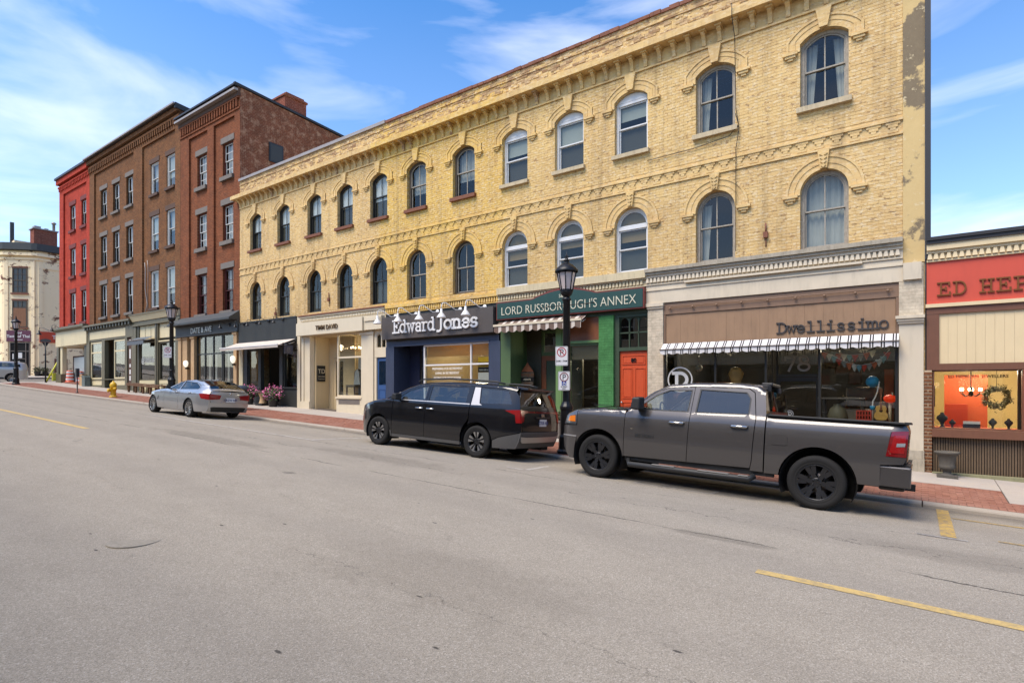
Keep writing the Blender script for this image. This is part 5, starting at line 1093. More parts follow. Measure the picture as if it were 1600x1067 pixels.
# pieces on the cut corner are built in its own frame: u along the wall, w outwards
nrm = Vector((1, -1)).normalized(); tg = Vector((1, 1)).normalized(); mid = Vector((-68.05, 15.9))
def CF(u, w, z): p = mid + tg * u + nrm * w; return (p.x, p.y, z)
def cfbox(mb, u0, u1, w0, w1, z0, z1): mb.hexa([CF(u0, w1, z0), CF(u1, w1, z0), CF(u1, w0, z0), CF(u0, w0, z0), CF(u0, w1, z1), CF(u1, w1, z1), CF(u1, w0, z1), CF(u0, w0, z1)])
def cfpart(name, m, par, *bx):
    mb = MB()
    for b in bx: cfbox(mb, *b)
    return mb.build(name, m, par)
cfpart('pilaster', M_PEEL, cb_, (-1.25, -.95, 0, .1, .3, 11.7), (.95, 1.25, 0, .1, .3, 11.7)); cfpart('panel_head', M_PEEL, cb_, (-.95, .95, 0, .08, 11.1, 11.7))
for z0, z1, brd in ((8.65, 11.0, 0), (5.45, 7.95, 1)):
    w = cfpart('window', M_OLDWOOD, cb_, (-.62, .62, .0, .07, z0, z0 + .1), (-.62, .62, 0, .07, z1 - .1, z1), (-.62, -.52, 0, .07, z0 + .1, z1 - .1), (.52, .62, 0, .07, z0 + .1, z1 - .1), (-.52, .52, .0, .06, (z0 + z1) / 2 - .05, (z0 + z1) / 2 + .05), (-.2, -.15, 0, .05, z0 + .1, z1 - .1), (.15, .2, 0, .05, z0 + .1, z1 - .1), (-.52, .52, 0, .05, z0 + .58, z0 + .63), (-.52, .52, 0, .05, z1 - .63, z1 - .58))
    if brd: cfpart('board', paint('weathered_plywood', C(150, 104, 72), .8, .2, 4, .4), w, (-.52, .52, .01, .065, z0 + .1, z1 - .7))
    cfpart('pane', flat('dark_old_glass', C(60, 56, 52), .1), w, (-.52, .52, .0, .015, z0 + .1, z1 - .1)); cfpart('sill', M_RUSTCAP, w, (-.72, .72, 0, .15, z0 - .14, z0)); cfpart('lintel', M_RUSTCAP, w, (-.66, .66, 0, .08, z1, z1 + .14))
dw = cfpart('shopfront', M_GREYSTONE, cb_, (-.80, -.74, 0, .1, .9, 4.05), (-.38, -.32, 0, .1, .9, 4.05), (.5, .56, 0, .1, .9, 4.05), (.80, .86, 0, .1, .9, 4.05), (-.74, .80, 0, .09, 3.2, 3.28), (-.74, .80, 0, .09, 3.98, 4.05), (-.32, .5, 0, .09, 2.5, 2.56), (-.32, .5, 0, .09, 1.9, 1.96)); cfpart('pane', M_DARKER, dw, (-.74, .80, 0, .03, .9, 3.98))
cfpart('door_notice', M_WHITE, dw, (-.12, .2, .04, .05, 2.6, 3.1), (-.65, -.45, .04, .05, 1.9, 2.3), (-.3, .0, .04, .05, 2.05, 2.3), (-.6, -.5, .04, .05, 2.5, 3.0))
part('wall_vent', M_IRON, cb_, (-67.02, -66.96, 17.1, 17.5, 2.35, 2.6)); fr = part('notice_board', M_RUSTCAP, cb_, (-67.02, -66.95, 18.2, 19.2, 1.3, 2.6)); part('notice', M_GREYSTONE, fr, (-66.95, -66.94, 18.3, 19.1, 1.4, 2.5)); part('plinth', M_OLDWOOD, cb_, (-67.1, -66.93, 16.9, 19.9, .3, 1.15)); part('wall_panel', M_PEEL, cb_, (-66.998, -66.93, 17.0, 17.3, 4.6, 11.5), (-66.998, -66.93, 17.3, 26, 11.0, 11.7), (-66.998, -66.93, 17.0, 17.9, .3, 4.0))

# ------------------------------------------------------------------ single storey jeweller's at the right edge
jb = thing('shop_building', 'single storey jewellers shop with red sign band and cream boards at the right edge', 'building', (4.5, 15.5, zb(4)))
jx0, jx1 = .088, 9.5
M_REDBAND = paint('red_fascia_paint', C(216, 84, 60), .55, .08, 2, .12, .05); M_BRWOOD = paint('stained_brown_wood', C(122, 80, 58), .5, .15, 6, .25, .05); M_BOARDC = paint('cream_vertical_boards', C(236, 212, 166), .5, .06, 3, .1, .03)
part('roof', M_BLACKMETAL, jb, (jx0, jx1, YW + .1, 25, 2.9, 3.0)); part('parapet_flashing', M_BLACKMETAL, jb, (jx0, jx1, YW - .16, YW + .3, 2.985, 3.10), (jx0, jx1, YW - .19, YW - .161, 3.06, 3.13)); part('side_wall', M_WHTBRICK, jb, (jx0, jx0 + .05, YW + .1, 25, zb(0) - .3, 2.9), (jx1 - .05, jx1, YW + .1, 25, zb(9) - .3, 2.9), (jx0, jx1, 24.9, 25, zb(9), 2.9))
part('cornice', M_BOARDC, jb, (jx0, jx1, YW - .13, YW + .05, 2.86, 2.984), (jx0, jx1, YW - .08, YW + .05, 2.80, 2.858), (jx0, jx1, YW - .03, YW + .05, 2.66, 2.798), (jx0, jx1, YW - .06, YW + .05, 2.625, 2.658)); dentils('dentils', M_BOARDC, jb, jx0, jx1, YW - .03, 2.675, 2.79, .106, .085, .05, .06)
part('fascia', M_REDBAND, jb, (jx0, jx1, YW - .02, YW + .1, 1.735, 2.623)); part('rail', M_BOARDC, jb, (jx0 - .02, jx1, YW - .08, YW + .05, 1.66, 1.733))
part('frame', M_BRWOOD, jb, (jx0, jx1, YW - .04, YW + .1, 1.52, 1.658), (jx0, .30, YW - .035, YW + .1, .335, 1.518), (jx0, jx1, YW - .04, YW + .1, .335, .47))
bd = MB(); bd.box(0, .1475, 0, .05, 0, 1.046); part('board_backing', M_BOARDC, jb, (.30, jx1, YW + .03, YW + .08, .471, 1.518)); bdm = bd.mesh('board', M_BOARDC); jo = origin(jb); x = .302
while x < jx1 - .16:
    o = D.objects.new('board', bdm); COL.objects.link(o); o.parent = jb; o.location = (x - jo[0], YW + .0 - jo[1] + RND.uniform(-.002, .002), .471 - jo[2]); x += .15
# brick pier, bricks one by one
pr = part('brick_pier', flat('pale_mortar', C(200, 178, 148), .9), jb, (.045, .175, YW - .045, YW + .2, zb(0) - .1, .333)); po_ = origin(pr)
bp = MB(); bp.box(0, .138, -.012, .2, 0, .058); bpm = bp.mesh('brick', M_PIER); z = zb(0) - .02
while z < .27:
    o = D.objects.new('brick', bpm); COL.objects.link(o); o.parent = pr; o.location = (.041 - po_[0] + RND.uniform(-.002, .002), YW - .045 - po_[1], z - po_[2]); z += .0745
jw = shop_window(jb, .19, 1.64, -.90, .333, YW + .0, M_BRWOOD, .03, m=M_GLASS); part('window_sill', M_BRWOOD, jb, (.178, 1.66, YW - .10, YW + .12, -1.07, -.902)); part('post', paint('rust_red_post', C(180, 62, 40), .5, .1), jb, (1.66, 1.84, YW - .05, YW + .2, zb(1.7) - .1, .333))
part('bulkhead', flat('dark_backing', C(40, 34, 28), .8), jb, (.178, 1.66, YW + .06, YW + .12, zb(1.6) - .1, -1.071)); rb2 = MB(); x = .2
M_RIB = paint('dark_ribbed_metal', C(112, 92, 70), .5, .25, 9, .3, 0)
while x < 1.64:
    w_ = RND.uniform(.022, .034); rb2.box(x, x + w_, YW + .02, YW + .059, zb(x) + .0, -1.075); x += w_ + .014
rb2.build('ribbed_cladding', M_RIB, jb); part('stone_base', paint('mossy_stone', C(150, 146, 110), .85, .25, 6, .4, .2), jb, (.178, 1.66, YW - .14, YW + .019, zb(1.6) - .1, zb(.2) + .02))
M_WARMWALL = flat('warm_cream_wall', C(246, 228, 184, .95), .8); M_REDWALL = flat('orange_red_wall', C(186, 84, 50), .8)
room(.19, 3.2, YW + .13, 18.5, -1.0, .60, M_WARMWALL, jb); part('display_floor', M_REDWALL, jb, (.19, 3.2, YW + .12, YW + 1.0, -.99, -.905)); rw = part('red_partition', M_REDWALL, jb, (.42, 1.18, YW + 1.3, YW + 1.36, -1.0, .25)); part('counter', flat('deep_red_counter', C(176, 56, 32), .7), jb, (.42, .82, YW + .95, YW + 1.2, -1.0, -.40)); part('window_post', M_DARKFR, jb, (1.58, 1.66, YW + .3, YW + .4, -1.0, .6))
rest = part('shop_wall', M_BRWOOD, jb, (1.85, jx1, YW + .02, YW + .2, zb(9) - .2, .333))
text('ED HEPBURN  JEWELLERS', .085, flat('dark_gilt_lettering', C(70, 52, 30), .4, .3), jb, (.93, YW - .002 + .012, .17), bold=.003, depth=.002)
# ------------------------------------------------------------------ lettering drawn as slab serif strokes
def el(cx, cy, rx, ry, a0=0, a1=360, n=18): return arc(cx, cy, rx, ry, a0, a1, n)
GL = {
 'E': (.74, [[(.17, 0), (.17, 1)], [(.0, 1), (.62, 1), (.62, .80)], [(.17, .52), (.44, .52), (.44, .62)], [(.44, .52), (.44, .42)], [(0, 0), (.66, 0), (.66, .22)]]),
 'D': (.80, [[(.17, 0), (.17, 1)], [(0, 1), (.34, 1)] + el(.34, .5, .36, .5, 90, -90)[1:] + [(0, 0)]]),
 'H': (.88, [[(.16, 0), (.16, 1)], [(.66, 0), (.66, 1)], [(.16, .5), (.66, .5)], [(0, 0), (.32, 0)], [(0, 1), (.32, 1)], [(.5, 0), (.82, 0)], [(.5, 1), (.82, 1)]]),
 'P': (.74, [[(.17, 0), (.17, 1)], [(0, 1), (.36, 1)] + el(.36, .74, .28, .26, 90, -90)[1:] + [(.17, .48)], [(0, 0), (.36, 0)]]),
 'B': (.78, [[(.17, 0), (.17, 1)], [(0, 1), (.36, 1)] + el(.36, .76, .24, .24, 90, -90)[1:] + [(.17, .52)], [(.36, .52)] + el(.36, .26, .32, .26, 90, -90)[1:] + [(0, 0)]]),
 'U': (.88, [[(.16, 1), (.16, .3)] + el(.41, .3, .25, .3, 180, 360) + [(.66, 1)], [(0, 1), (.32, 1)], [(.5, 1), (.82, 1)]]),
 'R': (.84, [[(.17, 0), (.17, 1)], [(0, 1), (.36, 1)] + el(.36, .76, .26, .24, 90, -90)[1:] + [(.17, .52)], [(.38, .52), (.62, 0), (.76, 0)], [(0, 0), (.34, 0)]]),
 'N': (.88, [[(.14, 0), (.14, 1)], [(.14, 1), (.68, 0)], [(.68, 0), (.68, 1)], [(0, 0), (.28, 0)], [(0, 1), (.16, 1)], [(.54, 1), (.82, 1)]]),
 'J': (.66, [[(.16, 1), (.62, 1)], [(.42, 1), (.42, .08)] + el(.2, .08, .22, .24, 0, -110, 10)[1:]]),
 'd': (.74, [el(.30, .34, .25, .34), [(.55, 1), (.55, 0)], [(.43, 1), (.55, 1)], [(.55, 0), (.68, 0)]]),
 'w': (.90, [[(.10, .68), (.26, 0), (.42, .62), (.58, 0), (.74, .68)], [(-.02, .68), (.24, .68)], [(.60, .68), (.86, .68)]]),
 'a': (.66, [[(.09, .52)] + el(.29, .48, .2, .2, 150, 0, 10) + [(.49, 0), (.62, 0)], el(.28, .19, .21, .19)]),
 'r': (.56, [[(0, 0), (.32, 0)], [(.16, 0), (.16, .68)], [(.02, .68), (.16, .68)], el(.38, .42, .22, .26, 180, 60, 8)]),
 'o': (.66, [el(.31, .34, .27, .34)]),
 'n': (.76, [[(.15, 0), (.15, .68)], [(.02, .68), (.15, .68)], el(.36, .42, .21, .26, 180, 0, 10) + [(.57, 0)], [(.02, 0), (.28, 0)], [(.44, 0), (.70, 0)]]),
 'e': (.66, [[(.06, .36), (.56, .36)] + el(.31, .34, .25, .34, 5, 320, 20)]),
 's': (.58, [el(.27, .50, .19, .18, 25, 270, 12) + el(.27, .17, .21, .17, 90, -155, 12)[1:]]),
 'l': (.50, [[(.04, 1), (.24, 1), (.24, 0)], [(0, 0), (.48, 0)]]),
 'i': (.50, [[(.04, .68), (.24, .68), (.24, 0)], [(0, 0), (.48, 0)], [(.20, .96), (.30, .96)]]),
 'm': (.92, [[(.12, 0), (.12, .68)], [(0, .68), (.12, .68)], el(.27, .46, .15, .22, 180, 0, 8) + [(.42, 0)], el(.57, .46, .15, .22, 180, 0, 8) + [(.72, 0)], [(.02, 0), (.22, 0)], [(.34, 0), (.5, 0)], [(.64, 0), (.84, 0)]]),
 '7': (.66, [[(.06, .78), (.06, 1), (.58, 1), (.24, 0)]]), '8': (.68, [el(.32, .76, .21, .24), el(.32, .26, .27, .26)]), '0': (.68, [el(.32, .5, .26, .5)]),
 ' ': (.5, []),
}
def ribbon(mb, pts, t, y0, y1):
    n = len(pts); cl = (abs(pts[0][0] - pts[-1][0]) + abs(pts[0][1] - pts[-1][1])) < 1e-4 and n > 3
    P = [Vector(p) for p in pts]; L, Rr = [], []
    for i in range(n):
        a = P[i - 1] if i > 0 else (P[-2] if cl else None); b = P[i + 1] if i < n - 1 else (P[1] if cl else None)
        d0 = (P[i] - a).normalized() if a is not None else None; d1 = (b - P[i]).normalized() if b is not None else None
        if d0 is None: d0 = d1
        if d1 is None: d1 = d0
        m = d0 + d1
        m = m.normalized() if m.length > .2 else d0
        nn = Vector((-m.y, m.x)); k = t / 2 / max(.55, abs(m.dot(d0)))
        e = Vector((0, 0))
        if not cl and i == 0: e = -d1 * t * .5
        if not cl and i == n - 1: e = d0 * t * .5
        L.append(P[i] + nn * k + e); Rr.append(P[i] - nn * k + e)
    mb.strip([tuple(p) for p in L], [tuple(p) for p in Rr], y0, y1)
def slab_text(txt, x0, z0, cap, y, depth, t, m, par, width=None, mono=None, name='letter'):
    adv = [(mono or GL[c][0]) for c in txt]; tot = sum(adv); sx = (width / (tot * cap)) if width else 1.0; cx = x0
    for c, a in zip(txt, adv):
        w, strokes = GL[c]
        if strokes:
            mb = MB(); k = 0; inset = (a - w) / 2 if mono else 0
            for st in strokes:
                pts = [(cx + (p[0] + .04 + inset) * cap * sx, z0 + p[1] * cap * (1 - t) + t * cap / 2) for p in st]
                ribbon(mb, pts, t * cap, y - depth - k * .0006, y); k += 1
            mb.build(name, m, par)
        cx += a * cap * sx

# ------------------------------------------------------------------ shop signs
M_SIGNGREY = paint('dark_taupe_sign', C(86, 78, 72), .6, .06, 2, .1, .03); M_LETW = flat('white_sign_letters', C(240, 238, 234), .4); M_LETDK = flat('charcoal_sign_letters', C(62, 58, 56), .5)
sg = thing('shop_sign', 'wide dark grey sign board with raised white letters Edward Jones', 'sign', (-14.15, YW - .1, 1.77))
part('board', M_SIGNGREY, sg, (-16.84, -11.43, YW - .26, YW - .035, 1.775, 2.62), bevel=.006)
slab_text('Edward', -16.2, 1.97, .50, YW - .262, .05, .115, M_LETW, sg, width=2.18); slab_text('Jones', -13.98, 1.97, .51, YW - .262, .05, .15, M_LETW, sg, width=1.92)
sg = thing('shop_sign', 'dark raised typewriter letters Dwellissimo on brown boards', 'sign', (-1.7, YW, 1.27)); slab_text('Dwellissimo', -2.86, 1.265, .275, YW + .009, .03, .115, M_LETDK, sg, width=2.28, mono=.72)
mb = MB(); mb.box(-2.8, -.66, YW + .004, YW + .007, 1.30, 1.308); mb.box(-2.8, -.66, YW + .004, YW + .007, 1.42, 1.428); mb.build('mounting_rail', M_TAUPE2, sg)
sg = thing('shop_sign', 'gilt brown serif letters spelling Ed Hepburn on the red band', 'sign', (1.5, YW, 1.9)); M_GILT = paint('aged_bronze_letters', C(150, 92, 48), .4, .2, 9, .2, 0, .5)
xx = FX(1466) - .02
for ch_ in 'ED HEPBURN':
    if ch_ == ' ': xx += .17; continue
    slab_text(ch_, xx, 1.895, .285, YW - .022, .03, .10, M_GILT, sg, width=.225); xx += .262
sg = thing('shop_sign', 'cream sign board with brown letters Timm David', 'sign', (-20, YW - .2, 2.2)); part('board', M_CREAM, sg, (-22.42, -17.96, YW - .30, YW - .045, 2.20, 2.745), bevel=.006); part('end_box', M_CREAM, sg, (-17.955, -16.93, YW - .22, YW - .045, 2.22, 2.74), (-17.9, -16.98, YW - .26, YW - .221, 2.56, 2.70))
M_BRLET = flat('brown_bronze_letters', C(112, 84, 48), .45, .3); text('TIMM DAVID', .27, M_BRLET, sg, (-20.22, YW - .325, 2.385), depth=.02, bold=.003, sx=.98)
sg = thing('shop_sign', 'dark green arched sign board lettered Lord Russborough\'s Annex in cream', 'sign', (-8.8, YW - .15, 2.15)); M_SGREEN = paint('dark_green_sign', C(38, 74, 66), .45, .12, 2, .15, .0); M_SRED = paint('dark_red_sign_edge', C(128, 56, 44), .5, .15, 4, .2, 0)
hump = [(-11.30, 2.19), (-11.30, 2.70), (-9.98, 2.70), (-9.86, 2.72)] + [(-9.75 + .19 * k, 2.745 + .165 * math.sin(math.pi * (k + .35) / 10.7)) for k in range(11)] + [(-7.74, 2.72), (-7.62, 2.70), (-6.24, 2.70), (-6.24, 2.19)]
def scaled(pl, d): 
    cx_, cz_ = -8.77, 2.45; return [(cx_ + (x - cx_) * (1 + d / 2.53), cz_ + (z - cz_) * (1 + d / .28)) for x, z in pl]
mb = MB(); mb.prism(scaled(hump, .035), YW - .20, YW - .06); mb.build('border', M_SRED, sg); mb = MB(); mb.prism(hump, YW - .215, YW - .19); mb.build('board', M_SGREEN, sg)
M_CRLET = flat('cream_sign_letters', C(226, 218, 190), .5); text("LORD RUSSBOROUGH'S ANNEX", .375, M_CRLET, sg, (-8.78, YW - .222, 2.30), depth=.01, bold=-.004, sx=.865); text('S&X', .15, M_CRLET, sg, (-8.8, YW - .222, 2.68), depth=.008)
sg = thing('shop_sign', 'pale letters Date & Ave on the dark hooded fascia', 'sign', (-31.5, YW - .2, 2.9)); text('DATE & AVE', .42, flat('pale_metal_letters', C(196, 196, 186), .4, .2), sg, (-31.35, YW - .15, 2.86), depth=.03, bold=.006)
sg = thing('shop_sign', 'purple restaurant sign board with white lettering over the corner door', 'sign', (-68.05, 15.9, 4.1)); cfpart('board', flat('purple_sign', C(104, 50, 70), .5), sg, (-1.05, .95, .02, .14, 4.12, 5.15))
def cftext(t, size, m, par, u, z):
    me = text_mesh(t, size, .01, .006); me.materials.clear(); me.materials.append(m); o = D.objects.new('lettering', me); COL.objects.link(o); o.parent = par; p = Vector(CF(u, .15, z)) - Vector(origin(par)); o.location = p; o.rotation_euler = (rad(90), 0, rad(45))
cftext('Royal', .26, M_WHITE, sg, -.05, 4.86); cftext('Taste of Thai', .36, M_WHITE, sg, -.05, 4.5); cftext('Restaurant', .16, M_WHITE, sg, -.05, 4.25)
sg = thing('shop_sign', 'orange red sign board lettered Thirsty on the cream corner building', 'sign', (-66.9, 18.5, 4.1)); part('board', flat('orange_red_sign', C(206, 80, 50), .5), sg, (-66.99, -66.88, 17.05, 20.5, 4.1, 5.1)); o = text('Thirsty', .5, M_WHITE, sg, (-66.87, 18.7, 4.45), (90, 0, 90), .02, .01)
text('80', .16, M_IRON, od, (-6.62, YW + .045, .68), depth=.02, bold=.003)
dc = thing('window_lettering', 'silver numerals seventy eight on the dark door transom glass', 'lettering', (-2.55, YW + .87, .4)); slab_text('78', FX(1224, YW + .87), FZ(1245, 580.5, YW + .87), .40, YW + .866, .004, .13, M_DECALG, dc, width=.62)
dc = thing('window_lettering', 'white circled letter D on the left display glass', 'lettering', (-5.3, YW + .05, .0)); lx, lz = FX(1062.5, YW + .06), FZ(1062.5, 593, YW + .06)
mb = MB(); ribbon(mb, el(lx, lz, .325, .325, 0, 360, 40), .035, YW + .052, YW + .056); mb.build('ring', M_DECAL, dc); slab_text('D', lx - .2, lz - .22, .44, YW + .056, .004, .2, M_DECAL, dc, width=.42)
dc = thing('window_lettering', 'small white circled letter D low on the shop door glass', 'lettering', (-2.5, YW + .87, -.7)); lx, lz = FX(1234, YW + .87), FZ(1234, 646, YW + .87)
mb = MB(); ribbon(mb, el(lx, lz, .08, .08, 0, 360, 30), .014, YW + .866, YW + .87); mb.build('ring', M_DECAL, dc); slab_text('D', lx - .045, lz - .05, .10, YW + .87, .004, .2, M_DECAL, dc, width=.09)
dc = thing('window_lettering', 'white script lettering on the olive shop display glass', 'lettering', (-38.4, YW + .06, 1.4)); text('@debliss', .5, M_DECAL, dc, (-38.45, YW + .058, 1.45), depth=.004)
pb = thing('plaque', 'dark framed plaque on the cream recess wall', 'plaque', (-21.7, YW + .4, .0)); part('frame', M_BLACKFR, pb, (-21.70, -21.64, YW + .26, YW + .66, .20, .90)); text('TD', .28, M_CREAM, pb, (-21.635, YW + .46, .56), (90, 0, 90)); text('HAIR STUDIO', .055, M_CREAM, pb, (-21.635, YW + .46, .40), (90, 0, 90)); text('by appointment', .05, M_CREAM, pb, (-21.635, YW + .46, .30), (90, 0, 90))
ps = thing('plank_sign', 'hand lettered plank sign board hanging in the green shop recess', 'sign', (-10.6, YW + .6, -.6))
z = -.62; k = 0
for h, w, m in ((.13, .5, M_ORWOOD), (.10, .52, M_DARKER), (.12, .48, M_OLDWOOD), (.09, .5, M_DARKER), (.13, .5, M_ORWOOD), (.1, .46, M_OLDWOOD), (.12, .52, M_DARKER), (.16, .5, M_OLDWOOD)):
    b = part('plank', m, ps, (-10.62 - w / 2, -10.62 + w / 2, YW + .55, YW + .58, z, z + h)); text(('OPEN', 'CHINA', 'GLASS', 'BOOKS', 'LAMPS', 'TOOLS', 'PRINTS', 'ANTIQUES')[k], h * .75, M_GILT if k % 2 else M_CRLET, b, (-10.62, YW + .545, z + h * .22), depth=.004); z += h + .018; k += 1
mb = MB(); mb.prism([(-10.86, z), (-10.62, z + .30), (-10.38, z)], YW + .55, YW + .58); mb.build('plank', M_ORWOOD, ps)

# ------------------------------------------------------------------ awnings
def awning(label, x0, x1, yw, zt, yf, zf, vh, pattern, pitch, par_group=None, scal=True, bar=.03, barm=None, closed=True, name='awning'):
    a = thing(name, label, 'awning', ((x0 + x1) / 2, yw, zf - vh)); mats = []
    for m, f in pattern:
        if m not in mats: mats.append(m)
    cn, va = MB(), MB(); x = x0; k = 0
    while x < x1 - 1e-4:
        m, f = pattern[k % len(pattern)]; xe_ = min(x + pitch * f, x1); cn.cur = va.cur = mats.index(m)
        n = 5; pts = [(yw + (yf - yw) * i / n, zt + (zf - zt) * i / n - .012 * math.sin(math.pi * i / n)) for i in range(n + 1)]
        cn.add([(xx, y, z) for y, z in pts for xx in (x, xe_)], [(2 * i, 2 * i + 1, 2 * i + 3, 2 * i + 2) for i in range(n)]); cn.add([(xx, y, z - .006) for y, z in pts for xx in (x, xe_)], [(2 * i, 2 * i + 1, 2 * i + 3, 2 * i + 2) for i in range(n)])
        ns = 4; lo = [(x + (xe_ - x) * i / ns) for i in range(ns + 1)]
        def drop(xx): 
            if not scal: return vh
            u = ((xx - x0) / (pitch * 1.0)) % 1.0; return vh * (.72 + .28 * math.sin(math.pi * u))
        for i in range(ns):
            q = [(lo[i], zf), (lo[i + 1], zf), (lo[i + 1], zf - drop(lo[i + 1])), (lo[i], zf - drop(lo[i]))]
            va.add([(u, yf - .01, v) for u, v in q] + [(u, yf - .004, v) for u, v in q], [(0, 1, 2, 3), (7, 6, 5, 4), (2, 6, 7, 3)])
        x = xe_; k += 1
    cn.build('canopy', mats, a); va.build('valance', mats, a)
    mb = MB(); mb.box(x0 - .02, x1 + .02, yf - .03, yf + .0, zf - .005, zf + bar); mb.build('front_bar', barm or M_WHITE, a)
    if closed:
        for xx in (x0 + .05, x1 - .05): mb = MB(); mb.tube([(xx, yw, zt - .15), (xx, (yw + yf) / 2, (zt + zf) / 2 - .12), (xx, yf, zf)], .018, 6); mb.build('folding_arm', M_WHITE, a)
    return a
M_AWBLK = flat('black_awning_cloth', C(48, 44, 44), .9); M_AWWHT = paint('white_awning_cloth', C(232, 228, 224), .9, .08, 4, .2, .05); M_AWBRN = paint('faded_brown_awning_cloth', C(120, 98, 84), .9, .15, 5, .3, .05); M_AWCRM = paint('cream_awning_cloth', C(222, 208, 192), .9, .1, 4, .2, .05); M_AWGRY = paint('blue_grey_awning_cloth', C(104, 112, 118), .9, .2, 6, .3, .05)
awning('narrow black and white striped scalloped awning over the brown boarded shop', -5.72, -.40, YW - .03, 1.15, YW - .26, .97, .13, [(M_AWWHT, .56), (M_AWBLK, .12), (M_AWWHT, .10), (M_AWBLK, .12)], .235, bar=.018, barm=M_GREYSTONE)
awning('half rolled faded brown and cream striped awning under the green sign', -11.25, -8.05, YW - .08, 2.13, YW - .44, 1.92, .22, [(M_AWBRN, .62), (M_AWCRM, .38)], .30, bar=.06, barm=M_CREAM)
awning('plain cream roller awning over the black shopfront', -27.75, -22.78, YW - .12, 2.12, YW - .95, 1.80, .10, [(M_AWCRM, 1)], .5, scal=False, bar=.05)
awning('small dusty blue grey scalloped awning on the olive shopfront', -39.85, -37.5, YW - .05, 3.0, YW - .55, 2.75, .28, [(M_AWGRY, 1)], .30, bar=.05, barm=M_GREYSTONE)

# ------------------------------------------------------------------ gooseneck lamps
def goose(x, z, m, label, group, y0=YW - .05, s=1.0, dx=-.35, mesh={}):
    key = (m.name, s, dx)
    t = thing('gooseneck_lamp', label, 'lamp', (x, y0, z), group=group)
    if key not in mesh:
        a = MB(); a.lathe([(.001, -.02), (.085, -.02), (.085, 0), (.001, 0)], (0, -.01, 0), 14, 'y')
        pth = [(0, 0, 0), (dx * .25, -.18, -.02), (dx * .5, -.36, .10), (dx * .8, -.50, .22), (dx, -.60, .20), (dx * 1.08, -.62, .08), (dx * 1.08, -.62, -.02)]
        a.tube([tuple(c * s for c in p) for p in pth], .017 * max(s, .7), 8)
        h = MB(); h.lathe([(.03 * s, .0), (.045 * s, -.02 * s), (.05 * s, -.14 * s), (.10 * s, -.20 * s), (.17 * s, -.31 * s), (.175 * s, -.33 * s), (.16 * s, -.325 * s), (.09 * s, -.20 * s), (.001, -.16 * s)], (dx * 1.08 * s, -.62 * s, 0), 16)
        mesh[key] = (a.mesh('arm', m), h.mesh('shade', m))
    for n, me in zip(('arm', 'shade'), mesh[key]):
        o = D.objects.new(n, me); COL.objects.link(o); o.parent = t
    return t
M_ENAM = flat('white_enamel', C(240, 238, 234), .3)
for k, x in enumerate((-16.31, -15.20, -14.11, -13.03, -11.94)):
    goose(x, 2.66, M_ENAM, ('leftmost white gooseneck lamp over the dark grey sign, beside the cream shopfront', 'white gooseneck lamp standing over the first letters of the grey sign', 'white gooseneck lamp in the middle of the grey sign row', 'white gooseneck lamp over the second word of the grey sign', 'rightmost white gooseneck lamp over the grey sign, next to the green sign')[k], 'white gooseneck lamps over the grey sign', YW - .04, .95)
for k, x in enumerate((-27.1, -26.0, -24.9, -23.75)):
    goose(x, 3.06, M_IRON, ('black gooseneck lamp at the left end of the black fascia', 'second black gooseneck lamp from the left on the black fascia', 'third black gooseneck lamp from the left on the black fascia', 'black gooseneck lamp nearest the cream pilaster on the black fascia')[k], 'black gooseneck lamps on the black fascia', YW - .1, .55)
goose(-28.4, 3.1, M_IRON, 'black gooseneck lamp on the dark hooded fascia', 'black gooseneck lamps on the black fascia', YW - .13, .6)
goose(-54.4, 4.30, M_IRON, 'large black gooseneck lamp at the corner above the cream fascia', 'black gooseneck lamps on the corner fascia', YW - .3, 1.0, -.9); goose(-52.8, 4.42, M_IRON, 'black gooseneck lamp above the cream fascia, right of the corner one', 'black gooseneck lamps on the corner fascia', YW - .2, .8, -.5)
hs = thing('hanging_sign', 'small dark hanging sign on a wrought bracket by the cream pilaster', 'sign', (-22.5, YW - .1, 1.3)); mb = MB(); mb.tube([(-22.7, YW - .04, 1.86), (-22.7, YW - .75, 1.86)], .018, 6); mb.tube([(-22.7, YW - .04, 1.62), (-22.7, YW - .4, 1.84)], .012, 6); mb.tube([(-22.7, YW - .75, 1.90), (-22.7, YW - .75, 1.8)], .03, 6); mb.build('bracket', M_IRON, hs); part('board', M_NAVYDK, hs, (-22.72, -22.68, YW - .70, YW - .28, 1.42, 1.80)); text('B', .3, M_GREYSTONE, hs, (-22.675, YW - .49, 1.5), (90, 0, 90))

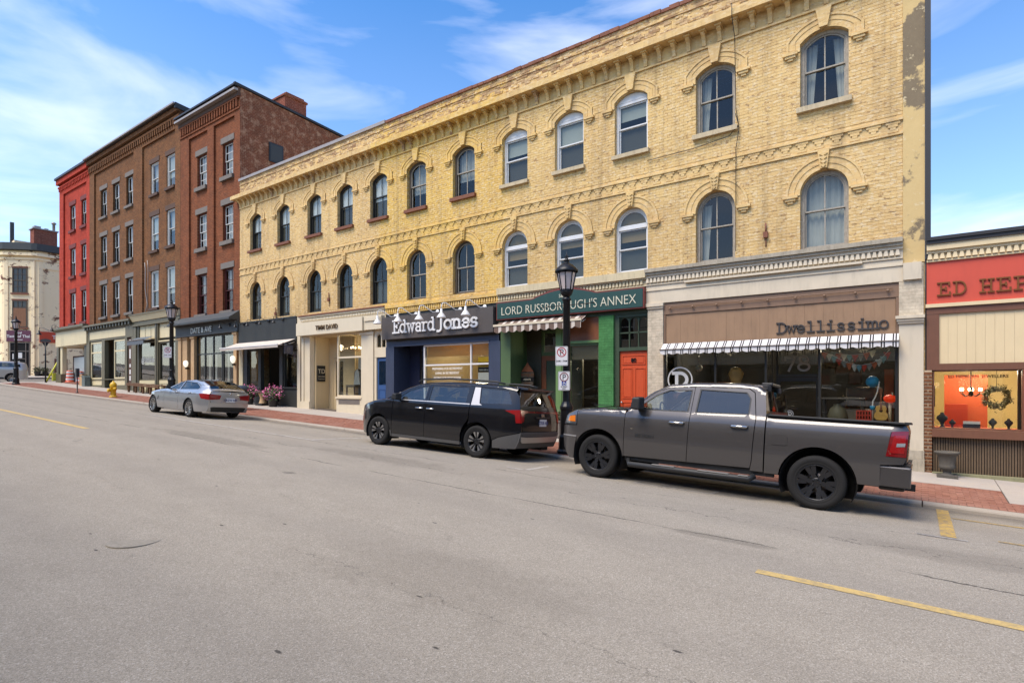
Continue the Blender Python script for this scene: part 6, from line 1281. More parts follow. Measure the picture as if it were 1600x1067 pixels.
# ------------------------------------------------------------------ street lamps and their plates
M_LAMPGL = None
t = NT('frosted_lantern_pane'); t.col(C(232, 214, 206)); t.set(rough=.35); t.b.inputs['Transmission Weight'].default_value = .25; M_LAMPGL = t.m
def street_lamp():
    r = thing('street_lamp', '', 'street lamp')
    b = MB(); b.lathe([(.24, 0), (.24, .06), (.20, .10), (.19, .40), (.155, .46), (.15, 1.05), (.165, 1.08), (.165, 1.14), (.12, 1.22), (.105, 1.26)], n=12, smooth=False); b.build('base', M_IRON, r, local=True)
    p = MB(); p.lathe([(.10, 1.24), (.098, 1.5), (.085, 3.72), (.11, 3.74), (.11, 3.78), (.07, 3.82)], n=16); p.lathe([(.105, 1.52), (.125, 1.54), (.125, 1.58), (.105, 1.60)], n=16); p.build('post', M_IRON, r, local=True)
    l = MB(); l.lathe([(.06, 3.80), (.09, 3.84), (.13, 3.88), (.155, 3.94), (.155, 3.97), (.10, 3.97)], n=12); l.build('collar', M_IRON, r, local=True)
    f = MB(); n = 8; r0, r1, z0, z1 = .15, .235, 3.97, 4.42
    for k in range(n):
        a = 2 * math.pi * (k + .5) / n; c, s = math.cos(a), math.sin(a); f.tube([(r0 * c, r0 * s, z0), (r1 * c, r1 * s, z1)], .014, 5)
    f.lathe([(.155, 3.965), (.17, 3.97), (.17, 4.0), (.15, 4.0)], n=8, smooth=False); f.lathe([(.235, 4.40), (.25, 4.41), (.25, 4.45), (.20, 4.45)], n=8, smooth=False); f.build('lantern_frame', M_IRON, r, local=True)
    g = MB(); g.lathe([(.145, 3.985), (.225, 4.42)], n=8, smooth=False, a0=math.pi / 8, a1=2 * math.pi + math.pi / 8 - 1e-9); g.build('lantern_glass', M_LAMPGL, r, local=True)
    c = MB(); c.lathe([(.285, 4.43), (.29, 4.45), (.265, 4.50), (.19, 4.575), (.12, 4.625), (.055, 4.66), (.06, 4.70), (.085, 4.71), (.05, 4.74), (.03, 4.78), (.045, 4.80), (.015, 4.86), (.001, 4.98)], n=16); c.build('cap', M_IRON, r, local=True)
    d = MB(); d.tube([(-.75, 0, 3.62), (.75, 0, 3.62)], .010, 6); d.ball((-.75, 0, 3.62), .018, 8, 6); d.ball((.75, 0, 3.62), .018, 8, 6); d.build('banner_rod', M_IRON, r, local=True)
    return r
sl = street_lamp(); lamps = [sl, copy_tree(sl), copy_tree(sl)]
LP = [(-.586 * 12.05, 12.05, 'black lantern street lamp between the minivan and the pickup'), (-2.342 * 12.05, 12.05, 'black lantern street lamp behind the silver sedan'), (-4.36 * 12.05, 12.05, 'distant black lantern street lamp at the far street corner')]
for o, (x, y, lb) in zip(lamps, LP): o.location = (x, y, walk_z(x, y)); tag(o, lb, 'street lamp', 'black lantern street lamps along the kerb')
M_SGNW = flat('white_sign_sheeting', C(236, 232, 228), .4); M_SGNR = flat('red_sign_print', C(178, 36, 44), .5); M_SGNB = flat('blue_sign_print', C(44, 74, 150), .5); M_SGNK = flat('black_sign_print', C(24, 24, 24), .5)
def plate(label, loc, rz, w, h, kind, group=None):
    t = thing('parking_sign', label, 'sign', loc, rz, group)
    def rr(w, h, r): return [(x, z) for cx_, cz_, a in ((w / 2 - r, h / 2 - r, 0), (-w / 2 + r, h / 2 - r, 90), (-w / 2 + r, -h / 2 + r, 180), (w / 2 - r, -h / 2 + r, 270)) for x, z in arc(cx_, cz_, r, r, a, a + 90, 4)]
    mb = MB(); mb.prism(rr(w, h, .03), -.004, 0); mb.build('plate', M_SGNW, t, local=True)
    mb = MB(); o_, i_ = rr(w - .02, h - .02, .025), rr(w - .032, h - .032, .02); mb.strip(o_ + o_[:1], i_ + i_[:1], -.0055, -.004); mb.build('border', M_SGNK, t, local=True)
    zc = h * .2; R_ = w * .34; mb = MB(); ribbon(mb, el(0, zc, R_, R_, 0, 360, 28), .022, -.007, -.0042)
    if kind != 'permit': ribbon(mb, [(-R_ * .68, zc + R_ * .68), (R_ * .68, zc - R_ * .68)], .02, -.0085, -.0045)
    mb.build('ring', M_SGNR if kind != 'permit' else flat('dark_red_print', C(120, 40, 44), .5), t, local=True)
    mb = MB(); ribbon(mb, [(-R_ * .25, zc - R_ * .6), (-R_ * .25, zc + R_ * .55), (R_ * .1, zc + R_ * .55)] + el(R_ * .1, zc + R_ * .25, R_ * .28, R_ * .3, 90, -90, 8)[1:] + [(-R_ * .25, zc - R_ * .05)], .02, -.0065, -.0042); mb.build('symbol', M_SGNK, t, local=True)
    def tx(s, size, z, m=M_SGNK):
        me = text_mesh(s, size, .002, .0015); me.materials.clear(); me.materials.append(m); o = D.objects.new('lettering', me); COL.objects.link(o); o.parent = t; o.location = (0, -.0055, z); o.rotation_euler = (rad(90), 0, 0)
    if kind == 'time': tx('2AM - 7AM', .058, -h * .30)
    else:
        mb = MB(); mb.box(-.055, .055, -.0065, -.0042, -h * .24, .0); b = mb.build('blue_panel', M_SGNB, t, local=True); mb = MB(); ribbon(mb, el(-.0, -h * .15, .028, .028, 40, 300, 12), .01, -.008, -.0066); ribbon(mb, [(-.005, -h * .04), (-.002, -h * .11), (.025, -h * .11), (.035, -h * .2)], .011, -.009, -.0067); mb.build('wheelchair', M_SGNW, b, local=True)
        tx('BY PERMIT', .034, -h * .33); tx('ONLY', .034, -h * .43)
    mb = MB(); mb.tube([(0, .02, h * .3), (0, .10, h * .3)], .012, 6); mb.tube([(0, .02, -h * .3), (0, .10, -h * .3)], .012, 6); mb.box(-.02, .02, .0, .02, -h * .4, h * .4); mb.build('bracket', M_STEEL, t, local=True)
    return t
lx, ly = LP[0][:2]
plate('white no parking sign with red slashed circle on the lamp post, upper of two', (lx - .02, ly - .20, FZ(884, 556, ly - .2)), rad(18), .31, .47, 'time'); plate('white accessible permit parking sign with blue square, lower on the lamp post', (lx + .06, ly - .22, FZ(887, 595, ly - .2)), rad(18), .29, .46, 'permit')
lx2, ly2 = LP[1][:2]
plate('white no parking sign on the lamp post behind the silver sedan', (lx2 + .12, ly2 - .22, FZ(268, 550, ly2 - .2)), rad(52), .33, .50, 'time')

# ------------------------------------------------------------------ street furniture
M_HYD = paint('yellow_hydrant_paint', C(238, 188, 34), .45, .1, 8, .2, .05)
hx, hy = -2.907 * 12.05, 12.05
h = thing('fire_hydrant', 'yellow fire hydrant on the red paver strip', 'fire hydrant', (hx, hy, walk_z(hx, hy)))
mb = MB(); mb.lathe([(.19, 0), (.19, .05), (.14, .06), (.13, .12), (.13, .52), (.155, .53), (.155, .58), (.13, .59)], n=16); mb.build('barrel', M_HYD, h, local=True)
mb = MB(); mb.lathe([(.16, .59), (.165, .62), (.15, .70), (.10, .78), (.04, .81), (.04, .86), (.001, .87)], n=16); mb.build('bonnet', M_HYD, h, local=True)
for s in (-1, 1):
    mb = MB(); mb.lathe([(.07, 0), (.07, .12), (.085, .12), (.085, .17), (.03, .17), (.03, .20), (.001, .20)], (s * .1, 0, .44), 12, 'x'); 
    if s < 0: mb.v = [(-x - .2 + 0.0, y, z) for x, y, z in mb.v]
    mb.build('outlet', M_HYD, h, local=True)
mb = MB(); mb.lathe([(.085, -.10), (.085, -.20), (.10, -.20), (.10, -.26), (.03, -.26), (.001, -.26)], (0, 0, .36), 14, 'y'); mb.build('outlet', M_HYD, h, local=True)
mx_, my_ = -3.351 * 11.95, 11.95
t = thing('parking_meter', 'dark parking meter on a slim post by the kerb', 'parking meter', (mx_, my_, walk_z(mx_, my_))); mb = MB(); mb.lathe([(.09, 0), (.09, .03), (.032, .05), (.032, .95)], n=10); mb.build('post', M_IRON, t, local=True)
mb = MB(); mb.prism([(-.10, .92), (.10, .92), (.12, 1.05), (.12, 1.32)] + arc(0, 1.32, .12, .12, 0, 180, 8)[1:] + [(-.12, 1.05)], -.08, .08); mb.build('head', flat('dark_grey_meter', C(52, 54, 60), .4, .3), t, local=True); mb = MB(); mb.box(-.07, .07, -.09, -.08, 1.2, 1.36); mb.build('display', M_GREYSTONE, t, local=True)
M_BENCHW = paint('weathered_bench_wood', C(116, 82, 52), .75, .3, 9, .4, .2)
t = thing('bench', 'long low wooden slat bench against the olive shopfront', 'bench', (-37.2, 14.45, walk_z(-37.2, 14.45)), math.atan(0) )
for k in range(4):
    mb = MB(); y = -.2 + k * .125; mb.hexa([(-2.2, y, .50 + .083), (2.2, y, .50 - .083), (2.2, y + .1, .50 - .083), (-2.2, y + .1, .50 + .083), (-2.2, y, .55 + .083), (2.2, y, .55 - .083), (2.2, y + .1, .55 - .083), (-2.2, y + .1, .55 + .083)]); mb.build('slat', M_BENCHW, t, local=True)
mb = MB(); mb.hexa([(-2.2, -.22, .40 + .083), (2.2, -.22, .40 - .083), (2.2, -.18, .40 - .083), (-2.2, -.18, .40 + .083), (-2.2, -.22, .49 + .083), (2.2, -.22, .49 - .083), (2.2, -.18, .49 - .083), (-2.2, -.18, .49 + .083)]); mb.build('rail', M_BENCHW, t, local=True)
for x in (-2.05, -1.0, 0, 1.0, 2.05):
    mb = MB(); z = -.0376 * x; mb.box(x - .05, x + .05, -.18, -.08, z - .02, z + .40); mb.box(x - .05, x + .05, .12, .22, z - .02, z + .495); mb.build('leg', M_BENCHW, t, local=True)
M_BIN = paint('dark_blue_grey_plastic', C(64, 76, 92), .45, .1, 5, .1, 0)
bx, by = -1.844 * 12.7, 12.7
t = thing('litter_bin', 'dark litter bin with blue grey lid behind the silver sedan', 'litter bin', (bx, by, walk_z(bx, by))); mb = MB(); mb.lathe([(.25, 0), (.27, .04), (.29, .86), (.30, .88)], n=16); mb.build('body', M_BLACKMETAL, t, local=True); mb = MB(); mb.lathe([(.32, .86), (.33, .90), (.31, .98), (.20, 1.03), (.001, 1.04)], n=16); mb.build('lid', M_BIN, t, local=True)
def leafmat(name, a, b):
    t = NT(name); p = t.pos(); t.col(t.mix(t.noise(p, 14, 2), a, b)); t.set(rough=.6); t.b.inputs['Subsurface Weight'].default_value = 0; return t.m
M_LEAF = leafmat('green_leaves', C(62, 86, 40), C(96, 120, 60)); M_PINK = leafmat('pink_petals', C(206, 70, 130), C(236, 140, 180)); M_DRYLF = leafmat('dark_foliage', C(58, 66, 38), C(104, 100, 60))
def leaf_cloud(c, r, n, size, sc=(1, 1, .8), seed=1, shell=.55):
    R_ = random.Random(seed); mb = MB()
    for _ in range(n):
        d = Vector((R_.gauss(0, 1), R_.gauss(0, 1), R_.gauss(0, 1))).normalized() * r * (shell + (1 - shell) * R_.random())
        d *= 1 + .28 * math.sin(d.x * 11 / r * .35 + seed) * math.sin(d.z * 9 / r * .35 + 2 * seed) + .16 * R_.gauss(0, 1)
        p = Vector((c[0] + d.x * sc[0], c[1] + d.y * sc[1], c[2] + d.z * sc[2])); u = Vector((R_.gauss(0, 1), R_.gauss(0, 1), R_.gauss(0, 1))).normalized(); v = u.orthogonal().normalized(); s = size * R_.uniform(.6, 1.3)
        mb.add([p - u * s, p + v * s * .6, p + u * s, p - v * s * .6 + Vector((0, 0, -s * .2))], [(0, 1, 2, 3)])
    return mb
def flower_pot(label, x, y, s, seed):
    t = thing('flower_pot', label, 'flower pot', (x, y, walk_z(x, y)), group='pots of pink petunias'); mb = MB(); mb.lathe([(.15 * s, 0), (.21 * s, .34 * s), (.24 * s, .36 * s), (.24 * s, .42 * s), (.20 * s, .42 * s), (.20 * s, .37 * s), (.001, .37 * s)], n=14); mb.build('pot', M_BLACKMETAL, t, local=True)
    leaf_cloud((0, 0, .56 * s), .34 * s, 320, .055, (1.15, 1.05, .75), seed).build('foliage', M_LEAF, t, local=True, recalc=False); leaf_cloud((0, -.02, .58 * s), .40 * s, 300, .042, (1.15, 1.0, .8), seed + 9, .75).build('blossom', M_PINK, t, local=True, recalc=False)
flower_pot('pot of pink flowers standing before the right black panel', -23.9, 14.5, 1.1, 4); flower_pot('pot of pink flowers half hidden behind the silver sedan', -25.9, 14.5, 1.05, 5)
t = thing('stone_pedestal', 'pale stone pedestal between the two pink flower pots', 'pedestal', (-24.9, 14.6, walk_z(-24.9, 14.6))); mb = MB(); mb.box(-.28, .28, -.22, .22, 0, .10); mb.build('plinth', M_DARK, t, local=True); mb = MB(); mb.lathe([(.18, .10), (.15, .18), (.12, .34), (.16, .46), (.20, .56), (.22, .60), (.001, .60)], n=14); mb.build('shaft', M_TANSTONE, t, local=True); mb = MB(); mb.box(-.5, .5, -.25, .25, .601, .66); mb.build('slab_top', M_OLDWOOD, t, local=True)
t = thing('planter_box', 'grey planter box with small plants beside the green post', 'planter', (-8.75, 14.35, walk_z(-8.75, 14.35))); mb = MB(); mb.box(-.22, .22, -.2, .2, .02, .46); mb.box(-.24, .24, -.22, .22, .46, .50); mb.build('box', M_GREYSTONE, t, local=True); leaf_cloud((0, 0, .62), .22, 160, .05, (1, .9, .8), 21).build('plant', M_DRYLF, t, local=True, recalc=False)
t = thing('planter_pillar', 'short tan masonry pillar beside the grey green bin at the corner shop', 'pillar', (-48.5, 14.85, zb(-48.5))); mb = MB(); mb.box(-.3, .3, -.16, .14, -.1, .72); mb.box(-.33, .33, -.19, .145, .72, .80); mb.build('masonry', M_TANSTONE, t, local=True)
t = thing('utility_box', 'grey green utility box against the olive pillar', 'utility box', (-47.75, 14.8, zb(-47.75))); mb = MB(); mb.box(-.28, .28, -.2, .14, -.1, .62); mb.build('cabinet', paint('grey_green_cabinet', C(104, 114, 108), .5, .1), t, local=True); mb = MB(); mb.prism([(-.3, .62), (.3, .62), (.22, .74), (-.22, .74)], -.22, .14); mb.build('lid', MATS['grey_green_cabinet'], t, local=True)
M_BARO = flat('orange_barrel_plastic', C(214, 84, 40), .5)
def barrel(label, x, y):
    t = thing('construction_barrel', label, 'traffic barrel', (x, y, zb(x) + .04), group='orange construction barrels'); mb = MB(); mb.lathe([(.30, 0), (.30, .08), (.26, .10), (.25, .34), (.235, .36), (.225, .62), (.21, .64), (.20, .90), (.14, .93), (.001, .93)], n=16); mb.build('drum', M_BARO, t, local=True)
    for z0, r in ((.20, .257), (.46, .234), (.72, .21)): mb = MB(); mb.lathe([(r + .004, z0), (r - .002, z0 + .13)], n=16); mb.build('white_band', M_SGNW, t, local=True)
barrel('orange and white traffic barrel before the frosted screen', -53.0, YW + .35); barrel('orange and white traffic barrel by the dark doorway', -50.95, YW + .4)
t = thing('guy_guard', 'bright yellow slanted guard tube beside the corner post', 'guard rail', (-54.9, 14.4, walk_z(-54.9, 14.4))); mb = MB(); mb.tube([(-54.95, 14.40, walk_z(-54.9, 14.4)), (-54.72, 15.05, 1.85)], .06, 8); mb.tube([(-54.72, 15.05, 1.85), (-54.6, 15.3, 2.4)], .015, 6); mb.build('tube', flat('bright_yellow_plastic', C(226, 220, 70), .5), t); mb = MB(); mb.box(-54.95, -54.65, 14.75, 14.95, .4, 1.0); mb.build('yellow_box', MATS['bright_yellow_plastic'], t)
t = thing('street_name_sign', 'tall thin post with an ornate dark street name sign at the corner', 'street sign', (-54.5, 14.25, walk_z(-54.5, 14.25))); mb = MB(); mb.tube([(0, 0, 0), (0, 0, 3.1)], .05, 8); mb.build('post', M_IRON, t, local=True); mb = MB(); mb.prism([(-.30, 3.1), (.30, 3.1), (.34, 3.24), (.2, 3.32), (0, 3.36), (-.2, 3.32), (-.34, 3.24)], -.03, .03); mb.xf(Matrix.Rotation(rad(62), 4, 'Z')); mb.build('name_plate', M_SLATEHOOD, t, local=True); mb = MB(); mb.prism([(-.08, 2.8), (.08, 2.8), (.22, 3.08), (-.22, 3.08)], -.02, .02); mb.xf(Matrix.Rotation(rad(62), 4, 'Z')); mb.build('scroll', M_IRON, t, local=True)
for k, (y, lb) in enumerate(((16.75, 'dark planter with shrub at the left by the cream wall'), (17.35, 'dark planter with shrub at the right by the cream wall'))):
    t = thing('wall_planter', lb, 'planter', (-66.4, y, .88), group='dark planters along the cream wall'); mb = MB(); mb.lathe([(.16, 0), (.26, .42), (.28, .44), (.24, .44), (.001, .40)], n=12); mb.build('pot', M_BLACKMETAL, t, local=True); leaf_cloud((0, 0, .62), .3, 150, .07, (1, 1, .8), 31 + k).build('plant', M_DRYLF, t, local=True, recalc=False)
M_URN = paint('dark_stone_urn', C(96, 90, 80), .85, .25, 8, .5, .3)
ux, uy = .42, 14.55
t = thing('garden_urn', 'dark stone urn before the ribbed panel under the jeweller window', 'urn', (ux, uy, walk_z(ux, uy))); mb = MB(); mb.hexa([(-.17, -.17, -.03), (.17, -.17, -.03), (.17, .17, -.03), (-.17, .17, -.03), (-.17, -.17, .05), (.17, -.17, .05), (.17, .17, .05), (-.17, .17, .05)]); mb.build('foot_plate', M_URN, t, local=True)
mb = MB(); mb.lathe([(.12, .05), (.07, .08), (.06, .12), (.11, .16), (.145, .20), (.135, .24), (.13, .26), (.155, .42), (.19, .47), (.215, .49), (.215, .52), (.17, .52), (.15, .48), (.001, .46)], n=20); mb.build('bowl', M_URN, t, local=True)

# ------------------------------------------------------------------ things on show behind the glass
YS = YW + .42
def SX(px): return FX(px, YS)
def SZ(px, py): return FZ(px, py, YS)
part('display_floor', M_ROOMMID, yb, (-1.95, -.44, YW + .1, YW + 1.3, -1.02, -.97)); part('display_floor', M_ROOMMID, yb, (-5.66, -3.12, YW + .1, YW + 1.3, -1.02, -.97))
ft = -.97
t = thing('floor_lamp', 'blue paper globe lamp on a curved white stem in the shop window', 'lamp', (SX(1363), YS, ft)); mb = MB(); mb.ball((SX(1363), YS + .05, SZ(1363, 596.5)), .135, 16, 10); mb.build('globe', paint('turquoise_paper', C(40, 150, 196), .6, .2, 14, .2), t)
mb = MB(); mb.tube([(SX(1363.2), YS, ft), (SX(1363.2), YS, SZ(1363, 640)), (SX(1363.8), YS, SZ(1363, 627)), (SX(1368), YS, SZ(1368, 620)), (SX(1371), YS, SZ(1371, 612)), (SX(1374), YS, SZ(1374, 596))], .016, 8); mb.build('stem', M_WHITE, t); mb = MB(); mb.lathe([(.03, -.05), (.05, -.04), (.05, .04), (.03, .05)], (SX(1363.2), YS, SZ(1363, 637)), 10); mb.build('collar', MATS['turquoise_paper'], t)
t = thing('guitar', 'light wood acoustic guitar leaning in the shop window', 'guitar', (SX(1377), YS - .08, ft)); gz_ = SZ(1377, 656); gx_ = SX(1377)
def gout(k): return [(gx_ + x * k, gz_ + .0 + z) for x, z in ((0, 0), (.10, .01), (.15, .07), (.14, .14), (.10, .20), (.12, .26), (.10, .32), (.03, .345), (-.03, .345), (-.10, .32), (-.12, .26), (-.10, .20), (-.14, .14), (-.15, .07), (-.10, .01))]
M_SPRUCE = paint('honey_spruce', C(222, 172, 92), .35, .1, 8, .1, 0)
mb = MB(); mb.prism(gout(.9), YS - .12, YS - .05); mb.build('body', M_SPRUCE, t); mb = MB(); mb.lathe([(.035, 0), (.001, .001)], (gx_, YS - .123, gz_ + .215), 12, 'y'); mb.build('sound_hole', M_DARKER, t); mb = MB(); mb.box(gx_ - .018, gx_ + .018, YS - .135, YS - .11, gz_ + .22, gz_ + .62); mb.box(gx_ - .03, gx_ + .03, YS - .13, YS - .115, gz_ + .62, gz_ + .72); mb.build('neck', M_ORWOOD, t)
t = thing('milk_crate', 'red plastic crate with square holes in the shop window', 'crate', (SX(1350), YS, ft)); M_CRATE = flat('red_crate_plastic', C(196, 62, 42), .5); cx0, cx1 = SX(1339), SX(1361); cz0, cz1 = SZ(1350, 656), SZ(1350, 641)
mb = MB()
for z in (cz0, (cz0 + cz1) / 2 - .012, cz1 - .025): mb.box(cx0, cx1, YS - .1, YS + .15, z, z + .025)
for k in range(6): x = cx0 + (cx1 - cx0) * k / 5; mb.box(x - .012, x + .012, YS - .098, YS + .148, cz0, cz1 - .002)
mb.build('crate', M_CRATE, t); part('backing', M_DARKER, t, (cx0 + .02, cx1 - .02, YS + .0, YS + .1, cz0 + .01, cz1 - .03))
t = thing('table_lamp', 'round orange red glass lamp in the shop window', 'lamp', (SX(1390), YS + .2, ft)); mb = MB(); mb.ball((SX(1390), YS + .2, SZ(1390, 623)), .13, 14, 8, (1, 1, .75)); mb.build('shade', emis('orange_red_glass', C(230, 60, 24), .35), t); mb = MB(); mb.tube([(SX(1390), YS + .2, ft), (SX(1390), YS + .2, SZ(1390, 628))], .03, 8); mb.tube([(SX(1394), YS + .15, SZ(1390, 622)), (SX(1394), YS + .15, SZ(1390, 613))], .015, 6); mb.build('stand', M_CREAM, t)
t = thing('bunting', 'coloured flag bunting hung across the top of the shop window', 'bunting', (SX(1345), YW + .2, .6)); YB = YW + .25
BC = [C(210, 110, 70), C(226, 220, 200), C(120, 170, 170), C(200, 70, 50), C(150, 150, 140)]
pts = [(1286, 549), (1300, 555), (1316, 563), (1332, 569), (1347, 570.5), (1363, 567), (1378, 559), (1390, 546)]; P3 = [(FX(a, YB), YB, FZ(a, b_, YB)) for a, b_ in pts]; mb = MB(); mb.tube(P3, .006, 5); pts2 = [(1298, 549), (1315, 553), (1332, 554.5), (1350, 552), (1368, 546)]; P4 = [(FX(a, YB), YB + .06, FZ(a, b_, YB)) for a, b_ in pts2]; mb.tube(P4, .006, 5); mb.build('cord', M_WHITE, t)
k = 0
for P_ in (P3, P4):
    for i in range(len(P_) - 1):
        for f in (.2, .7):
            p = Vector(P_[i]).lerp(Vector(P_[i + 1]), f); mb = MB(); s = .075; mb.prism([(p.x - s, p.z - .003), (p.x + s, p.z - .003), (p.x, p.z - .17)], p.y - .003, p.y + .003); nm = 'bunting_cloth_%d' % (k % 5); mb.build('flag', MATS.get(nm) or flat(nm, BC[k % 5], .9), t); k += 1
t = thing('armchair', 'grey brown upholstered armchair deep in the shop window', 'armchair', (SX(1345), YS + .55, ft)); M_UPH = paint('taupe_upholstery', C(128, 116, 100), .95, .15, 6, .1, .2); q = (SX(1345))
part('seat', M_UPH, t, (q - .35, q + .35, YS + .25, YS + .85, ft + .12, ft + .42), bevel=.04); part('back', M_UPH, t, (q - .38, q + .38, YS + .80, YS + .98, ft + .12, ft + .95), bevel=.06); part('arm', M_UPH, t, (q - .46, q - .34, YS + .25, YS + .95, ft + .05, ft + .6), bevel=.03); part('arm', M_UPH, t, (q + .34, q + .46, YS + .25, YS + .95, ft + .05, ft + .6), bevel=.03)
t = thing('display_table', 'pale topped table with bowls in the right display window', 'table', (SX(1318), YS + .3, ft)); q = SX(1316); part('tabletop', M_GREYSTONE, t, (q - .45, q + .45, YS + .05, YS + .5, ft + .66, ft + .69))
for dx, dy in ((-.4, .08), (.4, .08), (-.4, .46), (.4, .46)): part('leg', M_DARKFR, t, (q + dx - .02, q + dx + .02, YS + dy - .02, YS + dy + .02, ft, ft + .659))
t = thing('storage_jar', 'large brown glass jar standing under the pale table', 'jar', (q - .1, YS + .2, ft)); mb = MB(); mb.lathe([(.12, 0), (.2, .1), (.22, .25), (.17, .42), (.09, .50), (.10, .54), (.001, .54)], (q - .12, YS + .25, ft), 16); mb.build('body', M_OLIVE, t)
t = thing('cardboard_panel', 'tan upright panel at the right end of the shop window', 'panel', (SX(1388), YS + .5, ft)); part('board', M_ORWOOD, t, (SX(1380), SX(1395), YS + .5, YS + .54, ft, SZ(1388, 576)))
for k, (a, b_, c, d) in enumerate(((1300, 562, 12, 16), (1318, 574, 14, 12), (1336, 588, 10, 14))):
    t = thing('picture_frame', ('tall framed picture on the dark back wall', 'wide framed picture on the dark back wall', 'small framed picture on the dark back wall')[k], 'picture', (SX(a), YS + 1.0, SZ(a, b_))); x, z = FX(a, YS + 1), FZ(a, b_, YS + 1); w_, h_ = c * .0145 / 1, d * .0145; part('frame', M_OLDWOOD, t, (x - w_, x + w_, YS + .98, YS + 1.02, z - h_, z + h_)); part('picture', M_GREYSTONE if k else M_OLIVE, t, (x - w_ * .8, x + w_ * .8, YS + .972, YS + .98, z - h_ * .8, z + h_ * .8))
YL = YW + .5
for k, (a, b_, r, m) in enumerate(((1092, 575, .10, 'brass_shade'), (1150, 590, .14, 'straw_shade'))):
    t = thing('hanging_lamp', ('small round hanging lamp in the left display window', 'conical straw hanging lamp in the left display window')[k], 'lamp', (FX(a, YL), YL, FZ(a, b_, YL))); x, z = FX(a, YL), FZ(a, b_, YL); mb = MB(); mb.tube([(x, YL, z), (x, YL, 1.12)], .008, 5); mb.build('cord', M_IRON, t); mb = MB()
    if k: mb.lathe([(.02, -.4), (.2, .1), (.12, .25), (.02, .28)], (x, YL, z), 14)
    else: mb.ball((x, YL, z), r, 12, 8)
    mb.build('shade', paint(m, C(196, 150, 84) if k else C(150, 140, 120), .6, .15), t)
t = thing('side_table', 'red topped side table in the left display window', 'table', (-4.9, YL, ft)); part('tabletop', flat('brick_red_lacquer', C(150, 56, 40), .4), t, (-5.0, -4.2, YL, YL + .5, .02, .10)); 
for dx in (-4.95, -4.29): part('leg', M_ORWOOD, t, (dx, dx + .05, YL + .05, YL + .1, ft, .019), (dx, dx + .05, YL + .4, YL + .45, ft, .019))
# cream studio: chair and lamp
t = thing('window_chair', 'antique dark wood chair with a white cloth in the studio window', 'chair', (-18.85, YW + .4, -.46)); x = FX(552, YW + .42)
part('seat', M_GREYSTONE, t, (x - .28, x + .28, YW + .25, YW + .7, -.05, .05), bevel=.02)
for dx, dy in ((-.26, .27), (.24, .27), (-.26, .66), (.24, .66)): part('leg', M_BRNSTONE, t, (x + dx - .02, x + dx + .03, YW + dy, YW + dy + .04, -.46, -.051))
mb = MB(); o_ = [(x - .26, .05), (x - .25, .5)] + arc(x, .5, .25, .22, 180, 0, 10)[1:-1] + [(x + .25, .5), (x + .26, .05)]; i_ = [(x - .22, .05), (x - .21, .5)] + arc(x, .5, .21, .17, 180, 0, 10)[1:-1] + [(x + .21, .5), (x + .22, .05)]; mb.strip(o_, i_, YW + .66, YW + .70); mb.build('back', M_BRNSTONE, t); mb = MB(); mb.prism([(x - .2, .06), (x + .2, .06), (x + .14, .55), (x + .02, .72), (x - .12, .6)], YW + .6, YW + .64); mb.build('white_cloth', M_CURT, t)
t = thing('chandelier', 'small lit brass chandelier in the studio window', 'chandelier', (-18.75, YW + .6, 1.6)); x, z = FX(556, YW + .6), 1.62; mb = MB(); mb.tube([(x, YW + .6, 2.14), (x, YW + .6, z - .1)], .01, 6)
for k in range(5):
    a = 2 * math.pi * k / 5; mb.tube([(x, YW + .6, z - .1), (x + .12 * math.cos(a), YW + .6 + .12 * math.sin(a), z - .14), (x + .2 * math.cos(a), YW + .6 + .2 * math.sin(a), z - .04)], .008, 5)
mb.build('arms', M_GILT, t)
M_BULB = emis('warm_lit_bulb', (1, .72, .38, 1), 9)
for k in range(5):
    a = 2 * math.pi * k / 5; mb = MB(); mb.ball((x + .2 * math.cos(a), YW + .6 + .2 * math.sin(a), z + .01), .028, 8, 6, (1, 1, 1.6)); mb.build('bulb', M_BULB, t)
# jeweller's window
YJ = YW + .45
cxp, czp = FX(1517, YJ), FZ(1517, 612, YJ)
t = thing('chandelier', 'black iron chandelier with four lit candle bulbs in the jeweller window', 'chandelier', (cxp, YJ, czp)); mb = MB(); mb.tube([(cxp, YJ, .6), (cxp, YJ, czp - .05)], .012, 6); mb.lathe([(.02, -.09), (.05, -.04), (.02, .02), (.03, .08), (.01, .12)], (cxp, YJ, czp), 10)
for k in range(6):
    a = 2 * math.pi * (k + .3) / 6; mb.tube([(cxp, YJ, czp - .05), (cxp + .1 * math.cos(a), YJ + .1 * math.sin(a), czp - .10), (cxp + .18 * math.cos(a), YJ + .18 * math.sin(a), czp - .03), (cxp + .18 * math.cos(a), YJ + .18 * math.sin(a), czp + .01)], .009, 5)
mb.build('arms', M_IRON, t)
for k in range(6):
    a = 2 * math.pi * (k + .3) / 6; mb = MB(); mb.ball((cxp + .18 * math.cos(a), YJ + .18 * math.sin(a), czp + .05), .022, 8, 6, (1, 1, 1.7)); mb.build('bulb', M_BULB, t)
wx, wz = FX(1557, YJ), FZ(1557, 621, YJ)
t = thing('wreath', 'green leaf wreath hanging in the jeweller window', 'wreath', (wx, YJ, wz)); R_ = random.Random(3); mb = MB()
for _ in range(700):
    a = R_.random() * 2 * math.pi; r = .19 + R_.gauss(0, .035); p = Vector((wx + r * math.cos(a), YJ + R_.gauss(0, .03), wz + r * math.sin(a))); u = Vector((R_.gauss(0, 1), R_.gauss(0, .6), R_.gauss(0, 1))).normalized() * .035; v = u.orthogonal().normalized() * .012; mb.add([p - u, p + v, p + u, p - v], [(0, 1, 2, 3)])
mb.build('leaves', M_DRYLF, t, recalc=False); mb = MB(); mb.tube([(wx, YJ, wz + .19), (wx, YJ, .6)], .005, 5); mb.build('cord', M_IRON, t)
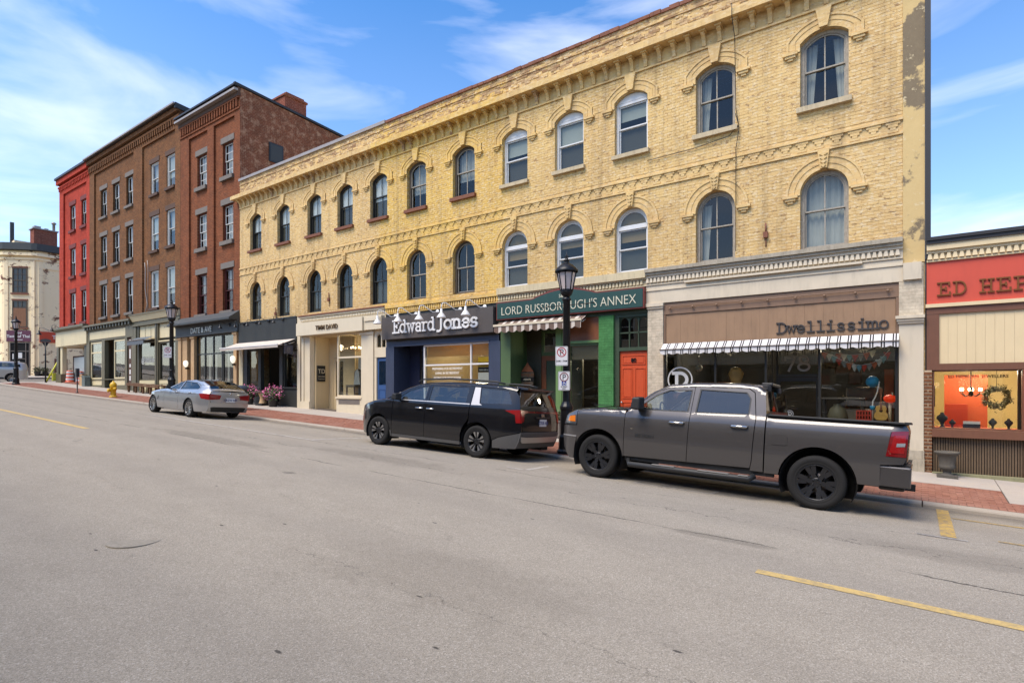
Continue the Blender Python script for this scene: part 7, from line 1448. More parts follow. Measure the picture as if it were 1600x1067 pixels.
M_VELVET = flat('dark_blue_velvet', C(44, 46, 54), .9)
for k, (px, py, s) in enumerate(((1472, 655, 1.2), (1488, 663, .7), (1551, 662, .85), (1576, 663, .85))):
    x, y = FX(px, YW + .3), YW + .3; t = thing('jewellery_bust', ('tall dark necklace stand at the left of the jeweller window', 'low dark ring stand beside the tall necklace stand', 'dark necklace bust under the wreath, left one', 'dark necklace bust at the right of the jeweller window')[k], 'display stand', (x, y, -.905), group='dark jewellery display stands'); mb = MB()
    mb.lathe([(.05 * s, 0), (.045 * s, .02), (.02 * s, .05 * s), (.03 * s, .10 * s), (.085 * s, .17 * s), (.075 * s, .21 * s), (.03 * s, .25 * s), (.025 * s, .28 * s), (.001, .285 * s)], n=12); mb.v = [(a, b_ * .6, c) for a, b_, c in mb.v]; mb.build('bust', M_VELVET, t, local=True)
t = thing('jewel_box', 'long dark display box with a white front card in the jeweller window', 'display box', (FX(1518, YW + .35), YW + .35, -.905)); x = FX(1518, YW + .35); part('box', M_VELVET, t, (x - .14, x + .14, YW + .28, YW + .45, -.905, -.80)); part('card', M_WHITE, t, (x - .14, x + .14, YW + .3, YW + .31, -.798, -.74)); part('frame', M_DARKER, jb, (FX(1458, YW + .4), FX(1461, YW + .4), YW + .3, YW + .6, -.45, .0))
li = D.lights.new('chandelier_light', 'POINT'); li.energy = 22; li.color = (1, .87, .66); li.shadow_soft_size = .22; lo_ = D.objects.new('chandelier_light', li); COL.objects.link(lo_); lo_.location = (cxp, YJ + .1, czp + .22)
li = D.lights.new('ceiling_light', 'POINT'); li.energy = 48; li.color = (1, .88, .68); li.shadow_soft_size = .2; lo_ = D.objects.new('ceiling_light', li); COL.objects.link(lo_); lo_.location = (1.4, YW + 1.0, .45)
li = D.lights.new('office_light', 'POINT'); li.energy = 80; li.color = (1, .84, .62); li.shadow_soft_size = .3; lo_ = D.objects.new('office_light', li); COL.objects.link(lo_); lo_.location = (-13.2, YW + 1.4, 1.4)
li = D.lights.new('studio_light', 'POINT'); li.energy = 22; li.color = (1, .82, .6); li.shadow_soft_size = .15; lo_ = D.objects.new('studio_light', li); COL.objects.link(lo_); lo_.location = (-18.9, YW + .9, 1.7)
for nm, loc, en in (('shop_fill', (-1.2, YW + 1.8, 1.0), 90), ('shop_fill', (-4.4, YW + 1.8, 1.0), 60), ('antiques_fill', (-8.2, YW + 1.6, 1.2), 80), ('shop_fill', (-25, YW + 2.4, 1.5), 16), ('shop_fill', (-31, YW + 1.8, 1.8), 14)):  # added fill points brighten the shops; only the home shop shows a ceiling lamp
    li = D.lights.new(nm, 'POINT'); li.energy = en; li.color = (1, .84, .64); li.shadow_soft_size = .15; lo_ = D.objects.new(nm, li); COL.objects.link(lo_); lo_.location = loc
# ------------------------------------------------------------------ vehicles
def carpaint(name, c, metal=.0, rough=.32, flake=.0):
    t = NT(name); p = t.new('TexCoord').outputs['Object']; mp = t.new('Mapping'); t.l.new(p, mp.inputs[0])
    n = t.noise(mp.outputs[0], 2.2, 4); d = t.noise(mp.outputs[0], 30, 3)
    sp = t.new('SeparateXYZ'); t.l.new(mp.outputs[0], sp.inputs[0])
    low = t.ramp(sp.outputs['Z'], [(0.25, G(.10)), (0.6, G(0.0))])        # road dust on the lower panels
    b = t.mix(t.math('MULTIPLY', low, t.math('ADD', n, .25), True), c, C(150, 140, 128, .45)); b = t.mix(t.math('MULTIPLY', d, .012), b, C(190, 184, 176, .6))
    t.col(b); t.set(rough=rough, metal=metal, coat=1.0, spec=.1)
    r = t.math('ADD', t.math('MULTIPLY', n, .05), .0); t.l.new(r, t.b.inputs['Coat Roughness']); return t.m
M_TRK = carpaint('grey_metallic_paint', C(98, 94, 92, .62), .45, .32); M_VAN = carpaint('black_car_paint', C(22, 22, 26, .6), .0, .35); M_BMW = carpaint('silver_metallic_paint', C(190, 190, 190, .8), .7, .30); M_SUV = carpaint('pale_silver_paint', C(196, 194, 188, .8), .5, .32)
M_BLKPL = paint('black_plastic_trim', C(36, 36, 36), .55, .1, 6, .1, 0); M_CLAD = paint('dark_grey_cladding', C(84, 82, 80), .6, .1, 6, .2, 0); M_RUB = paint('tyre_rubber', C(34, 33, 32), .8, .15, 8, .2, .1, spec=.3); M_CHROME = flat('bright_trim', C(220, 220, 218), .18, 1.0); M_SATIN = flat('satin_silver_trim', C(196, 192, 188), .4, .7)
M_CGLASS = glassmat('car_glass', (.30, .33, .32), 1.55, .03, .01, False); M_CGLASSF = glassmat('clear_car_glass', (.72, .78, .75), 1.55, .03, .01, False)
M_TAIL = flat('red_tail_lens', C(158, 24, 26, .7), .2, 0, .6); M_TAILD = flat('dark_red_tail_lens', C(120, 20, 24, .8), .15, 0, .8); M_AMB = flat('amber_lens', C(224, 120, 30), .15, 0, .6); M_HEADL = flat('headlamp_lens', C(200, 204, 208), .08, .6, .8); M_HEADDK = flat('smoked_headlamp', C(96, 96, 98), .08, .3, .9); M_RIMBLK = flat('gloss_black_rim', C(58, 58, 60), .28, .6); M_RIMSIL = flat('silver_alloy_rim', C(186, 184, 180), .3, .85); M_DISC = flat('brake_steel', C(120, 112, 106), .4, .8); M_SEAT = flat('dark_seat_cloth', C(52, 50, 50), .9); M_SEATL = flat('light_seat_leather', C(176, 168, 156), .8); M_PLATE = flat('white_number_plate', C(230, 230, 226), .45); M_PLTXT = flat('blue_plate_print', C(50, 70, 130), .5)

def dens(pl, step, closed=True):
    out = []; n = len(pl)
    for i in range(n if closed else n - 1):
        a, b = Vector(pl[i]), Vector(pl[(i + 1) % n]); k = max(1, int((b - a).length / step)); out += [tuple(a.lerp(b, j / k)) for j in range(k)]
    if not closed: out.append(tuple(pl[-1]))
    return out
def inside(p, pl):
    x, y = p; c = False; n = len(pl); j = n - 1
    for i in range(n):
        xi, yi = pl[i]; xj, yj = pl[j]
        if (yi > y) != (yj > y) and x < (xj - xi) * (y - yi) / (yj - yi) + xi: c = not c
        j = i
    return c
def segd(p, pl):
    m = 9; P = Vector(p)
    for i in range(len(pl)):
        a, b = Vector(pl[i]), Vector(pl[(i + 1) % len(pl)]); ab = b - a; t = max(0, min(1, (P - a).dot(ab) / max(ab.length_squared, 1e-9))); m = min(m, (a + ab * t - P).length)
    return m
def cdt(outline, holes=(), step=.07, layers=(.012, .035)):
    O_ = dens(outline, step * .6); H_ = [dens(h, step * .6) for h in holes]; pts, edges = [], []
    for lp in [O_] + H_:
        s = len(pts); pts += lp; edges += [(s + i, s + (i + 1) % len(lp)) for i in range(len(lp))]
    nb = len(pts); xs = [p[0] for p in O_]; zs = [p[1] for p in O_]; cand = []
    y = min(zs) + step * .5
    while y < max(zs):
        x = min(xs) + step * .5
        while x < max(xs): cand.append((x, y)); x += step
        y += step
    for p in cand:
        if inside(p, O_) and not any(inside(p, h) for h in H_) and segd(p, O_) > step * .55 and all(segd(p, h) > step * .4 for h in H_): pts.append(p)
    ctr = None
    for d in layers:
        n = len(O_)
        for i in range(n):
            a, b = Vector(O_[i - 1]), Vector(O_[(i + 1) % n]); t = (b - a)
            if t.length < 1e-6: continue
            t.normalize(); nn = Vector((-t.y, t.x)); q = Vector(O_[i]) + nn * d
            if not inside(q, O_): q = Vector(O_[i]) - nn * d
            if inside(q, O_) and segd(q, O_) > d * .9 and all(segd(q, h) > d and not inside(q, h) for h in H_): pts.append(tuple(q))
    vs, es, fs, *_ = geometry.delaunay_2d_cdt([Vector(p) for p in pts], edges, [], 0, 1e-5)
    out = []
    for f in fs:
        c = (sum(vs[i].x for i in f) / len(f), sum(vs[i].y for i in f) / len(f))
        if inside(c, O_) and not any(inside(c, h) for h in H_): out.append(tuple(f))
    bl = [(lp[i], lp[(i + 1) % len(lp)]) for lp in [O_] + H_ for i in range(len(lp))]
    return [tuple(v) for v in vs], out, bl
def interp(pl, x, kx=0, kz=1):
    """piecewise linear through points sorted by kx"""
    s = sorted(pl, key=lambda p: p[kx])
    if x <= s[0][kx]: return s[0][kz]
    for a, b in zip(s[:-1], s[1:]):
        if x <= b[kx]: return a[kz] + (b[kz] - a[kz]) * (x - a[kx]) / max(b[kx] - a[kx], 1e-9)
    return s[-1][kz]
class Car:
    def __init__(s, name, label, cat, ys, group=None): s.r = thing(name, label, cat, group=group); s.ys = ys
    def side(s, name, outline, m, holes=(), off=0.0, flange=.022, parent=None, step=.07, both=True, label=None, only=None):
        vs, fs, bl = cdt(outline, holes, step); res = []
        for sg in ((1, -1) if both else (1,)):
            mb = MB(); mb.add([(x, sg * (s.ys(x, z) + off), z) for x, z in vs], fs, True)
            if flange:
                for a, b in bl:
                    ya, yb_ = s.ys(*a) + off, s.ys(*b) + off
                    mb.add([(a[0], sg * ya, a[1]), (b[0], sg * yb_, b[1]), (b[0], sg * (yb_ - flange), b[1]), (a[0], sg * (ya - flange), a[1])], [(0, 1, 2, 3)])
            o = mb.build(name, m, (parent[0 if sg == 1 else 1] if parent else s.r), local=True); res.append(o)
            if label: o['label'] = label
        return res
    def loft(s, name, pts, m, crown=0.0, bow=0.0, nv=14, off=0.0, vr=(-1, 1), parent=None, inset=0.0, drop=0.0, power=2):
        mb = MB(); vs = []
        pts = dens(pts, .09, False)
        for x, z in pts:
            ye = max(s.ys(x, z) - inset, .02)
            for k in range(nv + 1):
                v = vr[0] + (vr[1] - vr[0]) * k / nv; q = 1 - abs(v) ** power; vs.append((x + bow * q, v * ye, z + crown * q + off))
        n = nv + 1; mb.add(vs, [(i * n + k, i * n + k + 1, (i + 1) * n + k + 1, (i + 1) * n + k) for i in range(len(pts) - 1) for k in range(nv)], True)
        return mb.build(name, m, parent or s.r, local=True)
    def box(s, name, m, *bx, parent=None, bevel=0):
        mb = MB()
        for b in bx: mb.box(*b)
        return mb.build(name, m, parent or s.r, local=True, bevel=bevel)
    def end(s, name, outline, edge, bow, m, holes=(), off=0.0, parent=None, step=.08, flange=.02, sgn=-1, layers=(.012, .035)):
        """panel on the rear (sgn -1) or front: outline in (u, z), u across"""
        vs, fs, bl = cdt(outline, holes, step, layers)
        def P(u, z, o=0):
            x = interp(edge, z, 1, 0); w = max(s.ys(x, z), .05); v = max(-1, min(1, u / w)); return (x + sgn * (bow * (1 - v * v) + off - o), u, z)
        mb = MB(); mb.add([P(*p) for p in vs], fs, True)
        if flange:
            for a, b in bl: mb.add([P(*a), P(*b), P(*b, flange), P(*a, flange)], [(0, 1, 2, 3)])
        return mb.build(name, m, parent or s.r, local=True)
def arch_pts(cx, cz, r, z0, n=18, forward=True):
    """points over a wheel arch from its front foot to its rear foot (x falling) at height z0"""
    a = math.degrees(math.asin(max(-1, min(1, (z0 - cz) / r)))); pts = [(cx + r * math.cos(rad(t)), cz + r * math.sin(rad(t))) for t in [a + (180 - 2 * a) * i / n for i in range(n + 1)]]
    return pts if forward else pts[::-1]
def wheel(car, x, sg, yo, r, w, rr, style, mrim, mrim2=None, mesh={}):
    key = (style, r, w, rr)
    if key not in mesh:
        rim = MB(); h = w / 2
        rim.lathe([(rr, h * .92), (rr - .012, h * .96), (rr - .022, h * .80), (rr - .035, -h * .7), (rr - .0, -h * .9)], n=36, axis='y')
        rim.lathe([(.001, h * .62), (.055, h * .66), (.075, h * .60), (.085, h * .45), (.085, h * .2)], n=20, axis='y')
        def spoke(a, w0, w1, r0, r1, y0, y1, dish=.0, mi=0):
            rim.cur = mi; k = len(rim.v); rim.hexa([(-w0, y0, r0), (w0, y0, r0), (w1, y0 + dish, r1), (-w1, y0 + dish, r1), (-w0 * .8, y1, r0), (w0 * .8, y1, r0), (w1 * .85, y1 + dish, r1), (-w1 * .85, y1 + dish, r1)])
            rim.xf(Matrix.Rotation(a, 4, 'Y'), k); rim.cur = 0
        if style == 'truck':
            for i in range(6):
                a = 2 * math.pi * i / 6
                spoke(a, .045, .03, .06, rr * .62, h * .25, h * .62, .02)
                for d in (-.17, .17): spoke(a + d, .034, .042, rr * .5, rr - .015, h * .4, h * .74, .02)
        elif style == 'van':
            for i in range(5):
                a = 2 * math.pi * i / 5; spoke(a, .035, .075, .06, rr - .015, h * .3, h * .70, .015)
                for d in (-.24, .24): spoke(a + d, .008, .034, rr * .42, rr - .02, h * .45, h * .84, .012, 1)
        else:
            for i in range(10):
                a = 2 * math.pi * i / 10
                for d in (-.10, .10): spoke(a + d * .6, .011, .011, .06, rr - .012, h * .45, h * .72, .03)
        for i in range(5): a = 2 * math.pi * (i + .5) / 5; k = len(rim.v); rim.lathe([(.012, h * .5), (.012, h * .72), (.001, h * .74)], (.055 * math.cos(a), 0, .055 * math.sin(a)), 8, 'y')
        ty = MB(); ty.lathe([(rr - .005, -h * .9), (rr + .012, -h), (rr + .03, -h * 1.02), (r - .05, -h * 1.03), (r - .022, -h * .96), (r - .006, -h * .82), (r, -h * .7), (r, h * .7), (r - .006, h * .82), (r - .022, h * .96), (r - .05, h * 1.03), (rr + .045, h * 1.03), (rr + .04, h * 1.0), (rr + .03, h * 1.02), (rr + .012, h), (rr - .005, h * .9)], n=48, axis='y')
        for i in range(60):
            a = 2 * math.pi * i / 60; k = len(ty.v); ty.box(-.008, .008, -h * .68, -h * .3, r - .014, r + .0012); ty.box(-.008, .008, h * .3, h * .68, r - .014, r + .0012); ty.xf(Matrix.Rotation(a, 4, 'Y'), k)
        di = MB(); di.lathe([(.04, h * .02), (rr * .72, h * .02), (rr * .72, -h * .05), (.04, -h * .05)], n=28, axis='y'); di.box(-rr * .25, rr * .25, -h * .2, h * .12, rr * .45, rr * .78)
        bk = MB(); bk.lathe([(.001, -h * .6), (rr - .03, -h * .6)], n=24, axis='y')
        mesh[key] = (rim.mesh('rim', [mrim, mrim2 or mrim]), ty.mesh('tyre', M_RUB), di.mesh('brake_disc', M_DISC), bk.mesh('rim_back', M_DARKER))
    o = D.objects.new('wheel', mesh[key][0]); COL.objects.link(o); o.parent = car.r; o.location = (x, sg * (yo - w / 2), r); o.rotation_euler = (0, RND.uniform(0, 6), 0 if sg > 0 else math.pi)
    for n, me in zip(('tyre', 'brake_disc', 'rim_back'), mesh[key][1:]): c = D.objects.new(n, me); COL.objects.link(c); c.parent = o
    return o
def well(car, cx, cz, r, y1, y0=.45):
    for sg in (1, -1):
        mb = MB(); pts = arc(cx, cz, r, r, -25, 205, 22); mb.strip(pts, [(cx + (x - cx) * .985, cz + (z - cz) * .985) for x, z in pts], sg * y0, sg * y1)
        mb.prism(pts, sg * y0, sg * (y0 + .01)); mb.build('wheel_well', M_DARKER, car.r, local=True)
def place(car, rear, front, track, S=1.0, ground=road_z):
    """stand the vehicle on the road: rear and front contact points of its left wheels are plan positions"""
    R_ = Vector((rear[0], rear[1], ground(*rear))); F_ = Vector((front[0], front[1], ground(*front))); f = (F_ - R_).normalized(); lp = Vector((f.y, -f.x, 0)).normalized() * track
    Rr_ = R_ + lp; Rr_.z = ground(Rr_.x, Rr_.y); l = (R_ - Rr_).normalized(); up = f.cross(l).normalized(); l = up.cross(f).normalized()
    M = Matrix((f, l, up)).transposed().to_4x4(); M.translation = (R_ + Rr_) / 2
    car.r.location = M.translation; car.r.rotation_euler = M.to_euler(); car.r.scale = (S, S, S)
def seats(car, xs, y, z, m):
    for x in xs:
        for yy in y:
            mb = MB(); mb.box(x - .25, x + .25, yy - .25, yy + .25, z, z + .14); mb.hexa([(x - .3, yy - .24, z + .1), (x - .15, yy - .24, z + .1), (x - .15, yy + .24, z + .1), (x - .3, yy + .24, z + .1), (x - .42, yy - .2, z + .72), (x - .3, yy - .2, z + .72), (x - .3, yy + .2, z + .72), (x - .42, yy + .2, z + .72)]); mb.box(x - .43, x - .33, yy - .13, yy + .13, z + .74, z + .93); mb.build('car_seat', m, car.r, local=True, bevel=.03)
def steering(car, x, y, z):
    mb = MB(); k = 0; pts = [(x + .06 * math.sin(rad(a)), y + .18 * math.cos(rad(a)), z + .17 * math.sin(rad(a))) for a in range(0, 361, 20)]; mb.tube(pts, .014, 6); mb.tube([(x, y - .17, z), (x, y + .17, z)], .02, 6); mb.build('steering_wheel', M_BLKPL, car.r, local=True)
def plate_on(car, x, z, txt, tilt=0):
    mb = MB(); mb.box(x - .012, x, -.155, .155, z - .08, z + .08); p = mb.build('number_plate', M_PLATE, car.r, local=True)
    me = text_mesh(txt, .10, .002, .002); me.materials.clear(); me.materials.append(M_PLTXT); o = D.objects.new('lettering', me); COL.objects.link(o); o.parent = p; o.location = (x - .014, 0, z - .036); o.rotation_euler = (rad(90), 0, rad(-90))

# ---- grey pickup
TT = [(4.50, .74), (4.485, 1.02), (4.42, 1.16), (4.20, 1.245), (3.6, 1.30), (3.12, 1.325), (2.69, 1.665), (2.42, 1.80), (1.95, 1.855), (1.2, 1.87), (.92, 1.84), (.80, 1.76), (.745, 1.40)]
def ytrk(x, z):
    y = 1.012
    if z < 1.28: y -= .035 * ((z - .92) / .48) ** 2
    else: y = .992 - .30 * (z - 1.30)
    if z > 1.08: y -= .035 * (min(z - 1.08, .24) / .24) ** 2
    if x > 4.0: y -= .17 * ((x - 4.0) / .5) ** 2.5
    if x < -.9: y -= .05 * ((-.9 - x) / .25) ** 2
    if .7 < x: d = interp(TT[1:-1], x) - z
    else: d = 1.375 - z
    r = .045
    if -1e-6 <= d < r: y -= r - math.sqrt(max(0, r * r - (r - max(d, 0)) ** 2))
    return y
def build_truck():
    c = Car('pickup_truck', 'dark grey four door pickup truck parked in front of the brown boarded shop', 'pickup truck', ytrk); r = c.r
    af, ar = (3.672, .405, .515), (0.0, .405, .535)
    FT = [(4.47, 1.0), (4.40, 1.12), (4.20, 1.205), (3.6, 1.275), (3.15, 1.305)]
    c.side('fender', [(3.15, .46), (3.15, 1.32), (3.6, 1.296), (4.14, 1.25), (4.13, 1.08), (4.12, .95), (4.50, .93), (4.50, .74)] + [(4.12, .735)] + [(4.12, .62)] + [p for p in arch_pts(*af, .46) if p[0] < 4.13 and True], M_TRK)
    c.side('front_bumper', [(4.125, .725), (4.50, .725), (4.475, .5), (4.32, .31), (4.20, .31)] + [(4.172, .55)], M_TRK); c.side('bumper_trim', [(4.13, .755), (4.51, .755), (4.51, .73), (4.13, .73)], M_SATIN, off=.006, flange=0)
    hl = c.side('headlight', [(4.14, .955), (4.15, 1.245), (4.20, 1.24), (4.415, 1.155), (4.48, 1.02), (4.488, .955)], M_HEADDK); c.side('amber_reflector', [(4.17, 1.02), (4.18, 1.14), (4.33, 1.12), (4.36, 1.02)], M_AMB, off=.004, flange=0, parent=hl); c.side('lamp_bezel', [(4.14, .957), (4.14, .985), (4.484, .985), (4.486, .957)], M_BLKPL, off=.005, flange=0, parent=hl)
    w1 = [(2.95, 1.345), (2.02, 1.355), (1.995, 1.715), (2.38, 1.70), (2.60, 1.605)]; w2 = [(1.86, 1.355), (1.025, 1.375), (1.02, 1.62), (1.09, 1.715), (1.83, 1.735)]
    d1 = c.side('front_door', [(3.14, .47), (1.985, .49), (1.962, 1.36), (1.945, 1.775), (2.41, 1.745), (2.655, 1.63), (3.09, 1.29), (3.14, 1.25)], M_TRK, [w1]); d2 = c.side('rear_door', [(1.975, .49), (.955, .51), (.935, .62), (.905, 1.3), (.965, 1.72), (1.06, 1.785), (1.935, 1.782), (1.952, 1.36)], M_TRK, [w2])
    c.side('window', w1, M_CGLASSF, off=-.014, flange=0, parent=d1); c.side('window', w2, M_CGLASS, off=-.014, flange=0, parent=d2)
    for d, w in ((d1, w1), (d2, w2)):
        big = [(x + (x - sum(p[0] for p in w) / 5) * .05, z + (z - sum(p[1] for p in w) / 5) * .09) for x, z in w]; c.side('window_seal', big, M_BLKPL, [w], off=.004, flange=.01, parent=d, step=.2)
    c.side('cab_frame', [(.755, .47), (.755, 1.39), (.80, 1.755), (.92, 1.838), (1.2, 1.868), (1.95, 1.853), (2.42, 1.798), (2.69, 1.663), (3.12, 1.308), (3.10, 1.298), (2.66, 1.642), (2.415, 1.757), (1.94, 1.79), (1.05, 1.797), (.953, 1.728), (.893, 1.3), (.923, .62), (.945, .50), (.945, .47)], M_TRK, step=.05)
    tl = [(-.92, 1.25), (-1.115, 1.27), (-1.10, .90), (-.86, .90)]
    bs = c.side('bed_side', [(.735, .46), (.735, 1.37), (-1.085, 1.372), (-1.118, 1.27), (-1.10, .90), (-1.095, .86), (-1.07, .80), (-.80, .77), (-.80, .46)] + [p for p in arch_pts(*ar, .46, forward=False)], M_TRK, [[(-.91, 1.245), (-1.112, 1.262), (-1.098, .905), (-.865, .905)]])
    t_ = c.side('tail_light', tl, M_TAILD, off=.006, step=.05); c.side('lens', [(-.95, 1.20), (-1.09, 1.21), (-1.075, .95), (-.90, .95)], M_TAIL, off=.012, flange=0, parent=t_); c.side('white_lens', [(-.985, 1.09), (-1.085, 1.10), (-1.08, 1.05), (-.98, 1.04)], M_HEADL, off=.016, flange=0, parent=t_)
    c.side('fuel_door', [(.62, 1.085), (.43, 1.085), (.415, 1.05), (.42, .94), (.44, .92), (.63, .92), (.645, .95), (.64, 1.06)], M_TRK, off=.006)
    c.box('inner_body', M_DARKER, (-1.0, 4.1, -.62, .62, .42, .95), (.80, 3.1, -.93, .93, .50, 1.25), (3.1, 4.3, -.6, .6, .5, 1.15), (-1.0, .7, -.90, .90, .96, 1.30), (-.78, -.56, -.9, .9, .5, 1.0), (.56, .74, -.93, .93, .5, 1.0), (3.05, 3.14, -.93, .93, .5, 1.2))
    for dr, hx, hz in ((d1, 2.18, 1.145), (d2, 1.14, 1.16)):
        for sg, d in zip((1, -1), dr):
            mb = MB(); y = ytrk(hx, hz); pr = [(-.13, 0), (-.11, .042), (.11, .042), (.13, 0)]
            mb.tube([(hx + a, sg * (y + b), hz) for a, b in pr], .019, 8); mb.build('handle', M_CHROME, d, local=True)
    for sg, d in zip((1, -1), d1):
        mb = MB(); mb.box(2.78, 2.92, sg * .92, sg * 1.12, 1.33, 1.36); mb.add([], []); mb2 = MB(); mb2.hexa([(2.76, sg * 1.04, 1.32), (2.93, sg * 1.04, 1.32), (2.95, sg * 1.25, 1.33), (2.78, sg * 1.25, 1.33), (2.76, sg * 1.04, 1.56), (2.90, sg * 1.04, 1.56), (2.92, sg * 1.25, 1.54), (2.78, sg * 1.25, 1.54)]); m_ = mb2.build('mirror', M_BLKPL, c.r, local=True, bevel=.025); mb.build('mirror_arm', M_BLKPL, m_, local=True)
        me = text_mesh('BIG HORN', .075, .004, .003); me.materials.clear(); me.materials.append(M_BLKPL); o = D.objects.new('lettering', me); COL.objects.link(o); o.parent = d; o.location = (2.75, sg * (ytrk(2.75, .86) + .004), .84); o.rotation_euler = (rad(90), 0, math.pi if sg > 0 else 0)
    hood = c.loft('hood', [(3.13, 1.325), (3.6, 1.30), (4.20, 1.245), (4.41, 1.163)], M_TRK, crown=.06, power=4); c.loft('hood_bulge', [(3.2, 1.32), (3.7, 1.29), (4.2, 1.245)], M_TRK, crown=.04, off=.056, vr=(-.62, .62), parent=hood, nv=10)
    for sg in (1, -1): c.box('hood_vent', M_BLKPL, (3.62, 3.98, sg * .60 - .05, sg * .60 + .05, 1.36, 1.372), parent=hood)
    c.loft('windscreen', [(3.12, 1.31), (2.69, 1.665), (2.42, 1.80)], M_CGLASSF, bow=.16, crown=.02); c.loft('cowl', [(3.30, 1.29), (3.12, 1.31)], M_BLKPL, crown=.06, bow=.1)
    c.loft('roof', [(2.42, 1.80), (1.95, 1.855), (1.2, 1.87), (.92, 1.84), (.82, 1.775)], M_TRK, crown=.045); c.loft('rear_window', [(.815, 1.77), (.76, 1.44)], M_CGLASS, bow=-.03); c.loft('cab_back', [(.76, 1.44), (.755, .5)], M_TRK)
    c.box('brake_lamp', M_BLKPL, (.80, .98, -.32, .32, 1.865, 1.925), bevel=.02)
    gr = c.end('grille', [(-.78, .76), (.78, .76), (.80, 1.06), (.62, 1.12), (-.62, 1.12), (-.80, 1.06)], [(4.50, .7), (4.485, 1.02), (4.42, 1.16)], .10, M_BLKPL, sgn=1); c.end('front_panel', [(-.8, .32), (.8, .32), (.8, .74), (-.8, .74)], [(4.32, .31), (4.475, .5), (4.50, .725)], .10, M_TRK, sgn=1)
    tg = c.end('tailgate', [(-.90, .82), (.90, .82), (.92, 1.36), (-.92, 1.36)], [(-1.10, .8), (-1.115, 1.27), (-1.085, 1.375)], .02, M_TRK); c.box('tailgate_cap', M_BLKPL, (-1.14, -1.06, -.93, .93, 1.365, 1.395), parent=tg)
    bp = c.box('rear_bumper', M_TRK, (-1.17, -.775, -.988, .988, .47, .765), bevel=.025); c.box('bumper_step', M_BLKPL, (-1.16, -.90, -.93, .93, .766, .79), parent=bp); c.box('exhaust_tip', M_BLKPL, (-1.10, -.78, .62, .76, .40, .47), bevel=.03); c.box('hitch', M_BLKPL, (-1.22, -.9, -.06, .06, .36, .46))
    tc = c.box('tonneau_cover', M_BLKPL, (-1.05, .72, -.90, .90, 1.366, 1.39), bevel=.008)
    for sg in (1, -1):
        c.box('bed_rail', M_SATIN if False else M_BLKPL, (-1.07, .735, sg * .905 if sg > 0 else -.985, .985 if sg > 0 else -.905, 1.362, 1.379))
        mb = MB(); mb.tube([(3.05, sg * .94, .40), (3.0, sg * 1.04, .335), (.95, sg * 1.04, .335), (.88, sg * .97, .39)], .05, 10); rbd = mb.build('running_board', M_BLKPL, c.r, local=True)
        for a, b in ((2.55, 2.15), (1.75, 1.25), (1.1, .95)): c.box('step_pad', M_SATIN, (b, a, sg * 1.04 - .045, sg * 1.04 + .045, .378, .392), parent=rbd)
        c.box('sill', M_BLKPL, (.6, 3.13, sg * .90 - .03, sg * .90 + .03, .40, .49))
    well(c, af[0], af[1], .50, .99, .60); well(c, ar[0], ar[1], .52, .98, .60)
    for x in (3.672, 0):
        for sg in (1, -1): wheel(c, x, sg, .985, .405, .275, .27, 'truck', M_RIMBLK)
    mb = MB(); mb.tube([(3.672, -.8, .40), (3.672, .8, .40)], .06, 8); mb.tube([(0, -.8, .40), (0, .8, .40)], .08, 8); mb.box(-.9, 3.6, -.45, -.35, .42, .55); mb.box(-.9, 3.6, .35, .45, .42, .55); mb.box(-1.0, -.5, -.3, .3, .42, .6); mb.build('chassis', M_DARKER, c.r, local=True)
    seats(c, (2.2, 1.25), (.42, -.42), .95, M_SEAT); steering(c, 2.62, .42, 1.32); c.box('dashboard', M_BLKPL, (2.7, 3.1, -.88, .88, 1.0, 1.30))
    return c
trk = build_truck(); SV = .9665
place(trk, (-1.28, 9.38), (-4.87, 9.38), 1.92 * .978, .978)

# ---- black minivan
VT = [(3.985, .82), (3.86, .99), (3.3, 1.12), (2.85, 1.19), (2.26, 1.48), (1.9, 1.60), (1.55, 1.655), (.9, 1.69), (0, 1.685), (-.7, 1.65), (-.93, 1.61)]
VR = [(-.93, 1.61), (-.99, 1.42), (-1.05, 1.2), (-1.09, 1.0), (-1.11, .8), (-1.12, .62), (-1.07, .42), (-1.0, .28)]
def yvan(x, z):
    y = .985
    if z < 1.15: y -= .05 * max(0, (.75 - z) / .5) ** 2 + .02 * max(0, (z - .85) / .3) ** 2
    else: y = .965 - .33 * (z - 1.15)
    if x > 3.1: y -= .34 * ((x - 3.1) / .88) ** 2.2
    if x < -.55: y -= .13 * ((-.55 - x) / .56) ** 2
    d = (interp(VT, x) - z) if x > -.92 else 9
    r = .05
    if -1e-6 <= d < r: y -= r - math.sqrt(max(0, r * r - (r - max(d, 0)) ** 2))
    return y
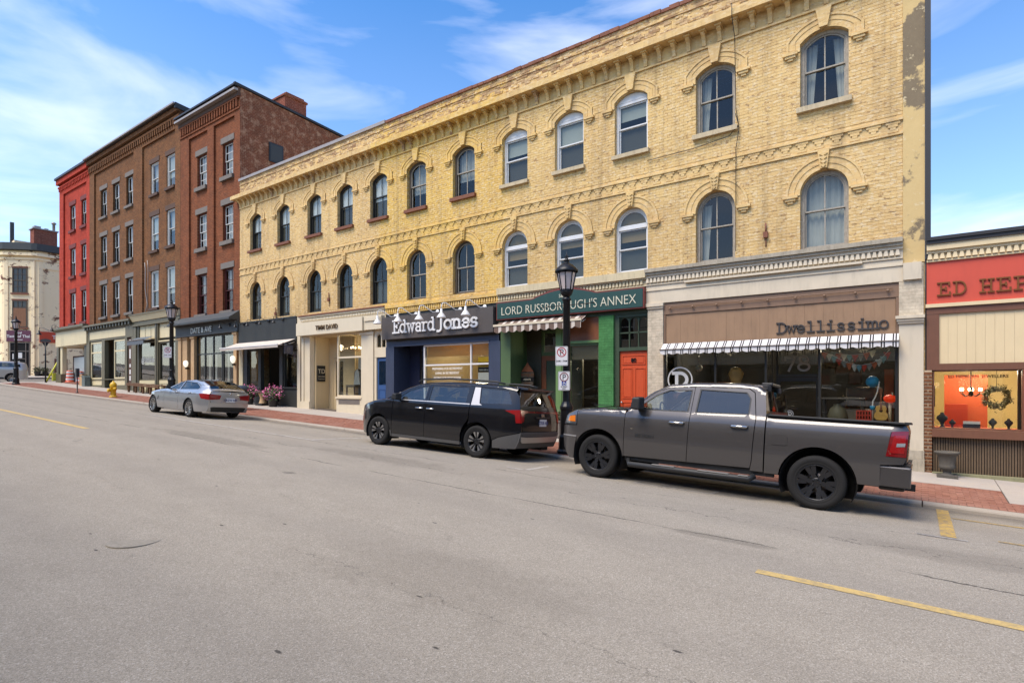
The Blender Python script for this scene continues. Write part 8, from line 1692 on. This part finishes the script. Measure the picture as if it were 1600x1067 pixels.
def build_van():
    c = Car('minivan', 'glossy black minivan with roof rails parked before the dark grey sign shop', 'minivan', yvan)
    af, ar = (3.09, .365, .43), (0, .365, .44)
    hl = [(3.45, .90), (3.50, 1.05), (3.86, .97), (3.975, .82), (3.98, .74), (3.75, .80)]
    c.side('fender', [(2.62, .26), (2.62, 1.165), (2.86, 1.18), (3.3, 1.115), (3.855, .985), (3.98, .82), (3.985, .55), (3.88, .26)] + arch_pts(*af, .26), M_VAN, [hl]); h = c.side('headlight', hl, M_HEADDK, off=.003); c.side('fender_trim', [(2.63, .265), (2.63, .40), (2.68, .42)] + [(x, z) for x, z in arch_pts(3.09, .365, .50, .30, forward=False)][:0] + [(2.655, .265)], M_CLAD, off=.004, flange=0)
    w1 = [(2.46, 1.215), (1.60, 1.215), (1.59, 1.555), (1.88, 1.505), (2.2, 1.395)]; w2 = [(1.47, 1.215), (.37, 1.225), (.36, 1.575), (1.46, 1.562)]; w3 = [(-.04, 1.235), (.02, 1.575), (-.72, 1.545), (-.86, 1.26)]
    d1 = c.side('front_door', [(2.61, .34), (1.555, .34), (1.545, 1.20), (1.535, 1.605), (1.9, 1.553), (2.24, 1.433), (2.605, 1.245)], M_VAN, [w1]); d2 = c.side('sliding_door', [(1.545, .34), (.465, .34), (.46, .48), (.41, .63), (.31, .77), (.255, .83), (.235, 1.22), (.23, 1.605), (1.525, 1.608), (1.535, 1.20)], M_VAN, [w2])
    q = c.side('quarter_panel', [(.225, .835), (.222, 1.60), (-.7, 1.572), (-.90, 1.535), (-.99, 1.42), (-1.05, 1.2), (-1.09, 1.0), (-1.11, .8), (-1.12, .66), (-.60, .52), (-.45, .45)] + [p for p in arch_pts(*ar, .45, forward=False) if p[0] < .28], M_VAN, [w3, [(-.73, 1.115), (-.93, 1.135), (-1.062, 1.145), (-1.103, .86), (-1.0, .855), (-.97, 1.03)]])
    c.side('rear_corner_cladding', [(-.445, .43), (-.60, .505), (-1.118, .645), (-1.07, .42), (-1.0, .29), (-.44, .27)], M_CLAD); c.side('sill', [(2.61, .255), (2.61, .33), (.467, .33), (.467, .255)], M_CLAD, off=.004); c.side('sill_trim', [(2.55, .405), (2.55, .425), (.55, .425), (.55, .405)], M_SATIN, off=.006, flange=0, step=.3) if False else None
    c.side('window', w1, M_CGLASSF, off=-.01, flange=0, parent=d1); c.side('window', w2, M_CGLASS, off=-.01, flange=0, parent=d2); c.side('window', w3, M_CGLASS, off=-.006, flange=0, parent=q); c.side('silver_pillar', [(.20, 1.18), (.20, 1.59), (.045, 1.59), (-.02, 1.235), (-.10, 1.19)], M_SATIN, off=.005, parent=q)
    c.side('belt_trim', [(2.45, 1.185), (2.45, 1.20), (-.85, 1.228), (-.87, 1.205), (.2, 1.175)][:0] or [(2.50, 1.178), (2.50, 1.20), (.24, 1.208), (.24, 1.186)], M_SATIN, off=.006, flange=0, step=.3)
    c.side('roof_side', [(2.86, 1.188), (2.26, 1.478), (1.9, 1.598), (1.55, 1.653), (.9, 1.688), (0, 1.683), (-.7, 1.648), (-.928, 1.605), (-.90, 1.545), (-.7, 1.582), (.22, 1.612), (1.53, 1.618), (1.9, 1.562), (2.245, 1.442), (2.61, 1.252), (2.63, 1.178)], M_VAN, step=.05)
    tl = c.side('tail_light', [(-.73, 1.115), (-.93, 1.135), (-1.062, 1.145), (-1.103, .86), (-1.0, .855), (-.97, 1.03)], M_TAIL, off=.008, step=.05)
    c.box('inner_body', M_DARKER, (-.95, 3.75, -.58, .58, .28, .95), (.5, 2.6, -.93, .93, .30, 1.14), (-.95, -.5, -.78, .78, .4, 1.1), (2.55, 2.64, -.93, .93, .3, 1.1), (-.9, .3, -.86, .86, .84, 1.12), (3.1, 3.7, -.55, .55, .3, 1.0))
    for dr, hx, hz in ((d1, 1.72, 1.02), (d2, 1.38, 1.02)):
        for sg, d in zip((1, -1), dr): mb = MB(); y = yvan(hx, hz); mb.tube([(hx + a, sg * (y + b), hz) for a, b in ((-.11, 0), (-.09, .035), (.09, .035), (.11, 0))], .016, 8); mb.build('handle', M_CHROME if True else M_VAN, d, local=True)
    for sg, d in zip((1, -1), d1):
        mb = MB(); mb.hexa([(2.30, sg * 1.0, 1.17), (2.46, sg * 1.0, 1.17), (2.48, sg * 1.20, 1.19), (2.32, sg * 1.20, 1.19), (2.30, sg * 1.0, 1.34), (2.42, sg * 1.0, 1.34), (2.44, sg * 1.20, 1.33), (2.32, sg * 1.20, 1.33)]); mb.box(2.36, 2.42, sg * .94, sg * 1.02, 1.17, 1.21); mb.build('mirror', M_BLKPL, c.r, local=True, bevel=.03)
        mb = MB(); mb.tube([(2.0, sg * .74, 1.66), (1.85, sg * .75, 1.72), (1.0, sg * .76, 1.765), (-.3, sg * .75, 1.745), (-.55, sg * .74, 1.70)], .02, 8); mb.build('roof_rail', M_BLKPL, c.r, local=True)
    c.loft('hood', [(2.85, 1.19), (3.3, 1.12), (3.86, .99)], M_VAN, crown=.06, bow=.06, power=3); c.loft('windscreen', [(2.85, 1.19), (2.26, 1.48), (1.9, 1.60), (1.75, 1.625)], M_CGLASSF, bow=.22, crown=.03); c.loft('roof', [(1.75, 1.625), (1.55, 1.655), (.9, 1.69), (0, 1.685), (-.7, 1.65), (-.93, 1.61)], M_VAN, crown=.05)
    c.end('front_bumper', [(-.60, .26), (.60, .26), (.64, .6), (.64, .97), (-.64, .97), (-.64, .6)], [(3.88, .26), (3.985, .55), (3.985, .82), (3.86, .99)], .12, M_BLKPL, sgn=1)
    wr = [(-.66, 1.24), (.66, 1.24), (.615, 1.545), (-.615, 1.545)]
    t_ = c.end('tailgate', [(-.80, .68), (.80, .68), (.835, .86), (.83, 1.17), (.77, 1.40), (.70, 1.585), (-.70, 1.585), (-.77, 1.40), (-.83, 1.17), (-.835, .86)], VR, .05, M_VAN, [wr]); c.end('rear_window', wr, VR, .05, M_CGLASS, off=-.006, parent=t_, flange=0)
    c.end('light_bar', [(-.70, 1.085), (.70, 1.085), (.70, 1.125), (-.70, 1.125)], VR, .05, M_TAILD, off=.012, parent=t_, flange=.012)
    for sg in (1, -1): c.end('tail_light', [(sg * .855, .86), (sg * .855, 1.14), (sg * .60, 1.13), (sg * .62, 1.08), (sg * .74, 1.06), (sg * .77, .90)], VR, .05, M_TAIL, off=.012, step=.06, flange=.012)
    c.end('rear_bumper', [(-.88, .30), (.88, .30), (.87, .645), (.78, .665), (-.78, .665), (-.87, .645)], VR, .05, M_CLAD, step=.1); c.end('skid_plate', [(-.80, .46), (-.74, .42), (.74, .42), (.80, .46), (.84, .56), (.62, .545), (-.62, .545), (-.84, .56)], VR, .05, M_SATIN, off=.014, flange=.015)
    mb = MB(); mb.hexa([(-.88, -.70, 1.60), (-1.06, -.60, 1.58), (-1.06, .60, 1.58), (-.88, .70, 1.60), (-.80, -.68, 1.67), (-1.10, -.58, 1.63), (-1.10, .58, 1.63), (-.80, .68, 1.67)]); mb.build('spoiler', M_VAN, c.r, local=True, bevel=.015)
    plate_on(c, -1.165, .87, 'CTKR 418'); mb = MB(); mb.box(-1.18, -1.15, -.30, .30, .97, 1.0); mb.build('plate_garnish', M_BLKPL, t_, local=True)
    me = text_mesh('KIA', .085, .006, .006); me.materials.clear(); me.materials.append(M_CHROME); o = D.objects.new('badge', me); COL.objects.link(o); o.parent = t_; o.location = (-1.155, 0, 1.01); o.rotation_euler = (rad(90), 0, rad(-90))
    mb = MB(); mb.tube([(-1.02, -.25, 1.26), (-1.10, .15, 1.30)], .012, 6); mb.build('wiper', M_BLKPL, t_, local=True)
    well(c, af[0], af[1], .42, .95, .58); well(c, ar[0], ar[1], .43, .95, .58)
    for x in (3.09, 0):
        for sg in (1, -1): wheel(c, x, sg, .955, .365, .235, .238, 'van', M_RIMBLK, M_RIMSIL)
    seats(c, (1.85, .85, .0), (.42, -.42), .62, M_SEAT); steering(c, 2.25, .42, 1.12); c.box('dashboard', M_BLKPL, (2.3, 2.8, -.85, .85, .8, 1.14)); mb = MB(); mb.tube([(3.09, -.8, .36), (3.09, .8, .36)], .05, 8); mb.tube([(0, -.8, .36), (0, .8, .36)], .06, 8); mb.build('axle', M_DARKER, c.r, local=True); c.box('exhaust', M_DARKER, (-1.0, -.3, -.6, -.3, .22, .36))
    return c
van = build_van(); place(van, (-7.99, 9.66), (-11.03, 9.48), 1.86 * .978, .978)

# ---- silver four door coupe
BT = [(3.59, .5), (3.52, .66), (3.2, .79), (2.3, .93), (1.75, .985), (1.05, 1.26), (.68, 1.335), (.1, 1.365), (-.35, 1.33), (-.78, 1.19), (-.98, 1.06), (-1.10, .995)]
BR = [(-1.10, .995), (-1.12, .9), (-1.13, .75), (-1.125, .6), (-1.09, .4), (-1.0, .24)]
def ybmw(x, z):
    y = .905
    if z < .93: y -= .06 * max(0, (.5 - z) / .3) ** 2 + .035 * max(0, (z - .66) / .27) ** 2
    else: y = .87 - .50 * (z - .93)
    if x > 2.6: y -= .36 * ((x - 2.6) / 1.0) ** 2.4
    if x < -.45: y -= .20 * ((-.45 - x) / .68) ** 2.2
    if x < .2 and z > .95: y -= .10 * min(1, (.2 - x) / .9) * min(1, (z - .95) / .2)
    d = interp(BT, x) - z; r = .05
    if -1e-6 <= d < r: y -= r - math.sqrt(max(0, r * r - (r - max(d, 0)) ** 2))
    return max(y, .2)
def build_coupe():
    c = Car('sedan', 'silver four door sedan parked outside the dark hooded shop', 'car', ybmw)
    af, ar = (2.81, .33, .375), (0, .33, .38)
    hl = [(3.0, .70), (3.02, .80), (3.2, .775), (3.5, .65), (3.55, .56), (3.3, .60)]
    c.side('fender', [(1.885, .23), (1.87, .955), (2.3, .92), (3.2, .782), (3.515, .655), (3.585, .5), (3.58, .35), (3.46, .21), (3.2, .21)] + arch_pts(*af, .23), M_BMW, [hl]); c.side('headlight', hl, M_HEADL, off=.003)
    c.side('fender_vent', [(2.33, .52), (2.30, .68), (2.34, .68), (2.37, .56)], M_BLKPL, off=.005, flange=0)
    w1 = [(1.56, .985), (.86, 1.0), (.77, 1.275), (1.02, 1.205)]; w2 = [(.74, 1.003), (-.40, 1.045), (-.44, 1.10), (-.10, 1.25), (.66, 1.29)]
    d1 = c.side('front_door', [(1.875, .235), (.80, .235), (.775, .98), (.70, 1.306), (1.045, 1.228), (1.70, .985), (1.86, .95)], M_BMW, [w1]); d2 = c.side('rear_door', [(.79, .235), (.42, .235), (.385, .42), (.27, .62), (.05, .73), (-.3, .86), (-.50, 1.03), (-.47, 1.12), (-.1, 1.285), (.69, 1.318), (.765, .98)], M_BMW, [w2])
    tl = [(-.66, .885), (-.93, .905), (-1.105, .905), (-1.118, .69), (-.80, .72)]
    c.side('quarter_panel', [(.375, .43), (.26, .628), (.045, .74), (-.31, .87), (-.515, 1.035), (-.485, 1.125), (-.36, 1.19), (-.78, 1.185), (-.98, 1.055), (-1.095, .993), (-1.12, .9), (-1.13, .75), (-1.125, .6), (-1.09, .4), (-1.0, .245), (-.36, .235)] + [p for p in arch_pts(*ar, .235, forward=False) if not (p[0] > .30 and p[1] < .43)], M_BMW, [tl])
    c.side('roof_side', [(1.75, .983), (1.05, 1.258), (.68, 1.333), (.1, 1.363), (-.35, 1.328), (-.78, 1.19), (-.36, 1.198), (-.1, 1.293), (.69, 1.326), (1.05, 1.236), (1.70, .993)], M_BMW, step=.05)
    for d, w in ((d1, w1), (d2, w2)):
        c.side('window', w, M_CGLASS, off=-.008, flange=0, parent=d); n_ = len(w); cxm, czm = sum(p[0] for p in w) / n_, sum(p[1] for p in w) / n_; c.side('window_trim', [(x + (x - cxm) * .05, z + (z - czm) * .10) for x, z in w], M_BLKPL, [w], off=.004, flange=.008, parent=d, step=.2)
    c.side('tail_light', tl, M_TAIL, off=.006, step=.05); c.side('crease_shade', [(2.2, .80), (2.2, .812), (-.68, .868), (-.68, .852)], M_CLAD, off=.0015, flange=0, step=.2); c.side('sill', [(1.88, .19), (1.88, .228), (.42, .228), (.42, .19)], M_BMW, off=.01)  # the crease is a thin dark strip painting its shade on a smooth side
    c.box('inner_body', M_DARKER, (-.9, 3.4, -.5, .5, .24, .75), (.45, 2.35, -.82, .82, .26, .93), (-.95, -.42, -.68, .68, .3, .85), (-.9, .4, -.78, .78, .74, .93))
    for dr, hx, hz in ((d1, .95, .875), (d2, -.02, .895)):
        for sg, d in zip((1, -1), dr): mb = MB(); y = ybmw(hx, hz); mb.tube([(hx + a, sg * (y + b), hz) for a, b in ((-.10, 0), (-.08, .03), (.08, .03), (.10, 0))], .014, 8); mb.build('handle', M_BMW, d, local=True)
    for sg in (1, -1): mb = MB(); mb.hexa([(1.38, sg * .90, .96), (1.50, sg * .90, .96), (1.50, sg * 1.05, .98), (1.40, sg * 1.05, .98), (1.38, sg * .90, 1.08), (1.46, sg * .90, 1.08), (1.46, sg * 1.05, 1.08), (1.40, sg * 1.05, 1.08)]); mb.box(1.42, 1.46, sg * .84, sg * .92, .95, .98); mb.build('mirror', M_BLKPL, c.r, local=True, bevel=.025)
    c.loft('hood', [(1.75, .985), (2.3, .93), (3.2, .79), (3.52, .66)], M_BMW, crown=.07, bow=.05, power=3); c.loft('windscreen', [(1.75, .985), (1.05, 1.26), (.80, 1.31)], M_CGLASSF, bow=.14, crown=.03); c.loft('roof', [(.80, 1.31), (.68, 1.335), (.1, 1.365), (-.33, 1.332)], M_BMW, crown=.04); c.loft('rear_window', [(-.35, 1.33), (-.78, 1.19), (-.96, 1.075)], M_CGLASS, bow=-.04, crown=.045); c.loft('boot_lid', [(-.96, 1.075), (-1.06, 1.015), (-1.12, 1.0)], M_BMW, crown=.03, bow=-.04)
    c.end('front_bumper', [(-.5, .22), (.5, .22), (.52, .6), (-.52, .6)], [(3.46, .21), (3.58, .35), (3.585, .5), (3.52, .66)], .12, M_BLKPL, sgn=1)
    t_ = c.end('boot_face', [(-.66, .60), (.66, .60), (.70, .72), (.70, .99), (-.70, .99), (-.70, .72)], BR, .06, M_BMW)
    for sg in (1, -1): c.end('tail_light', [(sg * .745, .69), (sg * .745, .905), (sg * .33, .865), (sg * .38, .72)], BR, .06, M_TAIL, off=.012, step=.06, flange=.012)
    c.end('rear_bumper', [(-.72, .25), (.72, .25), (.73, .595), (-.73, .595)], BR, .06, M_BMW, [[(-.60, .26), (.60, .26), (.66, .42), (.56, .44), (-.56, .44), (-.66, .42)]]); c.end('diffuser', [(-.60, .26), (.60, .26), (.66, .42), (.56, .44), (-.56, .44), (-.66, .42)], BR, .06, M_BLKPL, off=-.01)
    plate_on(c, -1.20, .70, 'CRZW 947'); mb = MB(); mb.lathe([(.001, 0), (.038, 0), (.038, .01), (.001, .012)], (-1.185, 0, .93), 14, 'x'); mb.build('badge', M_CHROME, t_, local=True); c.box('plate_recess', M_BMW, (-1.187, -1.17, -.3, .3, .60, .80), parent=t_)
    well(c, af[0], af[1], .365, .87, .55); well(c, ar[0], ar[1], .37, .86, .55)
    for x in (2.81, 0):
        for sg in (1, -1): wheel(c, x, sg, .885, .328, .225, .24, 'multi', M_RIMSIL)
    seats(c, (1.0, .1), (.38, -.38), .42, M_SEAT); steering(c, 1.35, .38, .88); c.box('dashboard', M_BLKPL, (1.4, 1.75, -.78, .78, .7, .95)); mb = MB(); mb.tube([(2.81, -.75, .33), (2.81, .75, .33)], .05, 8); mb.tube([(0, -.75, .33), (0, .75, .33)], .05, 8); mb.build('axle', M_DARKER, c.r, local=True); mb = MB(); mb.prism([(.32, 1.40), (.18, 1.40), (.15, 1.455)], -.012, .012); mb.v = [(x - .45, y, z) for x, y, z in mb.v]; mb.build('antenna_fin', M_BMW, c.r, local=True)
    return c
cp = build_coupe(); place(cp, (-20.81, 9.42), (-23.53, 9.37), 1.72 * SV, SV)

# ---- pale silver suv crossing at the top of the street
ST = [(3.45, .8), (3.3, .98), (2.5, 1.1), (2.1, 1.14), (1.4, 1.5), (.9, 1.6), (.1, 1.62), (-.5, 1.57), (-.72, 1.52)]
SR = [(-.72, 1.52), (-.86, 1.1), (-.9, .7), (-.85, .35)]
def ysuv(x, z):
    y = .92
    if z > 1.12: y = .90 - .34 * (z - 1.12)
    if x > 2.7: y -= .28 * ((x - 2.7) / .75) ** 2
    if x < -.4: y -= .10 * ((-.4 - x) / .5) ** 2
    d = interp(ST, x) - z; r = .05
    if -1e-6 <= d < r: y -= r - math.sqrt(max(0, r * r - (r - max(d, 0)) ** 2))
    return y
def build_suv():
    c = Car('suv', 'pale silver sport utility car at the far street corner behind the distant lamp', 'car', ysuv); af, ar = (2.65, .35, .41), (0, .35, .42)
    w1 = [(1.75, 1.17), (.95, 1.18), (.93, 1.50), (1.35, 1.42)]; w2 = [(.85, 1.18), (-.5, 1.22), (-.45, 1.45), (.1, 1.52), (.83, 1.51)]
    c.side('body_side', [(3.4, .30), (3.46, .6), (3.44, .8), (3.3, .975), (2.5, 1.095), (2.1, 1.138), (1.4, 1.498), (.9, 1.598), (.1, 1.618), (-.5, 1.568), (-.72, 1.515), (-.86, 1.1), (-.9, .7), (-.85, .35)] + [(-.41, .30)] + arch_pts(*ar, .30, forward=False) + arch_pts(*af, .30, forward=False), M_SUV, [w1, w2], step=.1)
    c.side('window', w1, M_CGLASS, off=-.008, flange=0); c.side('window', w2, M_CGLASS, off=-.008, flange=0); c.side('cladding', [(2.2, .27), (2.2, .40), (.45, .40), (.45, .27)], M_BLKPL, off=.006, flange=.0)
    c.loft('hood', [(2.1, 1.14), (2.5, 1.1), (3.3, .98)], M_SUV, crown=.05); c.loft('windscreen', [(2.1, 1.14), (1.4, 1.5), (1.1, 1.56)], M_CGLASSF, bow=.15); c.loft('roof', [(1.1, 1.56), (.9, 1.6), (.1, 1.62), (-.5, 1.57), (-.72, 1.52)], M_SUV, crown=.04)
    c.end('tailgate', [(-.8, .36), (.8, .36), (.78, 1.1), (.68, 1.5), (-.68, 1.5), (-.78, 1.1)], SR, .08, M_SUV, [[(-.62, 1.15), (.62, 1.15), (.56, 1.42), (-.56, 1.42)]]); c.end('rear_window', [(-.62, 1.15), (.62, 1.15), (.56, 1.42), (-.56, 1.42)], SR, .08, M_CGLASS, flange=0)
    for sg in (1, -1): c.end('tail_light', [(sg * .79, .95), (sg * .77, 1.12), (sg * .5, 1.08), (sg * .52, .98)], SR, .08, M_TAIL, off=.01, step=.06)
    c.end('front_face', [(-.7, .32), (.7, .32), (.68, .95), (-.68, .95)], [(3.4, .3), (3.46, .6), (3.44, .8), (3.3, .98)], .1, M_BLKPL, sgn=1); c.box('inner_body', M_DARKER, (-.7, 3.2, -.5, .5, .3, 1.0), (.45, 2.2, -.85, .85, .3, 1.05))
    well(c, af[0], af[1], .40, .88, .55); well(c, ar[0], ar[1], .41, .86, .55)
    for x in (2.65, 0):
        for sg in (1, -1): wheel(c, x, sg, .90, .345, .22, .235, 'multi', M_RIMSIL)
    seats(c, (1.1, .2), (.4, -.4), .55, M_SEAT); return c
sv = build_suv()
def xroad(x, y): return road_z(x, min(y, YK)) + (0.012 * (y - YK) if y > YK else 0)
place(sv, (-57.2, 12.85), (-57.9, 10.25), 1.7, 1.0, xroad)
# ------------------------------------------------------------------ the row behind the camera, mirrored in the shop glass
def opp(x0, x1, h, mwall, label, seed):
    R_ = random.Random(seed); t = thing('shop_building', label, 'building', ((x0 + x1) / 2, -4.6, gx((x0 + x1) / 2) - 1.7)); zg = gx((x0 + x1) / 2) - 1.9
    part('wall', mwall, t, (x0, x1, -12, -4.2, zg + 3.4, zg + h), (x0, x0 + .4, -12, -4.2, zg - .8, zg + 3.4), (x1 - .4, x1, -12, -4.2, zg - .8, zg + 3.4), (x0 + .4, x1 - .4, -12, -5.4, zg - .8, zg + 3.4)); part('cornice', M_WHTTRIM, t, (x0, x1, -4.2, -3.9, zg + h - .5, zg + h - .1), (x0 + .4, x1 - .4, -4.2, -4.0, zg + 3.0, zg + 3.4))
    shop = part('shop_window', M_CGLASS, t, (x0 + .5, x1 - .5, -4.3, -4.26, zg + .7, zg + 2.9)); part('bulkhead', M_OLIVEDK, t, (x0 + .4, x1 - .4, -4.32, -4.2, zg - .8, zg + .7))
    n = int((x1 - x0) / 2.2)
    for f in range(int((h - 3.6) / 3)):
        for k in range(n):
            xc = x0 + (k + .5) * (x1 - x0) / n; z = zg + 4.2 + f * 3; w = part('window', M_WSASH, t, (xc - .5, xc + .5, -4.2, -4.15, z, z + 1.7)); part('pane', M_BLACKFR, w, (xc - .42, xc + .42, -4.149, -4.14, z + .08, z + .82), (xc - .42, xc + .42, -4.149, -4.14, z + .9, z + 1.62))
OPL = ['brick row building across the street with white cornice', 'pale stone building across the street', 'cream painted shop across the street', 'white trimmed shop building across the street', 'cream stone corner shop across the street']
for k, (a, b_, h, m) in enumerate(((-60, -47, 7.6, M_BROWN), (-46.9, -36, 7.4, M_GREYSTONE), (-35.9, -24, 7.6, M_CREAM), (-23.9, -12, 7.2, M_WHTTRIM), (-11.9, 3, 7.6, M_LEDGE), (3.1, 16, 7.2, M_RB))): opp(a, b_, h, m, (OPL + ['low red brick shop across the street'])[k], k)
sheet('near_pavement', XS, [-4.3, -2.5, -.55], lambda x, y: road_z(x, -.4) + .13 + .02 * (-.4 - y), M_CONC)
mb = MB()
for i in range(len(XS) - 1):
    a, b_ = XS[i], XS[i + 1]; mb.hexa([(a, -.55, road_z(a, -.4) - .2), (b_, -.55, road_z(b_, -.4) - .2), (b_, -.39, road_z(b_, -.4) - .2), (a, -.39, road_z(a, -.4) - .2), (a, -.55, road_z(a, -.4) + .133), (b_, -.55, road_z(b_, -.4) + .133), (b_, -.39, road_z(b_, -.4) + .128), (a, -.39, road_z(a, -.4) + .128)])
mb.build('near_kerb', M_KERB)['kind'] = 'structure'
